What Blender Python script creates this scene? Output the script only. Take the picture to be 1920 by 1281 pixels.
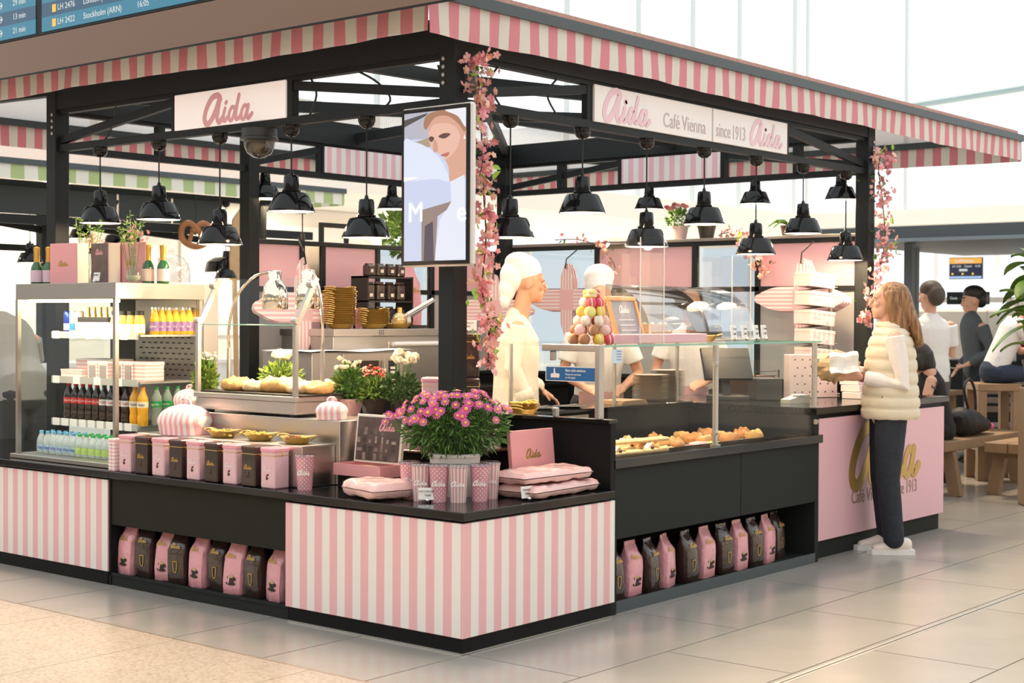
import bpy, math, random
from math import sin, cos, pi, radians
from mathutils import Vector, Matrix
for o in list(bpy.data.objects): bpy.data.objects.remove(o)
SC = bpy.context.scene
COL = SC.collection
# ------------------------------------------------------------ camera, world, sun, exposure
cam = bpy.data.cameras.new('camera'); cam.sensor_width = 36.0; cam.lens = 52.726
cam.clip_end = 300
cam_o = bpy.data.objects.new('camera', cam); COL.objects.link(cam_o)
yaw, pit, rol = 0.693053, -0.0167353, 0.00452827
fw = Vector((cos(yaw)*cos(pit), sin(yaw)*cos(pit), sin(pit))); rt = Vector((sin(yaw), -cos(yaw), 0)); up = rt.cross(fw)
r2 = rt*cos(rol) + up*sin(rol); u2 = up*cos(rol) - rt*sin(rol)
cam_o.matrix_world = Matrix(((r2.x, u2.x, -fw.x, -4.93273), (r2.y, u2.y, -fw.y, -4.37264), (r2.z, u2.z, -fw.z, 1.5), (0, 0, 0, 1)))
cam.dof.use_dof = True; cam.dof.focus_distance = 8.2; cam.dof.aperture_fstop = 4.5
SC.camera = cam_o
W = bpy.data.worlds.new('sky'); SC.world = W; W.use_nodes = True
bg = W.node_tree.nodes['Background']; bg.inputs[0].default_value = (0.95, 0.985, 1.0, 1); bg.inputs[1].default_value = 1.15
sun = bpy.data.lights.new('sun', 'SUN'); sun.energy = 3.4; sun.color = (1.0, 0.76, 0.50); sun.angle = radians(11)
sun_o = bpy.data.objects.new('sun', sun); COL.objects.link(sun_o)
sun_o.rotation_euler = Vector((-0.17, -0.40, -1.0)).to_track_quat('-Z', 'Y').to_euler()
SC.view_settings.view_transform = 'Standard'; SC.view_settings.look = 'None'
SC.view_settings.exposure = 0.32; SC.view_settings.gamma = 1.0; SC.view_settings.use_curve_mapping = False

# ------------------------------------------------------------ materials
MATS = {}
def mat(name, col, rough=0.5, metal=0.0, emit=0.0, trans=0.0, spec=0.5, alpha=1.0, coat=0.0, var=0.0, vs=8.0, bump=0.0, bs=40.0, ecol=None):
    if name in MATS: return MATS[name]
    m = bpy.data.materials.new(name); m.use_nodes = True
    nt = m.node_tree; b = nt.nodes['Principled BSDF']
    b.inputs['Base Color'].default_value = (*col, 1); b.inputs['Roughness'].default_value = rough
    b.inputs['Metallic'].default_value = metal; b.inputs['Specular IOR Level'].default_value = spec
    b.inputs['Transmission Weight'].default_value = trans; b.inputs['Alpha'].default_value = alpha
    b.inputs['Coat Weight'].default_value = coat
    if emit:
        b.inputs['Emission Color'].default_value = (*(ecol or col), 1); b.inputs['Emission Strength'].default_value = emit
    if var:
        tc = nt.nodes.new('ShaderNodeTexCoord'); n = nt.nodes.new('ShaderNodeTexNoise'); n.inputs['Scale'].default_value = vs; n.inputs['Detail'].default_value = 4
        mx = nt.nodes.new('ShaderNodeMix'); mx.data_type = 'RGBA'
        mx.inputs[6].default_value = (*[max(0, c*(1-var)) for c in col], 1); mx.inputs[7].default_value = (*[min(1, c*(1+var)) for c in col], 1)
        nt.links.new(tc.outputs['Object'], n.inputs['Vector']); nt.links.new(n.outputs['Fac'], mx.inputs[0]); nt.links.new(mx.outputs[2], b.inputs['Base Color'])
    if bump:
        tc = nt.nodes.new('ShaderNodeTexCoord'); n = nt.nodes.new('ShaderNodeTexNoise'); n.inputs['Scale'].default_value = bs; n.inputs['Detail'].default_value = 3
        bp = nt.nodes.new('ShaderNodeBump'); bp.inputs['Strength'].default_value = bump; bp.inputs['Distance'].default_value = 0.02
        nt.links.new(tc.outputs['Object'], n.inputs['Vector']); nt.links.new(n.outputs['Fac'], bp.inputs['Height']); nt.links.new(bp.outputs['Normal'], b.inputs['Normal'])
    MATS[name] = m; return m
def glass(name, tint=(0.93, 0.97, 0.96), refl=0.12, rough=0.0):
    # thin pane: mostly see-through with a fresnel sheen
    if name in MATS: return MATS[name]
    m = bpy.data.materials.new(name); m.use_nodes = True; nt = m.node_tree; nt.nodes.clear()
    o = nt.nodes.new('ShaderNodeOutputMaterial'); t = nt.nodes.new('ShaderNodeBsdfTransparent'); g = nt.nodes.new('ShaderNodeBsdfGlossy')
    t.inputs[0].default_value = (*tint, 1); g.inputs['Roughness'].default_value = rough
    lw = nt.nodes.new('ShaderNodeLayerWeight'); lw.inputs[0].default_value = .5; mx = nt.nodes.new('ShaderNodeMixShader')
    pw = nt.nodes.new('ShaderNodeMath'); pw.operation = 'POWER'; pw.inputs[1].default_value = 4; ma = nt.nodes.new('ShaderNodeMath'); ma.operation = 'MULTIPLY_ADD'; ma.inputs[1].default_value = .7 if refl > .05 else .3; ma.inputs[2].default_value = refl*.3
    nt.links.new(lw.outputs['Facing'], pw.inputs[0]); nt.links.new(pw.outputs[0], ma.inputs[0]); nt.links.new(ma.outputs[0], mx.inputs[0]); nt.links.new(t.outputs[0], mx.inputs[1]); nt.links.new(g.outputs[0], mx.inputs[2]); nt.links.new(mx.outputs[0], o.inputs[0])
    MATS[name] = m; return m
def stripes(name, axis, period, c1, c2, duty=0.5, off=0.0, rough=0.6, spec=0.3, wob=0.0, radial=False, transl=0.0):
    # printed stripes across one object axis ('X','Y','Z') or round the object's z axis
    if name in MATS: return MATS[name]
    m = bpy.data.materials.new(name); m.use_nodes = True; nt = m.node_tree; b = nt.nodes['Principled BSDF']; N = nt.nodes.new; L = nt.links.new
    tc = N('ShaderNodeTexCoord'); sx = N('ShaderNodeSeparateXYZ'); L(tc.outputs['Object'], sx.inputs[0])
    if radial:
        a = N('ShaderNodeMath'); a.operation = 'ARCTAN2'; L(sx.outputs['Y'], a.inputs[0]); L(sx.outputs['X'], a.inputs[1]); src = a.outputs[0]
    else: src = sx.outputs[axis]
    ad = N('ShaderNodeMath'); ad.operation = 'ADD'; ad.inputs[1].default_value = off + 1000*period; L(src, ad.inputs[0])
    md = N('ShaderNodeMath'); md.operation = 'MODULO'; md.inputs[1].default_value = period; L(ad.outputs[0], md.inputs[0])
    lt = N('ShaderNodeMath'); lt.operation = 'LESS_THAN'; lt.inputs[1].default_value = period*duty; L(md.outputs[0], lt.inputs[0])
    mx = N('ShaderNodeMix'); mx.data_type = 'RGBA'; mx.inputs[6].default_value = (*c2, 1); mx.inputs[7].default_value = (*c1, 1)
    L(lt.outputs[0], mx.inputs[0]); L(mx.outputs[2], b.inputs['Base Color'])
    b.inputs['Roughness'].default_value = rough; b.inputs['Specular IOR Level'].default_value = spec
    if transl:
        tr = N('ShaderNodeBsdfTranslucent'); L(mx.outputs[2], tr.inputs[0]); ms = N('ShaderNodeMixShader'); ms.inputs[0].default_value = transl
        L(b.outputs[0], ms.inputs[1]); L(tr.outputs[0], ms.inputs[2]); L(ms.outputs[0], nt.nodes['Material Output'].inputs[0])
    MATS[name] = m; return m

PINK = (0.80, 0.42, 0.46); CREAM = (0.86, 0.83, 0.77)
m_frame = mat('graphite_steel', (0.016, 0.020, 0.022), 0.5, spec=.2)
m_black = mat('black_laminate', (0.010, 0.011, 0.012), 0.4, var=0.15, spec=.1)
m_charc = mat('charcoal_board', (0.017, 0.021, 0.020), 0.65, var=0.12, vs=30, spec=.2)
m_granite = mat('black_granite', (0.010, 0.0095, 0.010), 0.09, var=0.3, vs=90, spec=.35)
m_steel = mat('brushed_steel', (0.62, 0.60, 0.57), 0.32, 1.0, bump=0.04, bs=60)
m_steel2 = mat('matt_steel', (0.50, 0.49, 0.47), 0.45, 1.0)
m_gold = mat('brass', (0.78, 0.55, 0.18), 0.33, .72)
m_goldp = mat('gold_print', (0.55, 0.36, 0.10), 0.35, 0.6)
m_white = mat('white_paint', (0.85, 0.85, 0.84), 0.5)
m_paper = mat('white_paper', (0.88, 0.87, 0.84), 0.7)
m_ink = mat('dark_ink', (0.03, 0.03, 0.03), 0.6)
m_pinkp = mat('pink_panel', (0.76, 0.46, 0.52), 0.35)
m_glass = glass('clear_glass', (.965, .985, .98), .03)
m_gedge = mat('glass_edge_green', (0.25, 0.55, 0.45), 0.2, 0, alpha=0.75)
m_rose = mat('pink_logo', (0.86, 0.47, 0.53), 0.5)

# ------------------------------------------------------------ mesh helpers
class G:
    def __init__(s): s.v = []; s.f = []
    def add(s, vs, fs):
        k = len(s.v); s.v += [tuple(v) for v in vs]; s.f += [tuple(i+k for i in f) for f in fs]; return s
    def box(s, x0, y0, z0, x1, y1, z1, b=0.0):
        if x0 > x1: x0, x1 = x1, x0
        if y0 > y1: y0, y1 = y1, y0
        if z0 > z1: z0, z1 = z1, z0
        b = min(b, .45*(x1-x0), .45*(y1-y0), .45*(z1-z0))
        if b <= 0:
            v = [(x, y, z) for x in (x0, x1) for y in (y0, y1) for z in (z0, z1)]
            return s.add(v, [(0, 1, 3, 2), (4, 6, 7, 5), (0, 4, 5, 1), (2, 3, 7, 6), (0, 2, 6, 4), (1, 5, 7, 3)])
        v = []; X = (x0, x1); Y = (y0, y1); Z = (z0, z1); e = (1, -1)
        for i in (0, 1):
            for j in (0, 1):
                for k in (0, 1):
                    v += [(X[i], Y[j]+e[j]*b, Z[k]+e[k]*b), (X[i]+e[i]*b, Y[j], Z[k]+e[k]*b), (X[i]+e[i]*b, Y[j]+e[j]*b, Z[k])]
        I = lambda i, j, k, a: (i*4+j*2+k)*3+a
        f = []
        for q in (0, 1):
            f += [(I(q, 0, 0, 0), I(q, 1, 0, 0), I(q, 1, 1, 0), I(q, 0, 1, 0))[::(1 if q else -1)],
                  (I(0, q, 0, 1), I(1, q, 0, 1), I(1, q, 1, 1), I(0, q, 1, 1))[::(-1 if q else 1)],
                  (I(0, 0, q, 2), I(1, 0, q, 2), I(1, 1, q, 2), I(0, 1, q, 2))[::(1 if q else -1)]]
        for p in (0, 1):
            for q in (0, 1):
                r = 1 if p == q else -1
                f += [(I(0, p, q, 1), I(0, p, q, 2), I(1, p, q, 2), I(1, p, q, 1))[::-r], (I(p, 0, q, 0), I(p, 0, q, 2), I(p, 1, q, 2), I(p, 1, q, 0))[::r],
                      (I(p, q, 0, 0), I(p, q, 0, 1), I(p, q, 1, 1), I(p, q, 1, 0))[::-r]]
        for i in (0, 1):
            for j in (0, 1):
                for k in (0, 1):
                    f.append((I(i, j, k, 0), I(i, j, k, 1), I(i, j, k, 2))[::(1 if (i+j+k) % 2 else -1)])
        return s.add(v, f)
    def ring(s, c, a, b, n): return [c + a*cos(2*pi*i/n) + b*sin(2*pi*i/n) for i in range(n)]
    def loft(s, rings, cap0=True, cap1=True):
        n = len(rings[0]); v = [p for r in rings for p in r]; f = []
        for k in range(len(rings)-1):
            for i in range(n): j = (i+1) % n; f.append((k*n+i, k*n+j, (k+1)*n+j, (k+1)*n+i))
        if cap0: f.append(tuple(range(n-1, -1, -1)))
        if cap1: f.append(tuple((len(rings)-1)*n+i for i in range(n)))
        return s.add(v, f)
    def tube(s, pts, r, n=8, caps=True):
        pts = [Vector(p) for p in pts]; m = len(pts); rr = r if isinstance(r, (list, tuple)) else [r]*m; rings = []; ref = None
        for i, p in enumerate(pts):
            t = (pts[min(i+1, m-1)]-pts[max(i-1, 0)]).normalized()
            if ref is None: ref = Vector((0, 0, 1)) if abs(t.z) < .9 else Vector((1, 0, 0))
            a = ref - t*ref.dot(t)
            if a.length < 1e-4: a = t.orthogonal()
            a.normalize(); ref = a; b = t.cross(a); rings.append(s.ring(p, a*rr[i], b*rr[i], n))
        return s.loft(rings, caps, caps)
    def cyl(s, p0, p1, r0, r1=None, n=16, caps=True): return s.tube([p0, p1], [r0, r0 if r1 is None else r1], n, caps)
    def lathe(s, prof, n=24, c=(0, 0, 0), sx=1.0, sy=1.0, caps=True):
        c = Vector(c); rings = [[c+Vector((sx*max(r, 1e-4)*cos(2*pi*i/n), sy*max(r, 1e-4)*sin(2*pi*i/n), z)) for i in range(n)] for r, z in prof]
        return s.loft(rings, caps, caps)
    def sph(s, c, r, n=12, m=8):
        if not isinstance(r, (tuple, list)): r = (r, r, r)
        c = Vector(c); rings = [[c+Vector((r[0]*sin(pi*k/m)*cos(2*pi*i/n), r[1]*sin(pi*k/m)*sin(2*pi*i/n), -r[2]*cos(pi*k/m))) for i in range(n)] for k in range(1, m)]
        k0 = len(s.v); s.loft(rings, False, False)
        s.v += [tuple(c-Vector((0, 0, r[2]))), tuple(c+Vector((0, 0, r[2])))]; a = len(s.v)-2
        for i in range(n):
            j = (i+1) % n; s.f += [(a, k0+j, k0+i), (a+1, k0+(m-2)*n+i, k0+(m-2)*n+j)]
        return s
    def bar(s, p0, p1, w, h, upv=(0, 0, 1)):
        p0 = Vector(p0); p1 = Vector(p1); t = (p1-p0).normalized(); U = Vector(upv)
        if abs(t.dot(U)) > .98: U = Vector((1, 0, 0))
        a = t.cross(U).normalized(); b = a.cross(t).normalized()
        q = lambda p: [p-a*w/2-b*h/2, p+a*w/2-b*h/2, p+a*w/2+b*h/2, p-a*w/2+b*h/2]
        return s.loft([q(p0), q(p1)])
    def prism(s, poly, d, axis='y', at=0.0):
        # polygon in two axes extruded by d along the third
        def P(u, v, w): return {'y': (u, w, v), 'x': (w, u, v), 'z': (u, v, w)}[axis]
        n = len(poly); v = [P(u, w, at) for u, w in poly]+[P(u, w, at+d) for u, w in poly]
        f = [tuple(range(n)), tuple(range(2*n-1, n-1, -1))]+[(i, i+n, (i+1) % n+n, (i+1) % n) for i in range(n)]
        return s.add(v, f)
    def grid(s, fn, nu, nv):
        v = [fn(i/nu, j/nv) for j in range(nv+1) for i in range(nu+1)]
        return s.add(v, [(j*(nu+1)+i, j*(nu+1)+i+1, (j+1)*(nu+1)+i+1, (j+1)*(nu+1)+i) for j in range(nv) for i in range(nu)])
    def xf(s, M, start=0):
        s.v[start:] = [tuple(M @ Vector(p)) for p in s.v[start:]]; return s
    def mesh(s, name, smooth=0):
        me = bpy.data.meshes.new(name); me.from_pydata([tuple(p) for p in s.v], [], s.f); me.update()
        if len(s.f) > 5:
            import bmesh
            bm = bmesh.new(); bm.from_mesh(me); bmesh.ops.recalc_face_normals(bm, faces=bm.faces); bm.to_mesh(me); bm.free()
        if smooth:
            me.shade_smooth()
            if smooth < 180: me.set_sharp_from_angle(angle=radians(smooth))
        return me
    def build(s, name, m, parent=None, loc=(0, 0, 0), rz=0.0, smooth=0, rot=None):
        return link(name, s.mesh(name, smooth), m, parent, loc, rz, rot)
def link(name, me, m=None, parent=None, loc=(0, 0, 0), rz=0.0, rot=None, scale=None):
    o = bpy.data.objects.new(name, me); COL.objects.link(o); o.location = loc
    o.rotation_euler = rot if rot is not None else (0, 0, rz)
    if scale is not None: o.scale = scale if isinstance(scale, (tuple, list)) else (scale,)*3
    if parent is not None: o.parent = parent
    if m is not None:
        if not me.materials: me.materials.append(m)
        elif me.materials[0] is not m: o.material_slots[0].link = 'OBJECT'; o.material_slots[0].material = m
    return o
def tag(o, label=None, cat=None, group=None, kind=None):
    if label: o['label'] = label
    if cat: o['category'] = cat
    if group: o['group'] = group
    if kind: o['kind'] = kind
    return o
def thing(name, label, cat, loc=(0, 0, 0), rz=0.0, group=None, rot=None):
    o = bpy.data.objects.new(name, None); COL.objects.link(o); o.location = loc; o.rotation_euler = rot or (0, 0, rz); o.empty_display_size = .1
    return tag(o, label, cat, group)
def copy_tree(o, label=None, loc=None, rz=None, parent=None):
    c = o.copy(); COL.objects.link(c)
    if parent is not None: c.parent = parent
    if label: c['label'] = label
    if loc is not None: c.location = loc
    if rz is not None: c.rotation_euler = (0, 0, rz)
    for ch in list(o.children): copy_tree(ch, parent=c)
    return c
ORDW = 'first second third fourth fifth sixth seventh eighth ninth tenth eleventh twelfth thirteenth fourteenth fifteenth sixteenth seventeenth eighteenth nineteenth twentieth'.split()
def struct(o): o['kind'] = 'structure'; return o
def boxo(name, m, parent, x0, y0, z0, x1, y1, z1, b=0.0): return G().box(x0, y0, z0, x1, y1, z1, b).build(name, m, parent)
_txt = {}
def text(body, size, m, parent, loc, rz=0.0, name='lettering', align='CENTER', rot=None, ext=0.0008, bold=0.0, sx=1.0):
    k = (body, round(size, 4), align, bold, ext)
    if k not in _txt:
        cu = bpy.data.curves.new('t', 'FONT'); cu.body = body; cu.size = size; cu.align_x = align; cu.align_y = 'CENTER'; cu.extrude = ext; cu.offset = bold; cu.resolution_u = 3
        to = bpy.data.objects.new('t', cu); COL.objects.link(to); bpy.context.view_layer.update()
        me = bpy.data.meshes.new_from_object(to.evaluated_get(bpy.context.evaluated_depsgraph_get())); bpy.data.objects.remove(to)
        me.transform(Matrix.Rotation(pi/2, 4, 'X')); me.name = 'lettering'; me.materials.clear(); _txt[k] = me
    o = link(name, _txt[k], m, parent, loc, rz, rot)
    if sx != 1.0: o.scale = (sx, 1, 1)
    return o
def crom(pts, k=6):
    pts = [Vector(p) for p in pts]; out = []
    for i in range(len(pts)-1):
        p0 = pts[max(i-1, 0)]; p1 = pts[i]; p2 = pts[i+1]; p3 = pts[min(i+2, len(pts)-1)]
        for j in range(k):
            t = j/k; out.append(.5*((2*p1)+(p2-p0)*t+(2*p0-5*p1+4*p2-p3)*t*t+(3*p1-p0-3*p2+p3)*t**3))
    return out+[pts[-1]]
_rk = [0]
def ribbon(g, pts, w, d=0.0):
    _rk[0] += 1; dy = -d*(_rk[0] % 9)
    pts = crom([(x, dy, z) for x, z in pts], 5); n = len(pts); L = []; R = []
    for i, p in enumerate(pts):
        t = (pts[min(i+1, n-1)]-pts[max(i-1, 0)]).normalized(); q = Vector((-t.z, 0, t.x))*w/2; L.append(p+q); R.append(p-q)
    for i in range(n-1): g.add([L[i], L[i+1], R[i+1], R[i]], [(0, 1, 2, 3)])
    for p in (pts[0], pts[-1]): g.add([p+Vector((cos(a*pi/4), 0, sin(a*pi/4)))*w/2-Vector((0, d*.4, 0)) for a in range(8)], [tuple(range(8))])
def logo_mesh():
    g = G()
    ribbon(g, [(.98, .84), (.84, 1.0), (.5, .93), (.18, .55), (.06, .18), (.2, -.02), (.45, .1), (.75, .5), (.96, .92)], 0.237, .0004)
    ribbon(g, [(.98, .92), (.86, .5), (.80, .14), (.92, .0), (1.1, .14)], 0.213, .0004)
    ribbon(g, [(1.26, .48), (1.16, .2), (1.22, .02), (1.42, .16)], 0.175, .0004)
    ribbon(g, [(1.31, .68), (1.34, .71)], 0.175, .0004)
    ribbon(g, [(1.84, .44), (1.66, .5), (1.5, .3), (1.5, .06), (1.66, .04), (1.84, .4)], 0.163, .0004)
    ribbon(g, [(2.06, .92), (1.9, .4), (1.88, .06), (2.06, .08), (2.16, .2)], 0.175, .0004)
    ribbon(g, [(2.54, .44), (2.36, .5), (2.2, .3), (2.2, .06), (2.36, .04), (2.54, .4)], 0.163, .0004)
    ribbon(g, [(2.58, .5), (2.5, .2), (2.58, .02), (2.78, .18)], 0.175, .0004)
    W = 2.8; g.v = [((x-W/2)/W, y, (z-.48)/W) for x, y, z in g.v]
    me = bpy.data.meshes.new('logo'); fs = []
    for f in g.f:
        a, b, c = (Vector(g.v[i]) for i in f[:3]); fs.append(f if (b-a).cross(c-a).y < 0 else f[::-1])
    me.from_pydata(g.v, [], fs); me.update(); return me
LOGO = logo_mesh()
def logo(parent, loc, w, m, rz=0.0, rot=None): return link('logo', LOGO, m, parent, loc, rz, rot, scale=w)
WEST = -pi/2          # faces the -x side
# ------------------------------------------------------------ floor
def stone(name, c, sc, var, rough, speck=False):
    m = mat(name, c, rough, var=var, vs=sc, spec=0.5)
    if speck:
        nt = m.node_tree; b = nt.nodes['Principled BSDF']; tc = nt.nodes.new('ShaderNodeTexCoord'); v = nt.nodes.new('ShaderNodeTexVoronoi'); v.inputs['Scale'].default_value = 75
        hs = nt.nodes.new('ShaderNodeMix'); hs.data_type = 'RGBA'; hs.blend_type = 'MULTIPLY'; hs.inputs[0].default_value = 0.5
        old = b.inputs['Base Color'].links[0].from_socket
        rmp = nt.nodes.new('ShaderNodeValToRGB'); rmp.color_ramp.elements[0].color = (.55, .5, .45, 1); rmp.color_ramp.elements[1].color = (1, 1, 1, 1); rmp.color_ramp.elements[0].position = .1; rmp.color_ramp.elements[1].position = .6
        nt.links.new(tc.outputs['Object'], v.inputs['Vector']); nt.links.new(v.outputs['Color'], rmp.inputs[0]); nt.links.new(old, hs.inputs[6]); nt.links.new(rmp.outputs[0], hs.inputs[7]); nt.links.new(hs.outputs[2], b.inputs['Base Color'])
    return m
m_tile = stone('grey_stone_tile', (0.34, 0.318, 0.285), 1.6, 0.2, 0.22)
m_terr = stone('cream_terrazzo', (0.46, 0.395, 0.325), 2.0, 0.06, 0.22, True)
m_grout = mat('grout', (0.16, 0.15, 0.14), 0.8)
floor = struct(G().box(-16, -16, -.2, 45, 45, -.006).build('floor', m_grout))
TL, TW, JT = 1.27, .635, .004
tm = G().box(JT, JT, -.006, TL-JT, TW-JT, 0).mesh('tile'); n = 0
for j in range(-6, 9):
    for i in range(0, 13):
        x0 = -.6+i*TL-(TL/2 if j % 2 else 0); y0 = .005+j*TW
        if x0 < -.61: x0 += 0
        if .3 < x0 and x0+TL < 5.1 and y0 > .2 and y0 < 6: continue
        if x0 < -.61:
            G().box(-.6+JT, y0+JT, -.006, x0+TL-JT, y0+TW-JT, 0).build('tile', m_tile, floor)
        else: link('tile', tm, m_tile, floor, (x0, y0, 0))
fo = G()
for a in ((15.3, -16, 45, 45), (-.6, 5.72+.005, 15.3, 45), (-.6, -16, 15.3, -3.82)): fo.box(a[0], a[1], -.006, a[2], a[3], 0)
struct(fo.build('floor', mat('pale_far_floor', (.72, .70, .67), .3)))
tm = G().box(JT*.5, JT*.5, -.006, 1.6-JT*.5, .9-JT*.5, 0).mesh('tile')
for i in range(5):
    for j in range(-5, 8): link('terrazzo_tile', tm, m_terr, floor, (-.606-1.6*(i+1), .32+j*.9, 0))
boxo('floor_joint_strip', mat('brass_strip', (.35, .27, .2), .4, .6), floor, -.606, -4, -.006, -.598, 7.6, .0005)
boxo('drain_channel', m_steel2, floor, -.55, -1.325, -.006, 15, -1.29, .0008)
boxo('drain_slot', m_ink, floor, -.55, -1.312, .0008, 15, -1.303, .0011)

# ------------------------------------------------------------ the hall: mezzanine, upper glazing, far walls
m_mezz = mat('cream_plaster', (0.86, 0.80, 0.72), 0.7); m_soff = mat('cream_soffit_boards', (0.90, 0.84, 0.74), 0.6, var=.05, vs=1.5)
m_wallw = mat('white_wall', (0.84, 0.85, 0.84), 0.6)
mz = G().prism([(-20, 10.3), (21.65, 10.3), (21.65, -16), (26.3, -16), (26.3, 15.3), (-20, 15.3)], .36, 'z', 3.175)
ceil_o = struct(mz.build('ceiling', m_soff))
dl = bpy.data.lights.new('downlight', 'AREA'); dl.shape = 'DISK'; dl.size = .5; dl.energy = 50; dl.color = (1, .93, .84)
ME_dl = G().lathe([(.16, 0), (.16, .02)], 20).mesh('downlight'); m_dl = mat('downlight_face', (1, .95, .85), .5, emit=3)
for x_, y_ in [(-2+4*i, 12.2) for i in range(6)]+[(0+4*i, 13.9) for i in range(6)]+[(23.6, -8+3.5*i) for i in range(6)]:
    link('downlight', ME_dl, m_dl, ceil_o, (x_, y_, 3.158)); o = bpy.data.objects.new('downlight_beam', dl); COL.objects.link(o); o.parent = ceil_o; o.location = (x_, y_, 3.15)
fas = G().box(-20, 10.22, 3.16, 21.57, 10.3, 3.55).box(21.57, -16, 3.16, 21.65, 10.3, 3.55)
struct(fas.build('trim_1', m_mezz))
# beyond the mezzanine the hall ends in another glazed front: sill walls, mullions and panes
for nm, a in (('wall_back', (-20, 15, 0, 26, 15.2, .5)), ('wall_right', (26, -16, 0, 26.2, 15.2, .5))): struct(boxo(nm, m_wallw, None, *a))
g = G()
for k in range(16): g.box(-20+k*3, 15.05, .5, -19.92+k*3, 15.15, 3.175)
for k in range(11): g.box(26.05, -16+k*3, .5, 26.15, -15.92+k*3, 3.175)
struct(g.build('window_2', m_white))
g = G()
for x in (-2.2, .4, 2.9, 5.3, 7.6, 9.9, 12.2, 14.2, 16.2, 17.9, 19.5, 21.6): g.box(x-.025, 10.36, 3.55, x+.025, 10.44, 16)
for y in (10.2, 8.1, 4.4, .6, -3.2): g.box(21.72, y-.03, 3.55, 21.8, y+.03, 16)
m_mull = mat('pale_mullion', (0.60, 0.66, 0.68), 0.4)
w1 = struct(g.build('window_1', m_mull))
for x in (12.2, 14.2, 16.2, 17.9, 19.5): pass
gl = G()
XS = (-2.2, .4, 2.9, 5.3, 7.6, 9.9, 12.2, 14.2, 16.2, 17.9, 19.5, 21.6)
m_hallg = glass('hall_glass', (0.965, 0.985, 0.99), 0.03)
for a, b in zip(XS[:-1], XS[1:]): boxo('pane', m_hallg, w1, a+.025, 10.395, 3.56, b-.025, 10.405, 15.9)
# unseen concourse walls behind and beside the viewpoint, with panels added for reflections
m_shop = mat('taupe_shopfront', (.30, .27, .24), .6, var=.3, vs=.5)
struct(boxo('wall_rear', m_shop, None, -16, -16, 0, 45, -15.6, 6.5)); struct(boxo('wall_concourse', m_shop, None, -16, -15.6, 0, -15.6, 24, 6.5))
rs_ = random.Random(17); m_glow = [mat('lit_shop_%d' % i, (.3, .25, .2), .4, emit=e_, ecol=c_) for i, (e_, c_) in enumerate(((1.6, (1, .74, .46)), (1.1, (1, .86, .7)), (2.2, (1, .62, .34))))]; m_dkf = mat('added_dark', (.03, .028, .026), .3)
shops = [o for o in COL.objects if o.name in ('wall_rear', 'wall_concourse')]
for k in range(11):  # made-up glowing and dark panels, added to streak reflections and give warm fill
    y_ = -13.5+k*3.2; w_ = rs_.uniform(.9, 2.1); boxo('added_glow_panel', m_glow[k % 3], shops[1], -15.6, y_, .5, -15.56, y_+w_, 3.3); boxo('added_dark_panel', m_dkf, shops[1], -15.6, y_+w_+.05, 0, -15.5, y_+3.1, 4.2)
for k in range(16):  # same added glow and dark panels along the rear wall
    x_ = -13.5+k*3.4; w_ = rs_.uniform(.9, 2.3); boxo('added_glow_panel', m_glow[(k+1) % 3], shops[0], x_, -15.6, .5, x_+w_, -15.56, 3.3); boxo('added_dark_panel', m_dkf, shops[0], x_+w_+.05, -15.6, 0, x_+3.3, -15.5, 4.2)
w2 = struct(G().cyl((21.9, 8.2, 5.53), (21.9, 2.5, 5.9), .07, n=10).cyl((21.9, 4.0, 5.45), (21.9, -.6, 5.62), .04, n=8).build('trim_2', mat('roof_truss_blue', (0.32, 0.44, 0.48), .5)))

# ------------------------------------------------------------ kiosk frame (posts, beams, trusses, roof ring, valances)
PX0, PX1, PY0, PY1 = .65, 5.14, .65, 4.08
ZL0, ZL1, ZT0, ZT1 = 2.545, 2.59, 2.81, 2.985
kf = thing('kiosk_frame', 'dark steel kiosk frame with trusses and pink striped valance above the cafe counters', 'kiosk')
PW = .052
for i, (x, y, z0) in enumerate(((PX0, PY0, .94), (PX0, PY1, .636), (PX1, PY0, .96), (PX1, PY1, 0), (2.25, PY1, 0))):
    boxo('post', m_frame, kf, x-PW, y-PW, z0, x+PW, y+PW, ZT1, .004)
for (a, b) in (((PX0, PY0), (PX1, PY0)), ((PX0, PY0), (PX0, PY1)), ((PX0, PY1), (PX1, PY1)), ((PX1, PY0), (PX1, PY1))):
    dx, dy = (1, 0) if a[1] == b[1] else (0, 1)
    p = lambda q, z, s: (q[0]+s*dx*PW, q[1]+s*dy*PW, z)
    G().bar(p(a, (ZT0+ZT1)/2, 1), p(b, (ZT0+ZT1)/2, -1), .09, ZT1-ZT0).build('top_beam', m_frame, kf)
    G().bar(p(a, ZT0-.012, 1), p(b, ZT0-.012, -1), .05, .024).build('beam_flange', m_frame, kf)
    G().bar(p(a, (ZL0+ZL1)/2, 1), p(b, (ZL0+ZL1)/2, -1), .05, ZL1-ZL0).build('lower_beam', m_frame, kf)
def truss(fixed, axis, e0, e1, s0, s1):
    # verticals either side of the sign bay and braces from its top down to the posts
    P_ = lambda t, z: (t, fixed, z) if axis == 'x' else (fixed, t, z)
    for t in (s0-.02, s1+.02): G().bar(P_(t, ZL1), P_(t, ZT0-.024), .04, .05, (1, 0, 0)).build('upright', m_frame, kf)
    G().bar(P_(e0+PW, ZL1+.03), P_(s0-.04, ZT0-.05), .034, .05).build('brace', m_frame, kf)
    G().bar(P_(e1-PW, ZL1+.03), P_(s1+.04, ZT0-.05), .034, .05).build('brace', m_frame, kf)
truss(PY0, 'x', PX0, PX1, 1.78, 3.935); truss(PX0, 'y', PY0, PY1, 1.856, 2.834)
truss(PY1, 'x', 2.25, PX1, 2.96, 4.4); truss(PX1, 'y', PY0, PY1, 1.86, 2.81)
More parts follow.
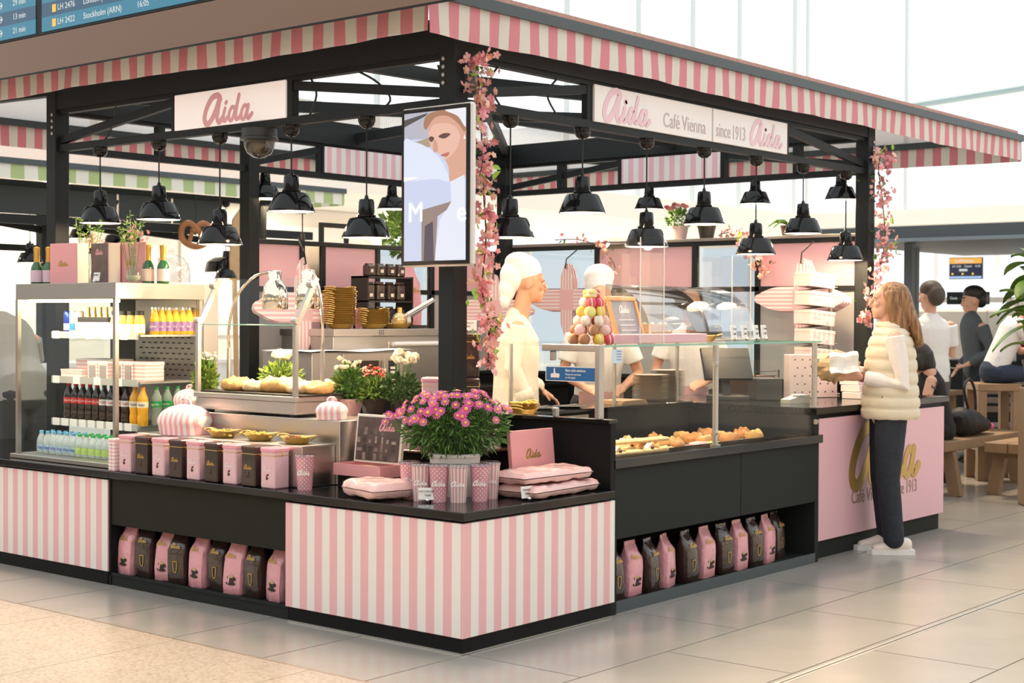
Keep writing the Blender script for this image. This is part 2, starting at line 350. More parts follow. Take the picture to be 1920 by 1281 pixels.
for t in (1.45,): G().bar((t, PY1, ZL1), (t, PY1, ZT0-.024), .06, .05, (1, 0, 0)).build('upright', m_frame, kf)
for t in (3.45, 1.2): G().bar((PX1, t, ZL1), (PX1, t, ZT0-.024), .05, .08, (1, 0, 0)).build('upright', m_frame, kf)
for p0, p1 in (((.70, .70, 2.93), (5.09, 4.03, 2.93)), ((2.0, 1.7, 2.93), (3.2, .70, 2.82)), ((2.0, 1.7, 2.93), (.70, 1.45, 2.86)), ((5.09, .8, 2.9), (3.2, 2.6, 2.93)), ((.70, 3.95, 2.9), (3.2, 2.6, 2.93)), ((3.2, 2.6, 2.93), (3.3, 4.03, 2.88)), ((3.2, 2.6, 2.93), (5.09, 2.3, 2.88))):
    G().bar(p0, p1, .05, .075).build('roof_brace', m_frame, kf)
# roof ring of perforated sheet
def perf(name, c, hole):
    m = bpy.data.materials.new(name); m.use_nodes = True; nt = m.node_tree; b = nt.nodes['Principled BSDF']; N = nt.nodes.new; L = nt.links.new
    b.inputs['Base Color'].default_value = (*c, 1); b.inputs['Roughness'].default_value = .4; b.inputs['Metallic'].default_value = .3
    tc = N('ShaderNodeTexCoord'); sx = N('ShaderNodeSeparateXYZ'); L(tc.outputs['Object'], sx.inputs[0]); s = []
    for ax in ('X', 'Y'):
        q = N('ShaderNodeMath'); q.operation = 'PINGPONG'; q.inputs[1].default_value = .011; L(sx.outputs[ax], q.inputs[0])
        k = N('ShaderNodeMath'); k.operation = 'GREATER_THAN'; k.inputs[1].default_value = hole; L(q.outputs[0], k.inputs[0]); s.append(k)
    mu = N('ShaderNodeMath'); mu.operation = 'MULTIPLY'; L(s[0].outputs[0], mu.inputs[0]); L(s[1].outputs[0], mu.inputs[1])
    iv = N('ShaderNodeMath'); iv.operation = 'SUBTRACT'; iv.inputs[0].default_value = 1; L(mu.outputs[0], iv.inputs[1]); L(iv.outputs[0], b.inputs['Alpha'])
    return m
m_perf = perf('perforated_sheet', (.62, .58, .55), .0035)
OX0, OX1, OY0, OY1 = .3, 7.75, .5, 6.45
ZO, ZI = 3.07, 3.13
outer = [(OX0, OY0), (OX1, OY0), (OX1, OY1), (OX0, OY1)]; inner = [(PX0, PY0), (PX1, PY0), (PX1, PY1), (PX0, PY1)]
for k in range(4):
    a, b, c, d = outer[k], outer[(k+1) % 4], inner[(k+1) % 4], inner[k]
    v = [(*a, ZO), (*b, ZO), (*c, ZI), (*d, ZI)]
    G().add(v+[(x, y, z+.004) for x, y, z in v], [(3, 2, 1, 0), (4, 5, 6, 7), (0, 1, 5, 4), (2, 3, 7, 6), (1, 2, 6, 5), (3, 0, 4, 7)]).build('perforated_roof', m_perf, kf)
m_rail = mat('edge_rail', (0.07, 0.09, 0.10), 0.4, spec=.3)
boxo('roof_edge_mesh', mat('terracotta_mesh', (.46, .26, .21), .6, var=.5, vs=60), kf, OX0, OY0+.03, ZO, OX1, OY0+.045, ZO+.04)
m_val = stripes('valance_x', 'X', .155, (0.80, 0.36, 0.42), (0.83, 0.82, 0.77), .5, .02, .7, transl=.35)
m_valy = stripes('valance_y', 'Y', .155, (0.80, 0.36, 0.42), (0.83, 0.82, 0.77), .5, .02, .7, transl=.35)
random.seed(4)
def valance(p0, p1, z0, z1, out, m, parent, amp=.008, name='valance'):
    p0 = Vector((*p0, 0)); p1 = Vector((*p1, 0)); Ln = (p1-p0).length; nu = int(Ln/.045); o = Vector((*out, 0)); ph = [random.uniform(0, 6) for _ in range(4)]
    def fn(u, v, off=0):
        s = u*Ln; w = amp*(sin(s*7+ph[0])+.7*sin(s*17+ph[1]+v*1.5)+.5*sin(s*3.1+ph[2]))*(.25+.75*(1-v))
        dz = -.006*sin(s*2.3+ph[3])*(1-v)
        q = p0+(p1-p0)*u+o*(w+off); return (q.x, q.y, z0+(z1-z0)*v+dz)
    g = G().grid(lambda u, v: fn(u, v), nu, 3); g.grid(lambda u, v: fn(u, v, -.003), nu, 3)
    return g.build(name, m, parent, smooth=180)
ZV0, ZV1 = 2.85, 3.015
valance((OX0, OY0), (OX1, OY0), ZV0, ZV1, (0, -1), m_val, kf); valance((OX0, OY0), (OX0, OY1), ZV0, ZV1, (-1, 0), m_valy, kf)
valance((OX1, OY0), (OX1, OY1), ZV0, ZV1, (1, 0), m_valy, kf); valance((OX0, OY1), (OX1, OY1), ZV0, ZV1, (0, 1), m_val, kf)
for k in range(4):
    a, b = outer[k], outer[(k+1) % 4]
    G().bar((*a, (ZV1+ZO)/2), (*b, (ZV1+ZO)/2), .05, ZO-ZV1).build('edge_rail', m_rail, kf)
for x in (.85, 2.3, 3.75, 5.0, 6.4): G().bar((x, OY0+.02, 3.0), (x, PY0, 2.96), .03, .03).build('outrigger', m_frame, kf)
for y in (.9, 2.3, 3.8, 5.2): G().bar((OX0+.02, y, 3.0), (PX0, min(y, 5), 2.96), .03, .03).build('outrigger', m_frame, kf)
for y in (.65, 4.08): G().bar((PX1, y, 2.95), (OX1, y, 3.0), .06, .08).build('outrigger', m_frame, kf)
for x in (.65, 5.14): G().bar((x, PY1, 2.95), (x, OY1, 3.0), .06, .08).build('outrigger', m_frame, kf)
for pts in ([(PX0, 1.35, 2.80), (PX0+.02, 1.2, 2.72), (PX0+.03, 1.12, 2.62), (PX0, 1.24, 2.55)], [(PX0, 1.70, 2.80), (PX0+.03, 1.68, 2.70), (PX0, 1.72, 2.56)], [(PX0, 3.45, 2.80), (PX0, 3.5, 2.66), (PX0, 3.58, 2.58)], [(1.0, PY0, 2.80), (.96, PY0+.03, 2.70), (1.02, PY0, 2.58)], [(1.5, PY0, 2.80), (1.44, PY0+.03, 2.70), (1.5, PY0, 2.58)], [(.72, .82, 2.78), (.74, .80, 2.66), (.70, .76, 2.60)]):
    G().tube(crom(pts, 5), .006, 6).build('cable', m_ink, kf)
ME_bolt = G().lathe([(.011, 0), (.011, .006), (.006, .009)], 8).mesh('bolt')
for z_ in (2.66, 2.70, 2.74, 2.78):
    link('bolt', ME_bolt, m_steel2, kf, (PX0-.0525, PY1-.02, z_), rot=(0, -pi/2, 0)); link('bolt', ME_bolt, m_steel2, kf, (PX1+.02, PY0-.0525, z_), rot=(pi/2, 0, 0)); link('bolt', ME_bolt, m_steel2, kf, (PX0-.0525, PY0+.02, z_), rot=(0, -pi/2, 0))
# ------------------------------------------------------------ signs in the trusses
m_signw = mat('sign_face', (0.85, 0.83, 0.82), 0.25, coat=.4)
m_signl = mat('lit_sign_face', (0.90, 0.84, 0.82), 0.3, emit=.25, ecol=(1, .93, .90))
s = thing('fascia_sign', 'white sign with one pink aida script above the drinks fridge side', 'sign', (PX0-.028, 2.345, 2.69), WEST)
boxo('sign_board', m_signl, s, -.487, -.008, -.104, .487, .01, .104, .003); logo(s, (0.0, -.0095, -.012), .43, m_rose)
s = thing('fascia_sign', 'long white sign reading aida Café Vienna since 1913 aida', 'sign', (2.857, PY0-.028, 2.69), 0)
boxo('sign_board', m_signw, s, -1.075, -.008, -.104, .14, .01, .104, .003); boxo('sign_board', m_signw, s, .155, -.008, -.104, 1.075, .01, .104, .003)
boxo('joint_strip', m_steel2, s, .135, -.004, -.104, .16, .009, .104)
m_mir = mat('mirror_rose', (0.80, 0.56, 0.63), 0.3, .2)
logo(s, (-.765, -.0095, 0), .46, m_mir); logo(s, (.80, -.0095, 0), .41, m_mir)
m_let = mat('sign_lettering', (.55, .46, .47), .3, .2)
text('Café', .125, m_let, s, (-.31, -.0095, -.028), sx=.78); text('Vienna', .125, m_let, s, (-.065, -.0095, -.028), sx=.78); text('since', .125, m_let, s, (.27, -.0095, -.028), sx=.68); text('1913', .125, m_let, s, (.455, -.0095, -.028), sx=.68)
m_sp = stripes('sign_stripes_x', 'X', .1, (.80, .50, .58), (.80, .83, .84), .5); 
s = thing('striped_sign', 'pink and white striped sign in the rear truss behind the hanging screen', 'sign', (3.68, PY1-.03, 2.69), 0)
boxo('panel_board', m_sp, s, -.72, -.008, -.1, .72, .008, .1, .003); boxo('panel_rim', m_frame, s, -.74, .0, -.103, .74, .012, .103)
s = thing('striped_sign', 'pink and white striped sign in the rear truss above the cake display', 'sign', (PX1-.03, 2.335, 2.69), WEST)
boxo('panel_board', m_sp, s, -.47, -.008, -.1, .47, .008, .1, .003); boxo('panel_rim', m_frame, s, -.49, .0, -.103, .49, .012, .103)
# ------------------------------------------------------------ counters
m_st = stripes('counter_stripes', 'X', .1045, (0.82, 0.47, 0.50), (0.84, 0.81, 0.77), .5, .0, .25, .5)
m_lev = mat('steel_foot', (.5, .5, .48), .4, 1)
cu = thing('corner_counter', 'low corner display counter with pink and white striped fronts and black granite top', 'counter')
boxo('plinth', m_black, cu, .012, .012, 0, 1.13, 1.15, .075)
boxo('carcass', m_black, cu, .022, .022, .075, 1.13, 1.15, .59)
boxo('striped_panel', m_st, cu, 0, 0, 0, 1.14, .02, .51, .002).location = (.004, 0, .074)
o = boxo('striped_panel', m_st, cu, 0, 0, 0, 1.158, .02, .51, .002); o.location = (0, 1.162, .074); o.rotation_euler = (0, 0, WEST)
boxo('granite_top', m_granite, cu, -.012, -.012, .597, 1.128, 1.172, .635, .003)
boxo('back_riser', m_black, cu, .66, .66, .635, 1.13, 1.15, .80, .004)
boxo('riser_top', mat('brown_ledge', (.10, .055, .04), .15), cu, .62, .62, .80, 1.135, 1.155, .815, .003)
boxo('foot_strip', m_lev, cu, .0, .006, 0, 1.13, .012, .008); boxo('foot_strip', m_lev, cu, .006, .012, 0, .012, 1.15, .008)
# end wall of the glass counter, facing the corner display
lc = thing('drinks_counter', 'low left counter with striped front panel under the drinks fridge', 'counter')
boxo('plinth', m_black, lc, .03, 2.66, 0, .9, 4.9, .075)
o = boxo('striped_panel', m_st, lc, 0, 0, 0, 2.3, .02, .51, .002); o.location = (0.02, 4.95, .074); o.rotation_euler = (0, 0, WEST)
boxo('carcass', m_black, lc, .042, 2.65, .075, .9, 4.95, .59); boxo('granite_top', m_granite, lc, .0, 2.615, .597, .9, 4.95, .635, .003)
sh = thing('shelf_unit', 'black open shelf unit holding coffee bags under the tins', 'shelf unit')
boxo('base_board', m_charc, sh, .035, 1.175, 0, .55, 2.645, .055); boxo('shelf_lip', m_charc, sh, .03, 1.175, .055, .04, 2.645, .07)
boxo('front_panel', mat('olive_black_board', (.016, .017, .012), .65, var=.12, vs=30, spec=.2), sh, .035, 1.175, .335, .055, 2.645, .597, .002)
boxo('back_board', m_black, sh, .45, 1.175, .055, .47, 2.645, .597)
boxo('side_board', m_black, sh, .035, 1.168, 0, .55, 1.178, .597); boxo('side_board', m_black, sh, .03, 2.632, 0, .55, 2.65, .597)
boxo('ceiling_board', m_black, sh, .055, 1.18, .40, .45, 2.63, .42)
boxo('granite_top', m_granite, sh, .0, 1.174, .597, .9, 2.614, .635, .003)
# glazed pastry counter on the right
gc = thing('pastry_counter', 'dark glazed pastry counter with coffee bags in its open base', 'counter')
boxo('base_board', m_charc, gc, 1.2, .05, 0, 3.3, .62, .045); boxo('base_lip', m_rail, gc, 1.2, .045, .0, 3.3, .055, .06)
boxo('back_board', m_black, gc, 1.2, .45, .045, 3.3, .47, .70); boxo('ceiling_board', m_black, gc, 1.2, .06, .405, 3.3, .45, .425)
boxo('front_panel', m_charc, gc, 1.175, .045, .375, 2.42, .065, .735, .002); boxo('front_panel', m_charc, gc, 2.424, .045, .375, 3.335, .065, .735, .002)
boxo('side_board', m_charc, gc, 1.15, .03, 0, 1.2, .62, .70); boxo('side_board', m_charc, gc, 3.3, .05, 0, 3.345, .62, .375); 
boxo('granite_ledge', m_granite, gc, 1.16, .02, .735, 3.345, .2, .785, .003)
boxo('display_bed', m_black, gc, 1.16, .2, .70, 3.345, 1.0, .73)
boxo('back_ledge', m_black, gc, 1.2, .98, .0, 3.325, 1.28, .935); boxo('back_ledge_top', m_granite, gc, 1.14, .95, .935, 3.325, 1.30, .955, .003)
boxo('end_wall', m_black, gc, 1.13, .02, .635, 1.175, .98, .965, .002); boxo('end_wall_top', m_granite, gc, 1.115, .02, .965, 1.19, 1.0, .985, .002)
boxo('corner_deck', m_granite, gc, .66, .66, .93, 1.14, 1.6, .95, .003); boxo('corner_deck_body', m_black, gc, .72, 1.16, 0, 1.16, 1.6, .93)
# pink service counter
pc = thing('service_counter', 'pink panelled service counter with gold aida Café Vienna lettering and dark top', 'counter')
boxo('plinth', m_charc, pc, 3.35, .11, 0, 5.24, .58, .115); boxo('carcass', m_black, pc, 3.35, .10, .115, 5.24, .58, .90); boxo('carcass', m_black, pc, 3.35, .58, 0, 5.08, 1.5, .90)
boxo('pink_front', m_pinkp, pc, 3.405, .08, .115, 5.255, .10, .875, .002); boxo('stile', m_charc, pc, 3.345, .085, .0, 3.405, .11, .90)
boxo('counter_top', m_granite, pc, 3.33, .06, .905, 5.30, .58, .945, .003); boxo('counter_top', m_granite, pc, 3.33, .58, .905, 5.08, 1.5, .945)
logo(pc, (4.33, .0785, .60), 1.02, m_goldp); m_brz = mat('bronze_lettering', (.30, .2, .13), .4); text('Café Vienna', .125, m_brz, pc, (4.08, .0785, .345), sx=.8); text('since 1913', .125, m_brz, pc, (4.62, .0785, .345), sx=.72)
# ------------------------------------------------------------ rear partition walls of the kiosk
m_smoke = glass('smoked_glass', (.72, .76, .78), .25); m_mirp = mat('steel_panel', (.55, .54, .52), .22, 1.0); m_grey = mat('grey_board', (.42, .43, .43), .5)
bw = thing('partition_wall', 'black framed partition with pink panels behind the ovens and brass bowls', 'partition')
def partition(par, P_, ln, divs, kinds, ztop, zmid):
    B = lambda t0, z0, t1, z1, m, nm, d0=-.025, d1=.025, b=.003: boxo(nm, m, par, *P_(t0, d0, z0), *P_(t1, d1, z1), b)
    for z0, z1 in ((ztop-.035, ztop), (zmid-.02, zmid+.02), (1.0, 1.03)): B(0, z0, ln, z1, m_frame, 'rail')
    xs = [0]+divs+[ln]
    for d in divs: B(d-.022, 0, d+.022, ztop-.036, m_frame, 'mullion')
    B(0, 0, .03, ztop-.036, m_frame, 'mullion'); B(ln-.03, 0, ln, ztop-.036, m_frame, 'mullion')
    for a, b, k in zip(xs[:-1], xs[1:], kinds):
        mm = {'p': m_pinkp, 'g': m_smoke, 's': m_mirp}[k]
        B(a+.023, zmid+.021, b-.023, ztop-.037, mm, 'panel', -.008, .008, 0)
        B(a+.023, 1.031, b-.023, zmid-.021, {'p': m_grey, 'g': m_smoke, 's': m_pinkp}[k], 'panel', -.008, .008, 0); B(a+.023, 0, b-.023, .999, m_black, 'panel', -.008, .008, 0)
partition(bw, lambda t, d, z: (2.305+t, PY1+.06+d, z), 2.78, [.5, .715, 1.31, 1.95], 'pspgp', 2.065, 1.695)
bw2 = thing('partition_wall', 'black framed partition with pink and glass panels behind the cake display', 'partition')
partition(bw2, lambda t, d, z: (PX1+.06+d, PY1-.06-t, z), 3.3, [.91, 1.875, 2.45], 'gpgp', 2.10, 1.72)
boxo('top_ledge', mat('taupe_ledge', (.23, .21, .2), .5), bw2, PX1+.03, PY0+.08, 2.10, PX1+.26, PY1-.06, 2.125, .003)

# ------------------------------------------------------------ pendant lamps
m_gloss = mat('black_enamel', (0.006, 0.007, 0.008), 0.10, spec=.35); m_lin = mat('white_enamel_glow', (.9, .88, .82), .4, emit=1.6, ecol=(1, .84, .62))  # lining emits: the bulb's glow on the enamel is put into its colour
m_bulb = mat('lamp_bulb', (1, .8, .55), .4, emit=14.0); m_cord = mat('black_cord', (.01, .01, .01), .6)
shade_p = [(.130, 0), (.131, .004), (.094, .094), (.086, .104), (.048, .110)]
ME_shade = G().lathe(shade_p+[(.046, .106), (.083, .100), (.090, .092), (.126, .003)], 32, caps=False).mesh('shade', 40)
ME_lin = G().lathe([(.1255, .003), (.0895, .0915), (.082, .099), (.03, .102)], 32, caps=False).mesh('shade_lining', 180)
ME_neck = G().lathe([(.046, .106), (.052, .112), (.052, .120), (.044, .124), (.044, .132), (.040, .190), (.036, .203), (.012, .208), (.008, .225)], 24).mesh('lamp_socket', 40)
ME_bulb = G().sph((0, 0, .055), (.03, .03, .04), 12, 8).mesh('bulb', 180)
ME_ball = G().lathe([(.001, -.062), (.02, -.06), (.038, -.046), (.046, -.025), (.046, 0)], 20).mesh('ceiling_cup', 60)
pl = bpy.data.lights.new('bulb_light', 'POINT'); pl.energy = 19; pl.color = (1, .70, .42); pl.shadow_soft_size = .03
def pendant(x, y, zr, ztop, label, group, sc=1.0, light=True):
    t = thing('pendant_lamp', label, 'lamp', (x, y, zr), random.uniform(0, 6), group)
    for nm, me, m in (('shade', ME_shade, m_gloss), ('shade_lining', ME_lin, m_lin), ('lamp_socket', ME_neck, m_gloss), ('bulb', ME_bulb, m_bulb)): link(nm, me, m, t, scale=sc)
    if ztop - zr > .225*sc:
        G().cyl((0, 0, .22*sc), (0, 0, ztop-zr-.05), .0045, n=6).build('cord', m_cord, t)
        link('ceiling_cup', ME_ball, m_gloss, t, (0, 0, ztop-zr))
    if light: l = bpy.data.objects.new('bulb_light', pl); COL.objects.link(l); l.parent = t; l.location = (0, 0, .012)
    return t
Ln = ['first black enamel pendant lamp from the left post', 'second black enamel pendant lamp from the left post', 'low black enamel pendant lamp third from the left post', 'high black enamel pendant lamp under the lit aida sign end', 'low black enamel pendant lamp just left of the hanging screen']
for k, (y, z) in enumerate(((3.62, 2.07), (3.025, 2.07), (2.458, 1.905), (1.848, 2.07), (1.262, 1.908))): pendant(PX0, y, z, ZL0, Ln[k], 'lamps on the left beam')
Rn = ['low black enamel pendant lamp right of the blossom garland on the corner post', 'high black enamel pendant lamp below the start of the long sign', 'low black enamel pendant lamp above the macaron tower end of the glass counter', 'high black enamel pendant lamp below the words since 1913', 'low black enamel pendant lamp third from the right post', 'high black enamel pendant lamp second from the right post', 'low black enamel pendant lamp nearest the right post']
for k in range(7): pendant(1.095+.6245*k, PY0, 1.91 if k % 2 == 0 else 2.073, ZL0, Rn[k], 'lamps on the right beam')
for k, (x, y, n_) in enumerate(((PX1, 2.554, 'small far pendant lamp under the rear striped panel'), (PX1, 1.569, 'small far pendant lamp beneath a wall bracket'), (PX1, .843, 'small far pendant lamp close to the right post'), (2.397, PY1, 'small far pendant lamp half hidden by a high front lamp'), (3.729, PY1, 'small far pendant lamp partly behind the hanging screen'))):
    pendant(x, y, 2.37 if k < 3 else 2.355, ZL0, n_, 'lamps on the rear beams', .92)

# ------------------------------------------------------------ hanging portrait screen
m_bez = mat('screen_bezel', (.01, .01, .012), .12); m_alu = mat('silver_rim', (.75, .75, .74), .35, .6)
def scr(n, c, e=.70): return mat('screen_'+n, (c[0]*.15, c[1]*.15, c[2]*.15), .15, emit=e, ecol=c)
sc_ = thing('hanging_screen', 'portrait screen showing a smiling woman, hung on the corner post', 'screen', (.52, .640, 2.14), WEST)
boxo('rim', m_alu, sc_, -.236, -.012, -.396, .236, .03, .396, .012); boxo('bezel', m_bez, sc_, -.228, -.018, -.388, .228, -.008, .388, .004)
boxo('bracket', m_frame, sc_, -.06, .03, -.1, .06, .075, .1)
IW, IH = .412, .735
def img(pts, d, c, name='screen_image', sm=False):
    if sm:
        n_ = len(pts); q_ = crom([(u, v, 0) for u, v in pts[-2:]+pts+pts[:2]], 5); pts = [(min(1, max(0, p.x)), min(1, max(0, p.y))) for p in q_[10:10+5*n_]]
    g = G(); g.add([((u-.5)*IW, -.0185-d*.0004, (.5-v)*IH) for u, v in pts], [tuple(range(len(pts)))])
    return g.build(name, c, sc_)
zz = lambda L: [((X-910)/540, (Y-215)/1285) for X, Y in L]
img([(0, 0), (0, 1), (1, 1), (1, 0)], 0, scr('lilac', (.62, .68, .88)))
img(zz([(910, 215), (1450, 215), (1450, 420), (1200, 460), (1000, 440), (910, 450)]), 1, scr('grey', (.50, .50, .58)))
img(zz([(910, 270), (1120, 225), (1100, 250), (910, 330)]), 2, scr('beam', (.10, .09, .09)))
img(zz([(1000, 470), (1130, 440), (1150, 520), (1060, 520)]), 2, scr('tan', (.45, .34, .25)))
img(zz([(1125, 380), (1150, 270), (1250, 240), (1380, 260), (1450, 380), (1450, 790), (1320, 832), (1300, 700), (1240, 600), (1160, 540), (1130, 470)]), 3, scr('skin', (.72, .40, .30)), sm=True)
img(zz([(1125, 400), (1135, 380), (1180, 330), (1280, 330), (1360, 370), (1400, 450), (1370, 560), (1280, 640), (1240, 600), (1160, 540)]), 4, scr('skin_light', (.84, .52, .41)), sm=True)
img(zz([(1085, 330), (1100, 260), (1160, 225), (1300, 215), (1440, 330), (1440, 420), (1380, 340), (1290, 270), (1180, 275), (1110, 365)]), 5, scr('hair', (.42, .22, .13)), sm=True)
img(zz([(1270, 215), (1400, 195), (1450, 230), (1450, 380), (1380, 280)]), 6, scr('scarf', (.86, .87, .95)), sm=True)
img(zz([(910, 450), (1000, 465), (1100, 510), (1200, 595), (1270, 700), (1310, 832), (1200, 800), (910, 770)]), 7, scr('dough', (.76, .82, .97)), sm=True)
for e in ([(1215, 440), (1260, 415), (1320, 425), (1270, 460)], [(1130, 450), (1150, 430), (1180, 450), (1155, 480)]): img(zz(e), 6, scr('eye', (.14, .07, .06)), sm=True)
img(zz([(1235, 600), (1310, 580), (1290, 615)]), 8, scr('lips', (.55, .18, .17)), sm=True)
img(zz([(1175, 470), (1200, 480), (1210, 560), (1170, 560)]), 6, scr('skin_shade', (.66, .36, .27)), sm=True)
img(zz([(1440, 440), (1432, 480), (1450, 480)]), 8, scr('pearl', (1, 1, 1)))
img(zz([(1320, 832), (1440, 780), (1450, 1500), (1180, 1500), (1230, 1150), (1330, 1000)]), 6, scr('shirt', (.80, .84, .95)))
img(zz([(910, 765), (1060, 775), (910, 805)]), 8, scr('glare', (1, .97, .92)))
img(zz([(1070, 1060), (1330, 1000), (1290, 1070), (1210, 1120), (1190, 1500), (1070, 1500)]), 7, scr('brown', (.33, .25, .22)))
img(zz([(1100, 1200), (1170, 1160), (1180, 1500), (1090, 1500)]), 8, scr('dark', (.10, .09, .12)))
for ch, u, v in (('M', 1018, 1085), ('e', 1418, 1095)):
    q = zz([(u, v)])[0]; text(ch, .14, scr('caption', (1, 1, 1), 1.1), sc_, ((q[0]-.5)*IW, -.0225, (.5-q[1])*IH), bold=0)

# ------------------------------------------------------------ dome camera, menu-style wall brackets
dc = thing('dome_camera', 'dark dome security camera under the left beam', 'camera', (PX0, 2.115, ZL0))
G().lathe([(.10, 0), (.10, -.045), (.108, -.05), (.108, -.062), (.09, -.07)], 32).build('housing', mat('camera_housing', (.03, .035, .04), .4), dc, smooth=40)
G().lathe([(.088, -.066), (.085, -.10), (.068, -.135), (.035, -.158), (.002, -.165)], 28, caps=False).build('dome', mat('smoked_dome', (.05, .045, .04), .05, .0, coat=1, alpha=.75), dc, smooth=180)
G().sph((0, 0, -.09), (.04, .04, .045), 12, 8).build('lens_unit', m_gold, dc, smooth=180)

# ------------------------------------------------------------ blossom garlands
m_bls = [mat('blossom_pale', (.86, .46, .46), .6, var=.25, vs=30), mat('blossom_rose', (.82, .34, .38), .6), mat('blossom_peach', (.88, .52, .42), .6)]
m_leafl = mat('young_leaf', (.30, .50, .06), .45, var=.3, vs=20); m_leaf = mat('garden_leaf', (.07, .17, .03), .5, var=.4, vs=15); m_twig = mat('brown_twig', (.07, .035, .025), .7)
def blossom_mesh(n=5, r=.024, dep=.012, inner=2):
    g = G()
    for lay in range(inner):
        rr = r*(1-.35*lay)
        for k in range(n):
            a = 2*pi*k/n+lay*.6; w = pi/n*.92; c = lambda q, ra, z: (ra*cos(a+q), ra*sin(a+q), z+lay*.004)
            g.add([(0, 0, lay*.004), c(-w, rr*.6, dep*.5), c(-w*.55, rr*.95, dep*.8), c(0, rr, dep*(.7+.2*lay)), c(w*.55, rr*.95, dep*.8), c(w, rr*.6, dep*.5)], [(0, 1, 2, 3), (0, 3, 4, 5)])
    g.sph((0, 0, .004), (.004, .004, .004), 6, 4)
    return g.mesh('blossom', 180)
def leaf_mesh(l=.05, w=.024):
    g = G(); g.add([(0, 0, 0), (l*.3, -w*.5, .006), (l*.65, -w*.45, .004), (l, 0, -.008), (l*.65, w*.45, .004), (l*.3, w*.5, .006), (l*.35, 0, -.002), (l*.7, 0, -.004)], [(0, 1, 6), (1, 2, 7, 6), (2, 3, 7), (3, 4, 7), (4, 5, 6, 7), (5, 0, 6)])
    return g.mesh('leaf', 180)
ME_bl = blossom_mesh(); ME_lf = leaf_mesh()
def rnd_rot(): return (random.uniform(0, 6.3), random.uniform(0, 6.3), random.uniform(0, 6.3))
def garland(path, label, nb, nl, spread, side=(1, 1)):
    t = thing('blossom_garland', label, 'garland', path[0]); o0 = Vector(path[0]); pts = [p-o0 for p in crom(path, 8)]
    G().tube(pts, .004, 5).build('stem', m_twig, t)
    for k in range(10):
        i = random.randrange(len(pts)-4); q = pts[i]; d = Vector((random.uniform(-1, 1)*side[0], random.uniform(-1, .4)*side[1], -1.2))*.07
        G().tube([q, q+d*.5+Vector((.01, 0, .01)), q+d], .002, 4).build('twig', m_twig, t)
    for k in range(nb):
        u = random.random(); i = int(u*(len(pts)-1)); sp = spread*(1.1-.45*u); cl = .7+.5*sin(u*40)
        p = pts[i]+Vector((random.gauss(0, sp*.55)*side[0], random.gauss(0, sp*.5)*side[1]-.01, random.uniform(-.04, .04)))
        link('blossom', ME_bl, random.choice(m_bls), t, p, rot=rnd_rot(), scale=random.uniform(.75, 1.25)*min(1.1, max(.8, cl)))
    for k in range(nl):
        u = random.random()*.9; i = int(u*(len(pts)-1)); p = pts[i]+Vector((random.gauss(0, spread*.8)*side[0], random.gauss(0, spread*.5)*side[1], random.uniform(-.03, .03)))
        link('leaf', ME_lf, m_leafl if random.random() < .7 else m_leaf, t, p, rot=rnd_rot(), scale=random.uniform(.7, 1.3))
    return t
random.seed(11)
garland([(.69, .54, 2.79), (.70, .53, 2.67), (.72, .53, 2.49), (.745, .54, 2.28), (.76, .54, 2.07), (.775, .54, 1.88), (.735, .53, 1.64), (.775, .52, 1.48), (.765, .51, 1.35), (.745, .50, 1.23)], 'pink blossom garland hanging beside the screen on the corner post', 290, 60, .062)
garland([(5.21, .56, 2.71), (5.15, .55, 2.57), (5.22, .55, 2.34), (5.26, .55, 2.07), (5.18, .55, 1.88), (5.0, .54, 1.66), (4.9, .54, 1.46)], 'pink blossom garland trailing down the right hand post', 210, 45, .085)

# ------------------------------------------------------------ departures board above the left side
m_cop = mat('copper_fascia', (.17, .105, .075), .13, 1.0, bump=.12, bs=1.2); m_navy = mat('board_navy', (.004, .02, .05), .2, emit=.55, ecol=(.015, .09, .16)); m_teal = mat('board_teal', (.004, .05, .09), .2, emit=.55, ecol=(.02, .22, .33))
db = thing('departures_board', 'departures board with blue rows and copper fascia hanging over the left valance', 'board', (.1, 0, 0))
boxo('fascia', m_cop, db, 0, .05, 2.928, .012, 5.6, 3.14, .002); boxo('housing', m_frame, db, -.006, .05, 3.14, .16, 5.6, 3.75); boxo('fascia_edge', m_frame, db, -.003, .05, 2.922, .014, 5.6, 2.928)
m_bt = mat('board_text', (.1, .1, .1), .4, emit=.6, ecol=(.75, .8, .78)); m_bo = mat('board_orange', (.3, .15, .02), .4, emit=.7, ecol=(.95, .5, .08))
for y0, y1 in ((5.5, 3.46), (3.395, .3)):
    for r in range(6):
        z = 3.155+.083*r; boxo('display_row', m_teal if r % 2 == 0 else m_navy, db, -.010, min(y0, y1), z, -.006, max(y0, y1), z+.083)
for r, (fl, ct, tm) in enumerate((('LH 2422', 'Stockholm (ARN)', '16:05'), ('LH 2476', 'London (LHR)', '16:05'), ('LH 1710', 'Munich (MUC)', '16:10'))):
    z = 3.155+.083*(r+.5)
    for s_, y, sz in ((fl, 3.235, .05), (ct, 2.98, .05), (tm, 2.48, .05)): text(s_, sz, m_bt, db, (-.0105, y, z), WEST, align='LEFT')
    boxo('airline_mark', m_bo, db, -.0125, 3.25, z-.022, -.010, 3.285, z+.022)
for r, s_ in enumerate(('21 min', '13 min', '29 min')):
    text(s_, .05, m_bt, db, (-.0105, 3.70, 3.155+.083*(r+.5)), WEST, align='LEFT'); g = G(); z = 3.155+.083*(r+.5)
    ribbon(g, [(-.02, 0), (.02, 0)], .008); ribbon(g, [(.005, .018), (.022, 0)], .008); ribbon(g, [(.005, -.018), (.022, 0)], .008)
    g.build('arrow_mark', m_bt, db, (-.0108, 3.835, z), WEST)
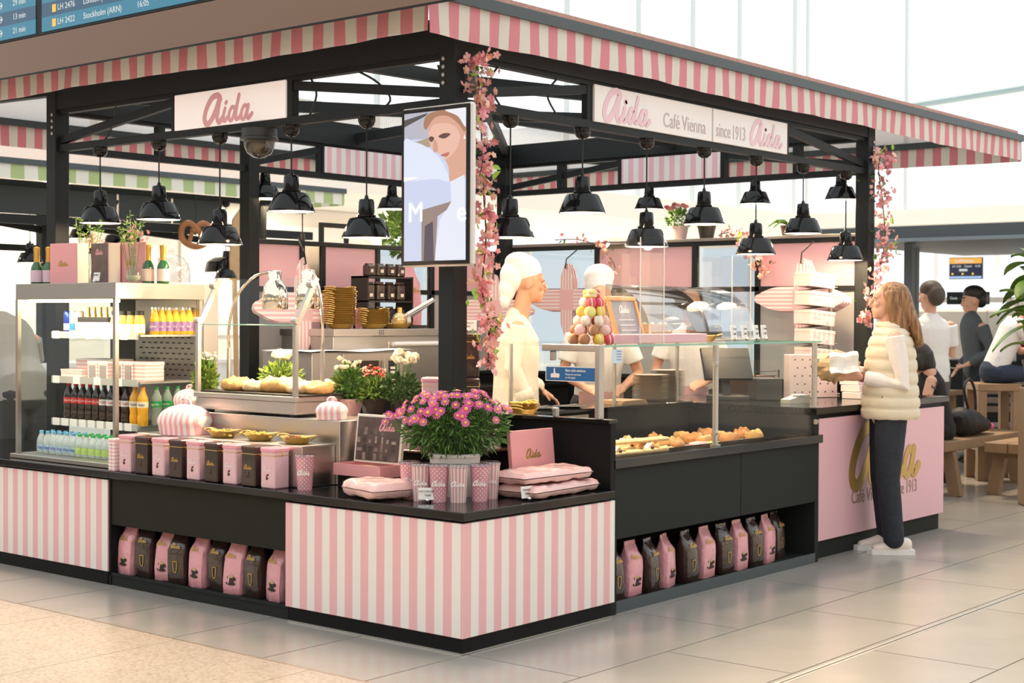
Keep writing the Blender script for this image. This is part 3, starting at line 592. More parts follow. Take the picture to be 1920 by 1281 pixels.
# ------------------------------------------------------------ shared builders for small goods
ZC = .635
m_pinkbox = mat('pink_card', (.78, .36, .37), .45); m_cream = mat('cream_card', (.84, .76, .66), .6); m_choc = mat('chocolate_tin', (.035, .020, .016), .3, coat=.3); m_tinp = mat('pink_tin', (.74, .48, .53), .3, coat=.3); m_tinlid = mat('pink_tin_lid', (.80, .36, .42), .3, coat=.3)
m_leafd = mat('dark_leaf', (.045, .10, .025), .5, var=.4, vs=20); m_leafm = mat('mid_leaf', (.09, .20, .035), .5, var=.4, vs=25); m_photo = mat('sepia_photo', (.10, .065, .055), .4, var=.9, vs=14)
m_soil = mat('soil', (.03, .02, .015), .9)
def foliage(name, c, r, n, l, w, m, par, seed=1, top=.2, smooth=0, droop=.0):
    rd = random.Random(seed); g = G()
    for k in range(n):
        while True:
            p = Vector((rd.uniform(-1, 1), rd.uniform(-1, 1), rd.uniform(-1, 1)))
            if .15 < p.length < 1 and p.z > -1+top: break
        q = Vector((p.x*r[0], p.y*r[1], p.z*r[2]))+Vector(c); d = (p+Vector((rd.gauss(0, .4), rd.gauss(0, .4), rd.gauss(.25, .4)-droop))).normalized(); s = d.orthogonal().normalized(); s.rotate(Matrix.Rotation(rd.uniform(0, 6.3), 3, d)); k_ = rd.uniform(.7, 1.3); L_ = d*l*k_; S = s*w*k_*.5; nn = d.cross(s)*l*.12
        g.add([q, q+L_*.45+S+nn, q+L_, q+L_*.45-S+nn], [(0, 1, 2), (0, 2, 3)])
    return tag(g.build(name, m, par), kind='stuff')
def daisy_mesh(n=11, r=.022):
    g = G()
    for k in range(n):
        a = 2*pi*k/n; w = pi/n*.9; c = lambda q, ra, z: (ra*cos(a+q), ra*sin(a+q), z)
        g.add([c(0, r*.2, 0), c(-w, r*.7, .003), c(0, r, .001), c(w, r*.7, .003)], [(0, 1, 2, 3)])
    return g.mesh('petals')
def ball_mesh(): return G().sph((0, 0, .002), (.0075, .0075, .005), 8, 5).mesh('flower_centre', 180)
def rose_mesh(r=.024):
    g = G(); rd = random.Random(3)
    for lay in range(4):
        rr = r*(1-.2*lay); z = .004*lay
        for k in range(5):
            a = 2*pi*k/5+lay*.7; w = .75; c = lambda q, ra, zz: (ra*cos(a+q), ra*sin(a+q), zz)
            g.add([c(0, rr*.1, z-.006), c(-w, rr*.85, z+.004), c(-w*.5, rr, z+.014), c(w*.5, rr, z+.014), c(w, rr*.85, z+.004)], [(0, 1, 2, 3, 4)])
    return g.mesh('flower', 180)
ME_daisy = daisy_mesh(); ME_dc = ball_mesh(); ME_rose = rose_mesh(); ME_small = blossom_mesh(5, .012, .005, 1)
def pot(par, r0, r1, h, m, sq=False):
    prof = [(r0, 0), (r1*.97, h*.86), (r1, h*.86), (r1*1.02, h), (r1*.92, h), (r1*.88, h*.85)]
    if sq:
        g = G(); rings = [[Vector((sx*r, sy*r, z)) for sx, sy in ((-1, -1), (1, -1), (1, 1), (-1, 1))] for r, z in prof]; g.loft(rings); g.build('pot', m, par)
    else: G().lathe(prof, 24).build('pot', m, par, smooth=40)
    G().lathe([(r1*.86, h*.88), (.01, h*.9)], 16, caps=False).build('soil', m_soil, par)
def stems(par, base, tops, m=None):
    g = G()
    for t in tops: b = Vector(base)+Vector((t[0]*.2, t[1]*.2, 0)); g.tube([b, (b+Vector(t))/2+Vector((0, 0, .01)), t], .002, 4)
    return tag(g.build('stems', m or m_leafm, par), kind='stuff')
def flat_tag(loc, rz, w, h, label, group=None, lines=('',), holder=True, tilt=-.15):
    t = thing('price_card', label, 'price card', loc, rz, group)
    G().box(-w/2, -.001, 0, w/2, .001, h).build('card', m_paper, t, (0, 0, .012), rot=(tilt, 0, 0))
    for i, s_ in enumerate(lines):
        if s_: text(s_, h*.2, m_ink, t, (0, -.0022-tilt*-.0, .012+h*(.72-.35*i)), rot=(tilt, 0, 0))
    if holder: G().sph((0, -.012, .011), (.011, .011, .011), 12, 8).build('holder', mat('chrome', (.7, .7, .7), .1, 1), t, smooth=180)
    return t
# tins
ME_tin = G().box(-.052, -.05, 0, .052, .05, .188, .006).mesh('tin_body'); ME_lid = G().box(-.055, -.053, .180, .055, .053, .205, .006).mesh('tin_lid'); ME_wire = G().box(-.0535, -.0515, .164, .0535, .0515, .167).mesh('clasp_wire')
ME_clasp = G().tube([(-.0, -.054, .160), (.0, -.060, .172), (0, -.056, .186)], .0025, 6).mesh('clasp')
def tin(loc, rz, dark, label, group, mark=True, sc=1.0):
    t = thing('storage_tin', label, 'tin', loc, rz, group); t.scale = (sc,)*3
    link('tin_body', ME_tin, m_choc if dark else m_tinp, t); link('tin_lid', ME_lid, mat('chocolate_lid', (.06, .025, .02), .3, coat=.3) if dark else m_tinlid, t); link('clasp_wire', ME_wire, m_gold, t); link('clasp', ME_clasp, m_gold, t, (0, 0, 0), pi/2)
    logo(t, (0, -.0512, .098), .058, m_goldp if dark else mat('pale_print', (.86, .72, .75), .4))
    if mark:
        g = G(); ribbon(g, [(-.006, -.01), (-.002, .008), (.006, .012)], .009); ribbon(g, [(0, -.012), (.006, -.004)], .006); g.build('bean_mark', mat('brown_print', (.10, .045, .035), .5), t, (0, -.0514, .058))
    return t
seq = ['first pink', 'first dark brown', 'second pink', 'second dark brown', 'third pink', 'third dark brown', 'fourth pink', 'fourth dark brown', 'fifth pink']
for k in range(9): tin((.082, 2.512-k*.1475, ZC), WEST, k % 2 == 1, seq[k]+' aida tin from the fridge in the front row', 'aida tins in the front row')
for k in range(2):
    boxo('slim_box', stripes('slim_stripes', 'Z', .02, (.80, .48, .52), (.85, .80, .76), .5), None, -.05, -.013, 0, .05, .013, .18, .002)
    o = bpy.data.objects[-1] if False else COL.objects[-1]; o.location = (.07+.0*k, 2.60+k*.03, ZC); tag(o, ['slim pink box beside the first pink tin', 'slim pink box nearest the fridge base'][k], 'box', 'slim pink boxes')
# cups
m_dots = None
def dots_mat():
    m = mat('polka_dots', (.74, .33, .40), .25, coat=.3); nt = m.node_tree; b = nt.nodes['Principled BSDF']; N = nt.nodes.new; L = nt.links.new
    tc = N('ShaderNodeTexCoord'); sx = N('ShaderNodeSeparateXYZ'); L(tc.outputs['Object'], sx.inputs[0]); a = N('ShaderNodeMath'); a.operation = 'ARCTAN2'; L(sx.outputs['Y'], a.inputs[0]); L(sx.outputs['X'], a.inputs[1])
    cb = N('ShaderNodeCombineXYZ'); k = N('ShaderNodeMath'); k.operation = 'MULTIPLY'; k.inputs[1].default_value = 1.91; L(a.outputs[0], k.inputs[0]); k2 = N('ShaderNodeMath'); k2.operation = 'MULTIPLY'; k2.inputs[1].default_value = 48; L(sx.outputs['Z'], k2.inputs[0])
    # two offset grids of dots
    outs = []
    for off in (0, .5):
        ds = []
        for src in (k, k2):
            ad = N('ShaderNodeMath'); ad.operation = 'ADD'; ad.inputs[1].default_value = 100+off; L(src.outputs[0], ad.inputs[0]); fr = N('ShaderNodeMath'); fr.operation = 'FRACT'; L(ad.outputs[0], fr.inputs[0]); sb = N('ShaderNodeMath'); sb.operation = 'SUBTRACT'; sb.inputs[1].default_value = .5; L(fr.outputs[0], sb.inputs[0]); pw = N('ShaderNodeMath'); pw.operation = 'MULTIPLY'; L(sb.outputs[0], pw.inputs[0]); L(sb.outputs[0], pw.inputs[1]); ds.append(pw)
        s_ = N('ShaderNodeMath'); s_.operation = 'ADD'; L(ds[0].outputs[0], s_.inputs[0]); L(ds[1].outputs[0], s_.inputs[1]); lt = N('ShaderNodeMath'); lt.operation = 'LESS_THAN'; lt.inputs[1].default_value = .026; L(s_.outputs[0], lt.inputs[0]); outs.append(lt)
    mx_ = N('ShaderNodeMath'); mx_.operation = 'MAXIMUM'; L(outs[0].outputs[0], mx_.inputs[0]); L(outs[1].outputs[0], mx_.inputs[1])
    mx = N('ShaderNodeMix'); mx.data_type = 'RGBA'; mx.inputs[6].default_value = (.74, .33, .40, 1); mx.inputs[7].default_value = (.88, .80, .80, 1); L(mx_.outputs[0], mx.inputs[0]); L(mx.outputs[2], b.inputs['Base Color'])
    return m
m_dots = dots_mat(); m_cupst = stripes('cup_stripes', 'X', 2*pi/16, (.72, .36, .42), (.84, .78, .72), .5, 0, .25, radial=True)
ME_cup = G().lathe([(.036, 0), (.037, .004), (.0465, .160), (.049, .165), (.0475, .168), (.0445, .165), (.035, .01)], 28).mesh('cup_body', 40)
ME_cuplid = G().lathe([(.050, .162), (.051, .170), (.047, .176), (.01, .178)], 24).mesh('cup_lid', 40)
def cup(loc, dots, label, group, rz=0):
    t = thing('travel_cup', label, 'cup', loc, rz, group)
    link('cup_body', ME_cup, m_dots if dots else m_cupst, t); link('cup_lid', ME_cuplid, glass('lid_plastic', (.8, .82, .84), .3), t)
    a = -pi/2-.82+pi/2; d = Vector((-.77, -.64, 0)); logo(t, (d.x*.0445-0, d.y*.0445, .088), .062, mat('pale_print2', (.88, .82, .80), .4), rz=yaw-pi/2)
    return t
cl = ['dotted pink cup at the left end of the cup arc', 'striped pink cup second from the left in the cup arc', 'dotted pink cup third in the arc behind the price card', 'striped pink cup at the front of the cup arc', 'dotted pink cup second from the right in the cup arc', 'striped pink cup at the right end of the cup arc']
for k, (x, y) in enumerate(((.232, .545), (.195, .435), (.22, .345), (.265, .265), (.36, .215), (.47, .245))): cup((x, y, ZC), k % 2 == 0, cl[k], 'cups round the daisy pot')
cup((.13, 1.165, ZC), True, 'single dotted pink cup standing beside the last pink tin', None)
# daisy planter
dp = thing('daisy_planter', 'white pot of pink daisies with yellow centres on the corner counter', 'potted plant', (.47, .47, ZC))
G().lathe([(.10, 0), (.118, .19), (.125, .19), (.125, .205), (.112, .205), (.108, .18)], 32, sx=1.05, sy=1.05).build('pot', mat('white_ceramic', (.82, .82, .80), .35), dp, smooth=40)
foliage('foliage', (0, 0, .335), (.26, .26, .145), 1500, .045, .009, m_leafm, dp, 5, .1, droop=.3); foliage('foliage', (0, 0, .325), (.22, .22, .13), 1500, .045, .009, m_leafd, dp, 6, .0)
m_dais = [mat('daisy_pink', (.72, .17, .42), .5), mat('daisy_magenta', (.62, .09, .34), .5)]; m_dcen = mat('daisy_centre', (.85, .42, .08), .6); random.seed(5); tops = []
for k in range(84):
    a = random.gauss(3.84, 1.25); e = random.uniform(.12, 1.3)**.9; rr = random.uniform(.98, 1.14); d = Vector((cos(a)*cos(e), sin(a)*cos(e), sin(e))); p = Vector((d.x*.27*rr, d.y*.27*rr, .345+d.z*.15*rr)); tops.append(tuple(p-d*.01))
    r_ = (d*.75+Vector((-.35, -.3, .3))*.7).to_track_quat('Z', 'Y').to_euler(); f = link('flower', ME_daisy, m_dais[k % 2], dp, p, rot=r_, scale=random.uniform(.95, 1.3)); link('flower_centre', ME_dc, m_dcen, f)
for k in range(5):
    p = Vector((-.16-.022*k*.5, .22+.026*k*.5, .40-.014*k)); r_ = Vector((-.7, -.4, .5)).to_track_quat('Z', 'Y').to_euler(); f = link('flower', ME_daisy, m_dais[k % 2], dp, p+Vector((random.gauss(0, .015),)*3), rot=r_); link('flower_centre', ME_dc, m_dcen, f); tops.append(tuple(p))
stems(dp, (0, 0, .2), tops)
# bagged blankets / soft packs
def pack(loc, rz, L_, W_, H_, label, seed, group=None, rot=None):
    rd = random.Random(seed); t = thing('soft_pack', label, 'package', loc, rz, group, rot); a = [rd.uniform(0, 6) for _ in range(8)]
    def sh(u, v, s, k=1.0):
        x = (u-.5)*L_; y = (v-.5)*W_; ex = max(0, 1-abs(2*u-1)**9)**.4; ey = max(0, 1-abs(2*v-1)**9)**.4; e = ex*ey
        wv = .005*sin(x*26+a[0]+y*9)+.004*sin(y*34+a[1])+.004*sin((x+y)*41+a[2])+.003*sin((x-y)*77+a[3])
        return (x*k, y*k, H_/2+s*(H_/2*e*(.86)+wv*.6*e)+(.004*s if s > 0 else 0))
    g = G().grid(lambda u, v: sh(u, v, 1), 30, 22); g.grid(lambda u, v: sh(u, v, -1), 30, 22); g.build('blanket', mat('pink_fleece', (.90, .62, .60), .7, bump=.3, bs=90), t, smooth=180)
    g = G().grid(lambda u, v: sh(u, v, 1.04, 1.03), 30, 22); g.build('film', glass('wrap_film', (.95, .92, .91), .18, .08), t, smooth=180)
    return t
pack((.135, .655, ZC), -.25, .24, .30, .09, 'puffy pink fleece pack left of the cups', 3)
pack((.80, .155, ZC), .06, .56, .25, .065, 'lower pink fleece pack of the pair below the pink card', 4); pack((.76, .165, ZC+.066), -.03, .52, .24, .065, 'upper pink fleece pack of the pair below the pink card', 7)
# pink standing card, price cards
pk = thing('gift_card', 'upright pink aida presentation card leaning behind the fleece packs', 'card', (.90, .33, .70), .0)
cv = G().box(-.17, -.012, 0, .17, .012, .235, .002).build('cover', m_pinkbox, pk, rot=(-.10, 0, .0)); logo(cv, (.0, -.0128, .115), .115, m_goldp); boxo('stand', m_black, pk, -.12, .03, -.065, .12, .06, .0)
flat_tag((.165, .365, ZC), WEST+.65, .088, .056, 'white price card in front of the cups', None, ('aida Coffeebecher', '14,90€')); flat_tag((.525, .06, ZC), -.15, .074, .056, 'white price card in front of the fleece packs', None, ('Kuscheldecke', '29,90€'))
# opened gift box with sepia photo
ob = thing('gift_box', 'open pink gift box with sepia photograph inside its lid', 'box', (.35, .975, .70), WEST)
for a in ((-.165, -.05, 0, .165, -.045, .058), (-.165, .105, 0, .165, .11, .058), (-.165, -.045, 0, -.16, .105, .058), (.16, -.045, 0, .165, .105, .058), (-.16, -.045, 0, .16, .105, .005)): boxo('box_wall', m_pinkbox if a[1] < -.04 or a[3] > .1 else m_cream, ob, *a)
lid = G().box(-.165, 0, 0, .165, .02, .245, .002).build('lid', m_cream, ob, (0, .09, .056), rot=(-.12, 0, 0)); boxo('photo', m_photo, lid, -.15, -.003, .012, .15, 0, .232); logo(lid, (.06, -.0045, .185), .11, m_pinkbox)
G().sph((0, .03, .03), (.12, .05, .022), 20, 8).build('liner', mat('brown_liner', (.25, .13, .07), .6), ob, smooth=180)
rd = random.Random(14)
for k in range(26):
    x0 = -.145+(k % 7)*.041+rd.uniform(-.006, .006); z0 = .016+(k//7)*.042; c = rd.choice((.05, .14, .22, .34)); boxo('photo_patch', mat('sepia%d' % (k % 4+int(c*100)*4), (c, c*.78, c*.66), .5, var=.7, vs=70), lid, x0, -.0034-.0002*(k % 3), z0, min(.149, x0+rd.uniform(.012, .036)), -.003, z0+rd.uniform(.012, .044))
boxo('box_stand', m_black, None, .31, .83, ZC, .46, 1.12, .70, .003); tag(COL.objects[-1], 'low black block under the open gift box', 'riser')
# round striped tins on the riser
m_rt = stripes('round_tin_stripes', 'X', 2*pi/26, (.80, .42, .45), (.86, .77, .70), .5, radial=True)
for (x, y, l) in ((.74, 1.0, 'round striped tin left of the daisies on the brown ledge'), (1.0, .73, 'round striped tin right of the daisies on the brown ledge')):
    t = thing('round_tin', l, 'tin', (x, y, .815)); G().lathe([(.075, 0), (.075, .075)], 32).build('tin_body', m_rt, t, smooth=40); G().lathe([(.078, .068), (.078, .095), (.07, .10), (.01, .102)], 32).build('tin_lid', m_rt, t, smooth=40)
# potted flowers on the deck behind
def potted(loc, label, pm, sq, fol, n, lm, flowers, seed, r=.055, h=.10, cat='potted plant', fm=None, fs=1.0, fme=None, spread=.07, zf=.22):
    t = thing('potted_flower', label, cat, loc, random.uniform(0, 1.5)); pot(t, r*.72, r, h, pm, sq); foliage('foliage', (0, 0, h+fol[2]*.75), fol, n, .04, .018, lm, t, seed, .25)
    rd = random.Random(seed); tp = []
    for k in range(flowers):
        a = rd.uniform(0, 6.3); q = rd.uniform(0, 1)**.5*spread; p = Vector((cos(a)*q, sin(a)*q, h+zf+rd.uniform(-.025, .025)-q*.25)); tp.append(tuple(p-Vector((0, 0, .006))))
        link('flower', fme or ME_rose, fm, t, p, rot=(rd.gauss(0, .35)+.25, rd.gauss(0, .35), rd.uniform(0, 6)), scale=fs*rd.uniform(.8, 1.15))
    stems(t, (0, 0, h*.8), tp); return t
m_pinkpot = mat('pink_pot', (.80, .46, .42), .4); m_brpot = mat('brown_pot', (.035, .022, .016), .35); m_wfl = mat('white_petal', (.88, .82, .68), .6); m_cfl = mat('coral_petal', (.80, .24, .17), .6)
m_leafy = mat('lime_leaf', (.16, .26, .04), .5, var=.3, vs=25)
potted((.75, 1.5, .95), 'pink square pot of white pinks left of the coral flowers', m_pinkpot, True, (.065, .065, .10), 500, m_leafm, 12, 21, fm=m_wfl, fs=.75, spread=.085, zf=.20, r=.058)
potted((.84, 1.40, .95), 'dark pot of coral kalanchoe between two white flowering plants', m_brpot, True, (.075, .075, .06), 300, m_leafy, 40, 22, fm=m_cfl, fme=ME_small, fs=1.3, spread=.065, zf=.155)
potted((.92, 1.27, .95), 'dark pot of white roses beside the pink tin', m_brpot, False, (.095, .095, .075), 420, m_leafd, 11, 23, fm=m_wfl, fs=1.2, spread=.075, zf=.225)
# tins by the corner post
tin((.93, 1.03, .95), WEST+.5, False, 'pink tin standing behind the daisies near the post', None, False, 1.1)
for k in range(2): tin((.93, .80, .95+.232*k), WEST+.85, True, ['lower of two stacked chocolate brown tins by the post', 'upper of two stacked chocolate brown tins by the post'][k], 'stacked brown tins', False, 1.12)
flat_tag((.93, .80, .95+.464), WEST+.85, .10, .055, 'white price card on the stacked brown tins', None, ('aida Kaffeedose', '12,90€'))
# ------------------------------------------------------------ drinks fridge
m_fsteel = mat('fridge_steel', (.44, .42, .39), .34, 1.0); m_dk = mat('fridge_liner', (.06, .06, .06), .5)
fr = thing('drinks_fridge', 'steel and glass drinks fridge on the left counter', 'fridge')
FX0, FX1, FY0, FY1 = .10, .72, 2.69, 3.69
boxo('base_tray', m_fsteel, fr, FX0-.02, FY0-.01, ZC+.001, FX1, FY1+.03, ZC+.028, .003); boxo('canopy', m_fsteel, fr, FX0, FY0, 1.588, FX1, FY1, 1.681, .003)
for x, y in ((FX0, FY0), (FX0, FY1-.024), (FX1-.03, FY0)): boxo('corner_post', m_fsteel, fr, x, y, ZC+.028, x+.024, y+.024, 1.588)
boxo('rear_column', m_steel2, fr, FX1, FY0, ZC+.001, FX1+.11, FY0+.5, 1.68, .003)
boxo('glass_side', m_glass, fr, FX0+.026, FY0+.008, ZC+.03, FX1-.03, FY0+.014, 1.588); boxo('glass_front', m_glass, fr, FX0+.008, FY0+.026, ZC+.03, FX0+.014, FY1-.026, 1.588); boxo('glass_side', m_glass, fr, FX0+.026, FY1-.014, ZC+.03, FX1, FY1-.008, 1.588)
pf = boxo('back_panel', m_steel2, fr, FX1-.03, FY0+.03, ZC+.03, FX1-.02, FY0+.62, 1.588)
hm = G().box(-.006, -.011, -.004, .0, .011, .004).mesh('slot')
for i in range(9):
    for j in range(9): link('slot', hm, m_ink, pf, (FX1-.0302, FY0+.07+i*.058+(.029 if j % 2 else 0), 1.14+j*.032))
boxo('dark_column', m_dk, fr, FX1-.03, FY0+.63, ZC+.03, FX1-.01, FY1-.12, 1.588)
lamp = boxo('light_tube', mat('warm_tube', (1, .85, .6), .4, emit=9, ecol=(1, .74, .42)), fr, FX0+.05, FY0+.06, 1.57, FX0+.075, FY1-.06, 1.586)
SHZ = (.86, 1.115, 1.385)
for i, z in enumerate(SHZ):
    sh_ = boxo('fridge_shelf', m_steel2, fr, .30, FY0+.04, z-.012, FX1-.03, 3.60, z); boxo('price_rail', mat('price_rail', (.45, .45, .43), .4), sh_, .288, FY0+.06, z-.028, .30, 3.60, z+.012)
    for k in range((9, 4, 5)[i]):
        y = 3.55-k*(.09, .21, .17)[i]; c = boxo('price_tag', m_paper, sh_, .2865, y-.034, z-.03, .288, y+.034, z+.015)
bl = bpy.data.lights.new('fridge_light', 'AREA'); bl.shape = 'RECTANGLE'; bl.size = .03; bl.size_y = .85; bl.energy = 7; bl.color = (1, .78, .5); o = bpy.data.objects.new('fridge_light', bl); COL.objects.link(o); o.parent = fr; o.location = (FX0+.065, (FY0+FY1)/2, 1.565)
# bottles
m_lb = {}
def bottle_kind(name, prof, liq, lab, cap, zl0, zl1, rl, zc, brand=None, bcol=None, bs=.02):
    me = G().lathe(prof, 16).mesh('bottle_body', 60); ml = G().lathe([(rl, zl0), (rl, zl1)], 16, caps=False).mesh('bottle_label', 180); rc, h0, h1 = zc; mc = G().lathe([(rc, h0), (rc, h1), (rc*.8, h1+.002)], 12).mesh('cap', 40)
    def mk(loc, label, group, rz=0):
        t = thing('drink_bottle', label, 'bottle', loc, 0, group); link('bottle_body', me, liq, t); link('bottle_label', ml, lab, t); link('cap', mc, cap, t)
        if brand: text(brand, bs, bcol, t, (-.77*(rl+.002), -.64*(rl+.002), (zl0+zl1)/2), yaw-pi/2)
        return t
    return mk
red = mat('red_label', (.60, .02, .03), .4); m_cola = mat('cola', (.018, .008, .006), .06, coat=.5); blk = mat('black_cap', (.02, .02, .02), .4)
PET = [(.028, 0), (.031, .006), (.0315, .05), (.028, .075), (.032, .10), (.032, .14), (.029, .165), (.018, .19), (.0125, .205), (.0125, .212)]
cola = bottle_kind('cola', PET, m_cola, red, red, .105, .14, .0325, (.0135, .208, .222), 'Cola', m_white); cola0 = bottle_kind('cola0', PET, m_cola, mat('silver_label', (.75, .74, .72), .4), blk, .105, .14, .0325, (.0135, .208, .222), 'Cola', red)
fanta = bottle_kind('orange', PET, mat('orange_drink', (.85, .42, .02), .1, coat=.5), mat('cream_label', (.85, .78, .55), .4), mat('orange_cap', (.8, .3, .02), .4), .105, .14, .0325, (.0135, .208, .222), 'fanta', mat('blue_ink', (.03, .06, .4), .5)); sprite = bottle_kind('lemon', PET, mat('clear_lemonade', (.55, .68, .55), .08, alpha=.55, coat=.5), mat('green_label', (.03, .42, .10), .4), mat('green_cap', (.04, .4, .08), .4), .105, .14, .0325, (.0135, .208, .222), 'sprite', m_white)
y = 3.50
for k in range(9): (cola if k < 5 else cola0)((.345, y-k*.072, SHZ[0]), 'bottle of cola with red label on the middle fridge shelf' if k < 5 else 'bottle of cola with silver label on the middle fridge shelf', 'red label colas' if k < 5 else 'silver label colas')
for k in range(2): fanta((.345, 2.84-k*.0, SHZ[0]) if False else (.345+.0, 2.845-k*.075, SHZ[0]), 'bottle of orange drink beside the colas on the fridge shelf', 'orange drinks in the fridge')
for k in range(4): sprite((.43+k*.075, 2.755, SHZ[0]), 'bottle of lemonade with green label in the fridge', 'green label lemonades')
WAT = [(.026, 0), (.029, .005), (.029, .07), (.026, .085), (.016, .108), (.0115, .118), (.0115, .124)]
wb = bottle_kind('water', WAT, mat('clear_water', (.75, .85, .88), .08, alpha=.5, coat=.5), mat('blue_label', (.42, .60, .85), .4, var=.5, vs=40), mat('blue_cap', (.16, .48, .75), .4), .016, .05, .0297, (.013, .118, .132), 'Vio', mat('violet_ink', (.08, .05, .45), .5), .026); wg = bottle_kind('waterg', WAT, mat('clear_water', (1, 1, 1)), mat('lime_label', (.50, .72, .20), .4, var=.5, vs=60), mat('green_cap2', (.05, .45, .12), .4), .016, .055, .0297, (.013, .118, .132))
for r in range(2):
    for k in range(12): (wb if k < 6 else wg)((.22+r*.065, 3.60-k*.066-r*.02, ZC+.03), ('small water bottle with blue cap and label on the fridge floor' if k < 6 else 'small water bottle with green cap on the fridge floor'), 'blue capped waters' if k < 6 else 'green capped waters')
JU = [(.026, 0), (.029, .004), (.029, .085), (.026, .105), (.017, .135), (.017, .15)]
jo = bottle_kind('juice', JU, mat('orange_juice', (.86, .46, .03), .1, coat=.5), mat('juice_label', (.30, .17, .38), .4, var=.8, vs=60), mat('steel_cap', (.7, .7, .7), .3, 1), .02, .075, .0297, (.018, .146, .158), 'juice', m_white, .02); js = bottle_kind('smoothie', [(.028, 0), (.031, .004), (.031, .08), (.026, .10), (.024, .115)], mat('smoothie', (.85, .50, .12), .2), mat('oval_label', (.88, .80, .72), .4), blk, .01, .06, .0317, (.026, .112, .135))
for k in range(6): jo((.44+k*.048 if False else .42+.0*k+.05*k, 2.765, SHZ[2]), 'bottle of orange juice with purple label at the fridge side', 'purple label juices')
for k in range(3): js((.345, 2.80+k*.075, SHZ[2]), 'squat smoothie bottle with black lid on the top fridge shelf', 'smoothies on the top shelf')
jp = bottle_kind('pinksm', [(.028, 0), (.031, .004), (.031, .08), (.026, .10), (.024, .115)], mat('berry_smoothie', (.72, .30, .26), .2), mat('oval_label', (1, 1, 1)), blk, .01, .06, .0317, (.026, .112, .135)); jp((.345, 3.03, SHZ[2]), 'squat berry smoothie bottle on the top fridge shelf', None)
for k in range(3):
    t = thing('drink_can', ['blue and silver can at the left end of the top fridge shelf', 'second slim can on the top fridge shelf', 'pale slim can on the top fridge shelf'][k], 'can', (.35, 3.52-k*.06, SHZ[2])); G().lathe([(.022, 0), (.026, .006), (.026, .125), (.022, .135)], 16).build('can_body', mat('can%d' % k, ((.02, .06, .5), (.70, .72, .78), (.8, .76, .7))[k], .25, .5), t, smooth=40); G().lathe([(.0262, .02), (.0262, .06)], 16, caps=False).build('can_band', mat('canb%d' % k, ((.7, .7, .75), (.05, .3, .6), (.8, .5, .5))[k], .3, .3), t, smooth=180); G().lathe([(.022, .135), (.021, .132), (.01, .132)], 16).build('can_top', m_steel2, t)
cr = thing('bottle_carton', 'white carton holding gold necked bottles on the top fridge shelf', 'carton', (.35, 3.22, SHZ[2]))
boxo('carton_body', m_paper, cr, -.04, -.16, 0, .10, .14, .07, .002); boxo('carton_stripe', blk, cr, -.0405, -.16, .07, .10, .14, .10)
for k in range(5): G().lathe([(.02, .06), (.02, .10), (.012, .125), (.012, .16)], 12).build('bottle_neck', m_gold, cr, (.02, -.12+k*.06, 0), smooth=40)
# striped cake boxes with windows on the second shelf
m_bs = stripes('box_stripes', 'Z', .022, (.80, .50, .50), (.87, .80, .74), .5)
def cbox(loc, sx, sy, sz, label, win=False):
    t = thing('pastry_box', label, 'box', loc, 0, 'striped boxes in the fridge'); boxo('carton', m_bs, t, 0, -sy/2, 0, sx, sy/2, sz, .002); boxo('carton_lid', m_bs, t, -.002, -sy/2-.002, sz*.8, sx+.002, sy/2+.002, sz+.003, .002)
    if win: boxo('window_film', mat('box_window', (.30, .25, .24), .1, coat=.5), t, -.003, -sy*.32, sz*.12, 0, sy*.32, sz*.78)
cbox((.34, 3.47, SHZ[1]), .2, .22, .05, 'low striped pastry box at the far end of the fridge shelf'); cbox((.40, 3.36, SHZ[1]+.053), .2, .30, .06, 'striped pastry box resting on the low box')
for k in range(2): cbox((.33, 3.24-k*.105, SHZ[1]), .12, .095, .105, ['windowed pink box left in the pair behind the fridge post', 'windowed pink box right in the pair behind the fridge post'][k], True)
for k in range(2): cbox((.33, 2.99-k*.1, SHZ[1]), .14, .092, .11, ['windowed grey box right of the fridge post', 'windowed grey box nearest the fridge glass side'][k], True)
cbox((.34, 2.80, SHZ[1]), .14, .10, .11, 'striped cream box at the right end of the fridge shelf')
# ------------------------------------------------------------ on top of the fridge
ZF = 1.682
CH = [(.034, 0), (.036, .006), (.036, .085), (.031, .11), (.017, .135), (.0145, .15), (.0145, .20), (.016, .202)]
m_bg = mat('green_bottle', (.01, .10, .02), .08, coat=.6); m_foil = mat('gold_foil', (.72, .48, .12), .35, .9)
def champ(loc, label, k, dark):
    t = thing('sparkling_wine', label, 'bottle', loc, 0, 'sparkling wine on the fridge'); t.scale = (1.0, 1.0, .98); G().lathe(CH, 18).build('bottle_body', m_bg, t, smooth=50); G().lathe([(.0175, .135), (.0175, .2), (.0185, .202), (.0185, .225), (.01, .23)], 16).build('foil', m_foil, t, smooth=40); G().lathe([(.0365, .012), (.0365, .085)], 18, caps=False).build('bottle_label', mat('lilac_label', (.66, .50, .58), .5) if dark else mat('rose_label', (.84, .62, .52), .5), t, smooth=180)
champ((.20, 3.62, ZF), 'left of two dark labelled wine bottles beside the pink box', 0, True); champ((.24, 3.555, ZF), 'right of two dark labelled wine bottles beside the pink box', 0, True)
champ((.40, 2.795, ZF), 'small green wine bottle next to the glass vase', 0, False); champ((.445, 2.715, ZF), 'small green wine bottle in front of the glass dome', 0, False); champ((.50, 3.02, ZF), 'green wine bottle behind the glass vase', 0, False)
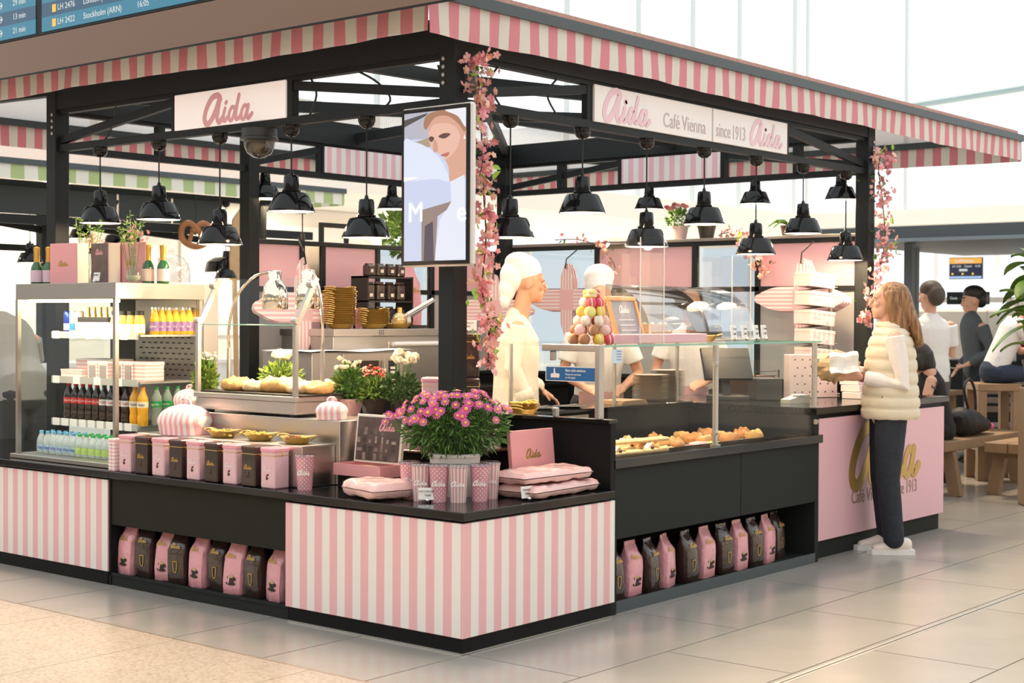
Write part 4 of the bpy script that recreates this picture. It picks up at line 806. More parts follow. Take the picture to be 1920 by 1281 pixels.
def gbox(loc, rz, w, d, h, label, photo=False):
    t = thing('gift_box', label, 'box', loc, rz); boxo('box_body', m_pinkbox, t, -w/2, 0, 0, w/2, d, h, .003); boxo('box_side', m_cream, t, w/2, .004, .003, w/2+.003, d-.004, h-.003)
    if photo: boxo('photo', m_photo, t, -w/2+.002, -.003, .002, w/2-.002, 0, h-.002); logo(t, (.0, -.004, h*.78), w*.42, m_pinkbox)
    else: logo(t, (0, -.0015, h*.5), w*.34, m_goldp)
gbox((.22, 3.375, ZF), WEST+.12, .235, .09, .24, 'pink upright gift box at the left on the fridge'); gbox((.27, 3.08, ZF), WEST-.12, .20, .08, .235, 'dark photo printed gift box between two pink ones', True); gbox((.36, 2.90, ZF), WEST+.18, .22, .10, .24, 'pink upright gift box behind the vase on the fridge')
flat_tag((.21, 3.03, ZF), WEST, .06, .05, 'small white card in front of the photo box', None, ('Geschenkbox',), True)
def sprig(loc, label, seed, vase=True):
    t = thing('flower_vase', label, 'vase', loc); rd = random.Random(seed)
    G().lathe([(.03, 0), (.045, .02), (.046, .05), (.03, .085), (.014, .11), (.013, .17), (.018, .2)], 20, caps=False).build('vase_body', glass('vase_glass', (.9, .93, .88), .3), t, smooth=180)
    G().lathe([(.001, .004), (.042, .02), (.043, .045), (.001, .046)], 16).build('water', mat('vase_water', (.7, .75, .6), .1, alpha=.4), t, smooth=180)
    tp = []; g = G()
    for k in range(9):
        a = rd.uniform(0, 6.3); q = rd.uniform(.02, .12); z = rd.uniform(.30, .44); tp.append((cos(a)*q, sin(a)*q, z))
        for j in range(26):
            u = rd.uniform(.5, 1); p = Vector((cos(a)*q*u, sin(a)*q*u, .12+(z-.12)*u)); d = Vector((rd.gauss(0, 1), rd.gauss(0, 1), rd.gauss(.6, .6))).normalized(); s = d.orthogonal().normalized()*.004; g.add([p, p+d*.014+s, p+d*.026, p+d*.014-s], [(0, 1, 2), (0, 2, 3)])
    tag(g.build('foliage', m_leafl, t), kind='stuff'); stems(t, (0, 0, .01), tp)
    for k in range(26): link('flower', ME_small, random.choice(m_bls), t, (rd.gauss(.02, .035), rd.gauss(-.01, .035), .27+rd.gauss(0, .022)), rot=rnd_rot(), scale=1.1)
sprig((.30, 2.80, ZF), 'glass vase of green sprigs and pink blossom in front of the pink box', 3); sprig((.42, 3.42, ZF), 'vase of yellow green sprigs behind the left pink gift box', 8)
gd = thing('glass_dome', 'clear glass cake dome at the right end of the fridge top', 'dome', (.60, 2.84, ZF)); G().lathe([(.11, 0), (.11, .07), (.098, .12), (.07, .155), (.03, .172), (.012, .175), (.012, .185), (.02, .195), (.012, .208), (.001, .21)], 28, caps=False).build('dome', glass('dome_glass', (.9, .92, .93), .35), gd, smooth=180); G().lathe([(.125, -.0), (.125, .006), (.01, .007)], 28).build('plate', m_white, gd, smooth=40)
# ------------------------------------------------------------ stepped steel stand, tray, heat lamps
st = thing('stepped_stand', 'stepped stainless stand behind the tins', 'stand')
boxo('lower_step', m_steel, st, .145, 1.20, ZC+.001, .37, 2.55, .845, .003); boxo('upper_step', m_steel, st, .372, 1.17, ZC+.001, .80, 2.55, .963, .003)
boxo('step_edge', m_steel2, st, .14, 1.195, .838, .37, 1.20, .846)
dk = thing('warming_deck', 'stainless warming deck carrying the pastry tray and heat lamps', 'warmer')
boxo('deck_body', m_steel, dk, .37, 1.50, .978, .78, 2.32, 1.045, .004); boxo('deck_top', m_steel, dk, .36, 1.49, 1.045, .79, 2.33, 1.073, .003)
for i in range(4): boxo('deck_foot', blk, dk, .40+(i % 2)*.33, 1.55+(i//2)*.68, .964, .43+(i % 2)*.33, 1.58+(i//2)*.68, .978)
for y in (1.505, 2.305):
    boxo('guard_post', m_steel2, dk, .362, y-.012, 1.073, .386, y+.012, 1.445, .002); G().bar((.374, y, 1.44), (.52, y, 1.70), .02, .03).build('guard_arm', m_steel2, dk)
    for z_, x_ in ((1.47, .372), (1.665, .482)): G().cyl((x_, y-.02, z_), (x_, y+.02, z_), .018, n=12).build('guard_clamp', m_steel2, dk, smooth=40)
G().add([(.372, 1.52, 1.45), (.372, 2.29, 1.45), (.512, 2.29, 1.70), (.512, 1.52, 1.70), (.378, 1.52, 1.447), (.378, 2.29, 1.447), (.518, 2.29, 1.697), (.518, 1.52, 1.697)], [(0, 1, 2, 3), (7, 6, 5, 4), (0, 4, 5, 1), (2, 6, 7, 3)]).build('guard_glass', m_glass, dk)
G().cyl((.373, 1.52, 1.448), (.373, 2.29, 1.448), .003, n=6).build('glass_edge', m_gedge, dk)
m_chr = mat('polished_copper_chrome', (.85, .74, .62), .06, 1.0)
for i, (yb, yl) in enumerate(((2.29, 1.90), (1.52, 1.63))):
    lp = thing('heat_lamp', ['heat lamp on the far gooseneck over the pastries', 'heat lamp on the near gooseneck over the pastries'][i], 'lamp', (.58, yb, 1.074)); dy = yl-yb
    G().cyl((0, 0, 0), (0, 0, .24), .012, n=12).build('lamp_pole', m_steel2, lp, smooth=40)
    G().tube(crom([(0, 0, .24), (0, -.0, .36), (0, dy*.15, .52), (0, dy*.5, .63), (0, dy*.85, .665), (0, dy, .655)], 6), .008, 8).build('gooseneck', m_chr, lp, smooth=60)
    G().lathe([(.068, .46), (.072, .465), (.070, .53), (.062, .585), (.038, .615), (.036, .62), (.036, .665), (.030, .672), (.005, .674)], 28, caps=False).build('lamp_shade', m_chr, lp, (0, dy, 0), smooth=50)
    G().sph((0, dy, .50), (.028, .028, .035), 12, 8).build('bulb', m_bulb, lp, smooth=180)
    l = bpy.data.objects.new('bulb_light', pl); COL.objects.link(l); l.parent = lp; l.location = (0, dy, .455)
tr = thing('pastry_tray', 'black tray of golden strudel on the warming deck', 'tray', (.58, 1.87, 1.0745)); boxo('tray_base', blk, tr, -.19, -.40, 0, .19, .44, .008, .002); 
m_past = mat('golden_pastry', (.72, .40, .13), .6, var=.35, vs=25, bump=.4, bs=60); m_sugar = mat('sugared_pastry', (.84, .58, .30), .7, var=.25, vs=30, bump=.4, bs=60)
rd = random.Random(2)
def lump(c, r, seed, m, name, label, cat, group, rz=0):
    rr = random.Random(seed); g = G().sph((0, 0, r[2]*.6), r, 22, 12); a = [rr.uniform(0, 6) for _ in range(4)]
    g.v = [(x*(1+.08*sin(y*40+a[0])), y*(1+.06*sin(x*50+a[1])), max(0, min(z, r[2]*1.25)*(1+.16*sin(x*45+y*60+a[2])+.12*sin(y*120+a[3])+.08*sin(x*140+a[0])))) for x, y, z in g.v]
    return tag(g.build(name, m, None, c, rz, smooth=180), label, cat, group)
SL = ['end piece of strudel with its cut face at the far end of the tray', 'strudel piece second from the far end of the tray', 'long strudel in the middle of the tray', 'strudel piece behind the guard post', 'small strudel piece at the near end of the tray', 'last strudel piece at the near corner of the tray']
for k, (x, y, a, b, c) in enumerate(((.50, 2.13, .075, .09, .05), (.52, 1.98, .07, .10, .04), (.54, 1.80, .085, .16, .055), (.52, 1.62, .08, .09, .045), (.56, 1.52, .09, .06, .045), (.68, 1.60, .06, .08, .045))): lump((x, y, 1.083), (a, b, c), k, m_sugar if k % 2 else m_past, 'strudel', SL[k], 'pastry', 'strudel pieces on the tray')
potted((.50, 2.40, .965), 'cream flowering plant at the far end of the warming deck', m_brpot, False, (.055, .055, .09), 420, m_leafy, 26, 31, fm=m_wfl, fme=ME_small, spread=.06, zf=.21); potted((.80, 2.10, 1.0), 'white rose plant behind the strudel tray', m_brpot, False, (.11, .11, .07), 420, m_leafy, 5, 32, fm=m_wfl, fs=1.5, spread=.11, zf=.19)
# cake carriers
m_cc = stripes('carrier_stripes', 'Y', .032, (.80, .44, .47), (.88, .80, .75), .5, rough=.4)
def carrier(loc, R, H, label, rz=0, hand=True):
    t = thing('cake_carrier', label, 'cake carrier', loc, rz, 'folded striped cake carriers'); g = G(); n = 32
    def pf(u): return (R*(1-.10*(1-u)**2) if u < .35 else R*max(0.02, (1-((u-.35)/.65)**2.3))**.5, H*(u if u < .35 else u))
    rings = []
    for k in range(11):
        u = k/10; r, z = pf(u); rings.append([Vector((r*(1-.06*cos(4*2*pi*i/n))*cos(2*pi*i/n), r*(1-.06*cos(4*2*pi*i/n))*sin(2*pi*i/n), z)) for i in range(n)])
    g.loft(rings); g.build('carrier_body', m_cc, t, smooth=60)
    for s_ in (1, -1):
        pts = [(R*.98*cos(a), s_*.0, H*.0+H*1.02*sin(a)**.8) for a in (.35, .6, .9, 1.2, 1.5)]
    if hand: G().tube([(0, R*.26*cos(pi*k/12), H*.98+R*.26*sin(pi*k/12)*.9) for k in range(13)], .007, 6).build('handle', m_cc, t, smooth=60); G().box(-.004, -R*.2, H*.98, .004, R*.2, H*.98+.012).build('handle_base', m_cc, t)
    return t
carrier((.255, 2.27, .846), .145, .165, 'large striped cake carrier behind the first pink tins', .35); carrier((.44, 2.46, .964), .09, .12, 'striped cake carrier tucked beside the warming deck', .2); carrier((.44, 1.30, .964), .085, .095, 'small round striped cake carrier at the right end of the steel stand', .5)
# brass pans with snacks
ME_pan = G().lathe([(.055, 0), (.062, .002), (.092, .034), (.096, .036), (.090, .034), (.06, .006), (.003, .005)], 28, sx=.85).mesh('pan', 40)
ME_ph = G().tube([(0, .092+.022*sin(pi*k/8), .034+.006) if False else (.04*cos(pi*k/8), .088+.026*sin(pi*k/8), .036+.008*sin(pi*k/8)) for k in range(9)], .004, 6).mesh('pan_handle', 60)
def pan(loc, label, group, rz=0, fill=None, seed=0):
    t = thing('brass_pan', label, 'pan', loc, rz, group); link('pan_body', ME_pan, m_gold, t); link('pan_handle', ME_ph, m_gold, t); link('pan_handle', ME_ph, m_gold, t, rz=pi)
    if fill:
        rr = random.Random(seed); g = G()
        for k in range(46): p = Vector((rr.gauss(0, .03), rr.gauss(0, .038), .012+rr.uniform(0, .028))); g.sph(p, (rr.uniform(.008, .014), rr.uniform(.008, .014), .007), 6, 4)
        tag(g.build('snacks', fill, t, smooth=180), kind='stuff')
    return t
m_nut = mat('yellow_snack', (.72, .46, .10), .6, var=.5, vs=30)
for k, (y, l) in enumerate(((1.945, 'brass pan of snacks nearest the large cake carrier'), (1.645, 'middle brass pan of snacks on the lower steel step'), (1.36, 'brass pan of snacks at the right end of the lower step'))): pan((.255, y, .846), l, 'brass pans on the steel step', .1, m_nut if k < 2 else mat('dark_snack', (.40, .22, .12), .6, var=.8, vs=40), k)
# ------------------------------------------------------------ coffee bags in the two open bases
def bag_mesh(seed):
    rd = random.Random(seed); rings = []; n = 24; w0, d0, h = .062, .042, .285; lean = rd.uniform(-.015, .015); tw = rd.uniform(-.12, .12)
    for k, (u, ws, ds) in enumerate(((0, .92, .88), (.025, 1, 1), (.25, 1.02, 1.1), (.5, 1.01, 1.08), (.64, 1.0, 1.0), (.70, .99, .92), (.80, .92, .58), (.90, .83, .22), (.93, .81, .10), (.96, .81, .07), (1.0, .80, .07))):
        r = []
        for i in range(n):
            a = 2*pi*i/n; c, s = cos(a), sin(a); p = 7.0 if u < .72 else 4.0; m_ = (abs(c)**p+abs(s)**p)**(-1/p); x = c*m_*w0*ws; y = s*m_*d0*ds
            x += rd.gauss(0, .0012); y += rd.gauss(0, .0014); q = tw*u; r.append(Vector((x*cos(q)-y*sin(q)+lean*u, x*sin(q)+y*cos(q)+(.02*(u-.7) if u > .7 else 0)*2.2, u*h+rd.gauss(0, .001)*(k > 0))))
        rings.append(r)
    return G().loft(rings).mesh('bag', 50)
BAGM = [bag_mesh(s_) for s_ in range(4)]
m_bagp = mat('pink_foil_bag', (.80, .38, .43), .3, coat=.4, bump=.35, bs=26); m_bagb = mat('brown_foil_bag', (.040, .024, .019), .26, coat=.6, bump=.35, bs=26)
g = G(); 
CUPB = G().add([(.011*cos(a*pi/8), 0, .004*sin(a*pi/8)) for a in range(16)], [tuple(range(16))]).mesh('coffee_print'); CUPA = G().add([(-.013, 0, .002), (-.011, 0, -.008), (-.006, 0, -.016), (.006, 0, -.016), (.011, 0, -.008), (.013, 0, .002)], [(0, 1, 2, 3, 4, 5)]).add([(.018*cos(a*pi/8), .0001, -.017+.005*sin(a*pi/8)) for a in range(16)], [tuple(range(16))]).add([(.012, 0, .001), (.02, 0, -.001), (.017, 0, -.009), (.011, 0, -.008)], [(0, 1, 2, 3)]).mesh('cup_print')
GLS = G(); ribbon(GLS, [(-.012, .02), (-.007, -.02), (.007, -.02), (.012, .02)], .004); ribbon(GLS, [(-.012, .02), (.012, .02)], .004); GLSM = GLS.mesh('glass_print')
m_tan = mat('crema_print', (.55, .40, .22), .5); m_dkb = mat('dark_print', (.03, .02, .015), .5)
def bag(loc, rz, dark, label, group, k):
    t = thing('coffee_bag', label, 'coffee bag', loc, rz, group); link('bag_body', BAGM[k % 4], m_bagb if dark else m_bagp, t)
    logo(t, (0, -.0415, .208), .066, m_goldp, rot=(-.25, 0, 0))
    if dark: link('glass_print', GLSM, m_goldp, t, (0, -.0485, .10), scale=1.3)
    else: link('cup_print', CUPA, m_dkb, t, (.004, -.0485, .095), scale=1.9); link('coffee_print', CUPB, m_tan, t, (.004, -.0491, .0988), scale=1.9)
    return t
o9 = ['first', 'second', 'third', 'fourth', 'fifth', 'sixth', 'seventh']
for k in range(9):
    d = k % 2 == 1; c = k//2; bag((.115+.012*(k % 3), 2.575-k*.1515, .0555), WEST+random.uniform(-.15, .15), d, '%s %s coffee bag from the left in the shelf below the tins' % (o9[c], 'brown' if d else 'pink'), 'coffee bags below the tins', k)
np_ = nb_ = 0
for k, (x, d) in enumerate(((1.30, 1), (1.475, 0), (1.635, 1), (1.80, 0), (2.0, 1), (2.19, 0), (2.37, 1), (2.545, 0), (2.70, 1), (2.865, 0), (3.05, 1))):
    if d: nb_ += 1
    else: np_ += 1
    bag((x, .13+.015*(k % 2)+(.05 if k == 10 else 0), .0455), random.uniform(-.1, .25), d, '%s %s coffee bag from the left under the pastry counter' % (o9[(nb_ if d else np_)-1], 'brown' if d else 'pink'), 'coffee bags under the pastry counter', k+1)
# ------------------------------------------------------------ glass of the pastry counter
gg = thing('counter_glazing', 'steel framed glass screen and shelf over the pastry counter', 'glass screen')
for x, y, z0 in ((2.21, .085, .786), (3.375, .10, .946)): G().cyl((x, y, z0), (x, y, 1.345), .017, n=16).build('glazing_post', m_steel2, gg, smooth=40); G().cyl((x, y, z0), (x, y, z0+.006), .03, n=16).build('post_flange', m_steel2, gg, smooth=40)
for x in (2.21, 3.375):
    for z in (.86, 1.24): G().cyl((x-.03, .075, z), (x-.012, .075, z), .016, n=14).build('glass_clamp', m_steel2, gg, smooth=40)
boxo('front_pane', m_glass, gg, 1.19, .078, .786, 2.19, .086, 1.335); boxo('front_pane', m_glass, gg, 2.232, .078, .786, 3.345, .086, 1.335); boxo('side_pane', m_glass, gg, 3.36, .12, .946, 3.366, .60, 1.335)
boxo('shelf_glass', m_glass, gg, 1.145, .07, 1.347, 3.40, 1.12, 1.357); boxo('shelf_glass', m_glass, gg, 3.405, .5, 1.347, 3.65, 1.12, 1.357); 
for a in ((1.145, .066, 1.347, 3.40, .07, 1.357), (3.40, .066, 1.347, 3.404, 1.12, 1.357)): boxo('shelf_edge', m_gedge, gg, *a)
for x in (1.6, 2.6, 3.3): G().cyl((x, 1.06, .956), (x, 1.06, 1.346), .012, n=12).build('shelf_leg', m_steel2, gg, smooth=40)
boxo('end_post', m_steel2, gg, 1.10, .07, .986, 1.143, .10, 1.36, .003); boxo('end_rail', m_steel2, gg, 1.10, .10, 1.325, 1.143, .44, 1.36, .003); boxo('end_pane', m_glass, gg, 1.118, .10, .99, 1.124, .44, 1.325); boxo('rear_pane', m_glass, gg, 1.118, .45, .99, 1.124, .95, 1.12)
for y, z in ((.38, 1.30), (.36, 1.01), (.80, 1.01)): boxo('pane_clip', m_steel2, gg, 1.108, y-.014, z-.024, 1.134, y+.014, z+.024, .004)
sk = thing('notice_sticker', 'blue and white hand notice stuck to the end glass', 'sticker', (1.1165, .265, 1.208), WEST); boxo('sheet', mat('notice_blue', (.02, .14, .38), .4), sk, -.155, -.001, -.034, .155, 0, .034); boxo('border', m_paper, sk, -.16, -.0005, -.038, .16, 0, .038); text('Bitte nicht anlehnen', .02, m_white, sk, (-.03, -.0022, .018), align='LEFT', sx=.8); text('Please do not lean', .015, m_white, sk, (-.03, -.0022, -.002), align='LEFT', sx=.9); text('on the glass', .015, m_white, sk, (-.03, -.0022, -.018), align='LEFT', sx=.9)
g = G(); g.add([(-.03, 0, -.02), (.025, 0, -.02), (.028, 0, .0), (.0, 0, .004), (-.002, 0, .028), (-.01, 0, .028), (-.012, 0, .002), (-.03, 0, .0)], [(0, 1, 2, 3, 6, 7), (3, 4, 5, 6)]); g.build('hand_mark', m_white, sk, (-.095, -.0022, 0))
st2 = thing('info_sticker', 'small white information label on the counter glass', 'sticker', (1.26, .0775, 1.30), 0); boxo('sheet', mat('label_blue', (.55, .68, .80), .4), st2, -.045, -.001, -.035, .045, 0, .035)
for i in range(4): boxo('print_line', mat('print_grey', (.25, .35, .5), .5), st2, -.005, -.0015, .022-i*.014, .038, -.001, .028-i*.014)
# vent grille and trays inside
gv = thing('vent_grille', 'ribbed metal vent panel behind the pastries', 'grille', (1.3, .977, .77)); boxo('grille_plate', mat('grille_grey', (.32, .30, .29), .5, .6), gv, 0, -.004, 0, .92, 0, .15)
for i in range(15): boxo('slat', m_steel2, gv, 0, -.007, .004+i*.0098, .92, -.004, .009+i*.0098)
m_bun = mat('glazed_bun', (.62, .26, .07), .3, var=.4, vs=30, coat=.3); m_apri = mat('apricot_slice', (.84, .58, .26), .6, var=.4, vs=60, bump=.4, bs=80); m_berry = mat('dark_berry', (.10, .02, .03), .3)
for i, (x0, x1) in enumerate(((1.21, 2.2), (2.24, 3.3))):
    t = thing('display_tray', ['steel tray under the apricot slices', 'steel tray under the filled rolls'][i], 'tray', (x0, .25, .7305)); boxo('tray_base', m_steel2, t, 0, 0, 0, x1-x0, .62, .012); boxo('tray_rim', m_steel2, t, 0, -.006, 0, x1-x0, 0, .02)
rd = random.Random(9); n = 0
ORD = ['front', 'second', 'third', 'rear']
for r in range(4):
    for c in range(6):
        x = 1.30+c*.155; y = .32+r*.145; t = thing('apricot_slice', 'square apricot slice, %s row, %s from the end wall' % (ORD[r], ORDW[c]), 'pastry', (x, y, .7435), rd.gauss(0, .12), 'apricot slices in the glass counter')
        boxo('slice_base', m_past, t, -.06, -.055, 0, .06, .055, .022, .004); lump((0, 0, .012), (.05, .045, .016), n, m_apri, 'topping', None, None, None).parent = t
        if rd.random() < .6: G().sph((rd.gauss(0, .02), -.02, .036), .011, 8, 6).build('berry', m_berry, t, smooth=180)
        if rd.random() < .4: G().bar((-.03, .01, .035), (.02, .02, .058), .03, .004).build('cream_chip', m_cream, t)
        n += 1
tag(G().box(-.30, -.035, 0, .30, .035, .022, .008).build('baguette_board', m_sugar, None, (1.88, .42, .80), -.08), 'long flat pastry stick lying over the apricot slices', 'pastry')
for k in range(14):
    x = 2.02+.095*k; y = .40+.14*(k % 3); lump((x, y, .7435), (.062, .05, .042), 40+k, m_bun if k % 4 else m_past, 'filled_roll', '%s glazed roll counted from the middle glazing post' % ORDW[k], 'bread roll', 'glazed rolls in the glass counter', rd.uniform(0, 3))
pan((1.72, .80, .7435), 'brass pan of snacks inside the glass counter', None, .3, m_nut, 9)
tag(G().box(-.07, -.04, 0, .07, .04, .035, .01).build('iced_slice', mat('pink_icing', (.78, .38, .40), .4), None, (2.42, .33, .7435), .2), 'pink iced slice beside the middle glazing post', 'pastry'); tag(G().box(-.05, -.03, 0, .05, .03, .03, .01).build('iced_slice', mat('green_icing', (.42, .66, .16), .4), None, (2.56, .32, .7435), .1), 'green iced slice in the glass counter', 'pastry')
# ------------------------------------------------------------ on the rear ledge: plates, pans, paper
ME_plate = G().lathe([(.07, 0), (.075, .003), (.118, .010), (.12, .012), (.116, .0125), (.07, .005)], 28).mesh('plate', 50); m_plate = mat('cream_plate', (.62, .53, .44), .3, coat=.3)
def stack(x, y, z, n, dz, label, group, sc=1.0):
    for k in range(n): tag(link('dinner_plate', ME_plate, m_plate, None, (x+random.gauss(0, .001), y+random.gauss(0, .001), z+k*dz), scale=(sc, sc, 1)), label % ('bottom plate' if k == 0 else 'top plate' if k == n-1 else '%s plate up' % ORDW[k]), 'plate', group)
stack(3.17, 1.18, .956, 17, .0098, '%s in the front plate stack', 'front stack of plates'); stack(3.52, 1.28, .946, 20, .0098, '%s in the rear taller plate stack', 'rear stack of plates'); stack(1.30, 1.13, .956, 15, .0105, '%s in the small plate stack beside the baker', 'small stack of plates', .62)
for k in range(3): pan((1.47, .86, .956+k*.016), ['bottom', 'middle', 'top'][k]+' brass pan in the stack before the baker', 'brass pans before the baker', WEST+.2, m_nut if k == 2 else None, 12)
t = thing('paper_stack', 'stack of brown baking paper on the rear ledge', 'paper', (2.75, 1.12, .956), .1)
for k in range(4): boxo('sheet', mat('kraft', (.45, .30, .18), .7), t, -.16+.01*k, -.10, k*.006, .17-.008*k, .10, k*.006+.005)
for k, (x, y) in enumerate(((1.95, 1.12), (2.2, 1.1))): t = thing('dark_plate', ['dark plate with cutlery left on the rear ledge', 'dark plate with cutlery right on the rear ledge'][k], 'plate', (x, y, .956)); G().lathe([(.06, 0), (.10, .01), (.09, .011), (.05, .004)], 24).build('plate_body', mat('slate_plate', (.06, .06, .065), .3), t, smooth=40); G().bar((-.08, .0, .014), (.09, .02, .016), .012, .003).build('knife', m_steel, t)
# ------------------------------------------------------------ on the glass shelf: macaron tower, chalkboard, cakes
ZG = 1.3575
MC = {'r': (.72, .09, .14), 'p': (.85, .55, .50), 'y': (.85, .62, .10), 'l': (.80, .72, .25), 'b': (.42, .20, .10), 'w': (.86, .74, .62)}
ME_sh = G().lathe([(.022, 0), (.0235, .004), (.020, .011), (.010, .0145), (.001, .015)], 18).mesh('shell', 60); ME_fil = G().lathe([(.0205, -.004), (.0215, 0), (.0205, .004)], 16).mesh('filling', 60)
tw = thing('macaron_stand', 'clear tiered cone stand for macarons', 'stand', (1.30, .27, ZG)); 
for k in range(6): r = .115-.017*k; G().lathe([(r*.62, .047*k), (r*.62, .047*k+.003), (r*.55, .047*k+.044)], 24).build('tier', glass('acrylic', (.97, .95, .94), .12), tw, smooth=40)
rows = ['byrplrpb', 'bprprbp', 'wprwpw', 'ylyyl', 'rrpr', 'ryl']
nm = {'r': 'raspberry red', 'p': 'pale pink', 'y': 'yellow', 'l': 'lime yellow', 'b': 'brown', 'w': 'cream'}
for k, rw in enumerate(rows):
    for j, c in enumerate(rw):
        a = 2*pi*j/len(rw)+k*.5+3.4; R_ = .098-.016*k; t = thing('macaron', '%s macaron on the %s tier up of the macaron tower' % (nm[c], ORDW[k]), 'macaron', (1.30+R_*cos(a), .27+R_*sin(a), ZG+.047*k+.0265), 0, 'macarons on the tower', rot=(0, pi/2-.12 if k < 5 else .2, a+(pi/2 if j % 2 else .7)))
        t.scale = (1.28,)*3; mm = mat('macaron_'+c, MC[c], .55); link('shell', ME_sh, mm, t, (0, 0, .003)); link('shell', ME_sh, mm, t, (0, 0, -.003), rot=(pi, 0, 0)); link('filling', ME_fil, m_cream, t)
cb = thing('chalkboard', 'small wooden framed chalkboard leaning beside the macarons', 'chalkboard', (2.02, .52, ZG), 0, rot=(-.3, 0, .12)); cb.scale = (1.1, 1.1, 1.1); m_oak = mat('oak', (.55, .28, .09), .5, var=.3, vs=20)
for a in ((-.15, -.01, 0, .15, .01, .024), (-.15, -.01, .22, .15, .01, .244), (-.15, -.01, .024, -.126, .01, .22), (.126, -.01, .024, .15, .01, .22)): boxo('frame_bar', m_oak, cb, *a, .003)
boxo('slate', mat('slate_blue', (.22, .26, .33), .4, var=.3, vs=12), cb, -.126, -.002, .024, .126, .006, .22); logo(cb, (0, -.003, .175), .1, m_white)
for k in range(3): boxo('chalk_line', mat('chalk', (.6, .62, .66), .8), cb, -.08, -.003, .06+k*.028, .08, -.002, .066+k*.028)
o = boxo('long_box', m_pinkp, None, 1.52, .30, ZG, 2.46, .44, ZG+.048, .003); tag(o, 'long low pink box in front of the chalkboard', 'box')
cd = thing('cake_display', 'curved glass cake display with dark divider on the glass shelf', 'display case', (0, .66, ZG)); R_ = .34
def curve(x0, x1, m, nm_, th=.005):
    g = G(); prof = [(R_-R_*cos(pi/2*k/14), R_*sin(pi/2*k/14)) for k in range(15)]; inn = [(R_-(R_-th)*cos(pi/2*k/14), (R_-th)*sin(pi/2*k/14)) for k in range(15)]
    g.prism(prof+inn[::-1], x1-x0, 'x', x0); return g.build(nm_, m, cd, smooth=30)
m_curv = glass('curved_glass', (.93, .96, .97), .8); curve(2.42, 3.03, m_curv, 'curved_pane'); curve(3.06, 3.62, m_curv, 'curved_pane'); curve(3.03, 3.06, m_choc, 'divider', .10)
boxo('display_base', m_cream, cd, 2.42, .0, 0, 3.62, .36, .008); G().prism([(0, 0)]+[(R_-R_*cos(pi/2*k/12), R_*sin(pi/2*k/12)) for k in range(13)]+[(R_, 0)], .004, 'x', 2.418).build('end_pane', m_curv, cd)
def cake(x, y, z, r, h, c, label, top):
    t = thing('layer_cake', label, 'cake', (x, y, z)); G().lathe([(r*1.25, 0), (r*1.25, .005), (r*.9, .006)], 28).build('cake_plate', m_white, t); G().lathe([(r, .006), (r*1.01, h*.5), (r, h), (r*.9, h+.004), (.01, h+.004)], 28).build('cake_body', c, t, smooth=40)
    for k in range(10): G().sph((r*.8*cos(k*.628), r*.8*sin(k*.628), h+.008), (.012, .012, .010), 8, 5).build('rosette', top, t, smooth=180)
m_cho = mat('chocolate_glaze', (.07, .028, .016), .25, coat=.4); cake(2.72, .86, ZG+.009, .10, .085, mat('sponge', (.50, .22, .06), .5, var=.3, vs=30), 'golden brown layer cake under the curved glass', m_cream); cake(3.28, .84, ZG+.009, .115, .07, m_cho, 'round chocolate cake under the curved glass', mat('caramel', (.55, .32, .10), .4)); cake(3.62, .55, .946, .06, .07, mat('cream_cake', (.85, .78, .68), .5), 'small cream cake topped with red fruit near the counter end', mat('red_fruit', (.65, .03, .04), .3)) if False else None
pan((2.60, .42, ZG), 'brass pan beside the long pink box', None, .6)
for k, (x, y) in enumerate(((2.86, .36), (3.05, .40), (3.19, .40), (3.32, .42))): flat_tag((x, y, ZG), .0, .062, .085, ['white price card in front of the chocolate cake', 'blue price card second from the cake display divider', 'blue price card third on the glass shelf', 'last blue price card at the glass shelf end'][k], 'price cards on the glass shelf', (['Torte'][0], '5,60'))
for k, (x, y, l, h) in enumerate(((1.62, .22, 'tall clear acrylic box between the macarons and the chalkboard', .56), (3.12, .58, 'tall clear acrylic box near the right end of the glass shelf', .52))):
    t = thing('acrylic_box', l, 'box', (x, y, ZG)); w_ = .11; m_ac = glass('acrylic_sheet', (.975, .975, .98), .10)
    for a in ((-w_, -w_, 0, w_, -w_+.004, h), (-w_, w_-.004, 0, w_, w_, h), (-w_, -w_, 0, -w_+.004, w_, h), (w_-.004, -w_, 0, w_, w_, h)): boxo('acrylic_wall', m_ac, t, *a)
    for sx in (-1, 1): boxo('acrylic_edge', mat('acrylic_edge', (.85, .83, .82), .3, alpha=.6), t, sx*w_-.003, -w_-.002, 0, sx*w_+.003, -w_+.002, h)
for k, (x, c) in enumerate(((3.24, (.65, .04, .05)), (3.30, (.84, .6, .1)))): t = thing('cake_slice', ['slice of cake with red fruit on the glass shelf', 'cream slice at the right of the glass shelf'][k], 'cake', (x, .9, ZG), 0); G().prism([(-.02, -.06), (.03, -.05), (.0, .06)], .06, 'z', 0).build('slice_body', mat('cream_slice', (.86, .72, .55), .5), t); G().sph((0, 0, .066), (.015, .015, .012), 10, 6).build('fruit', mat('fruit%d' % k, c, .3), t, smooth=180)
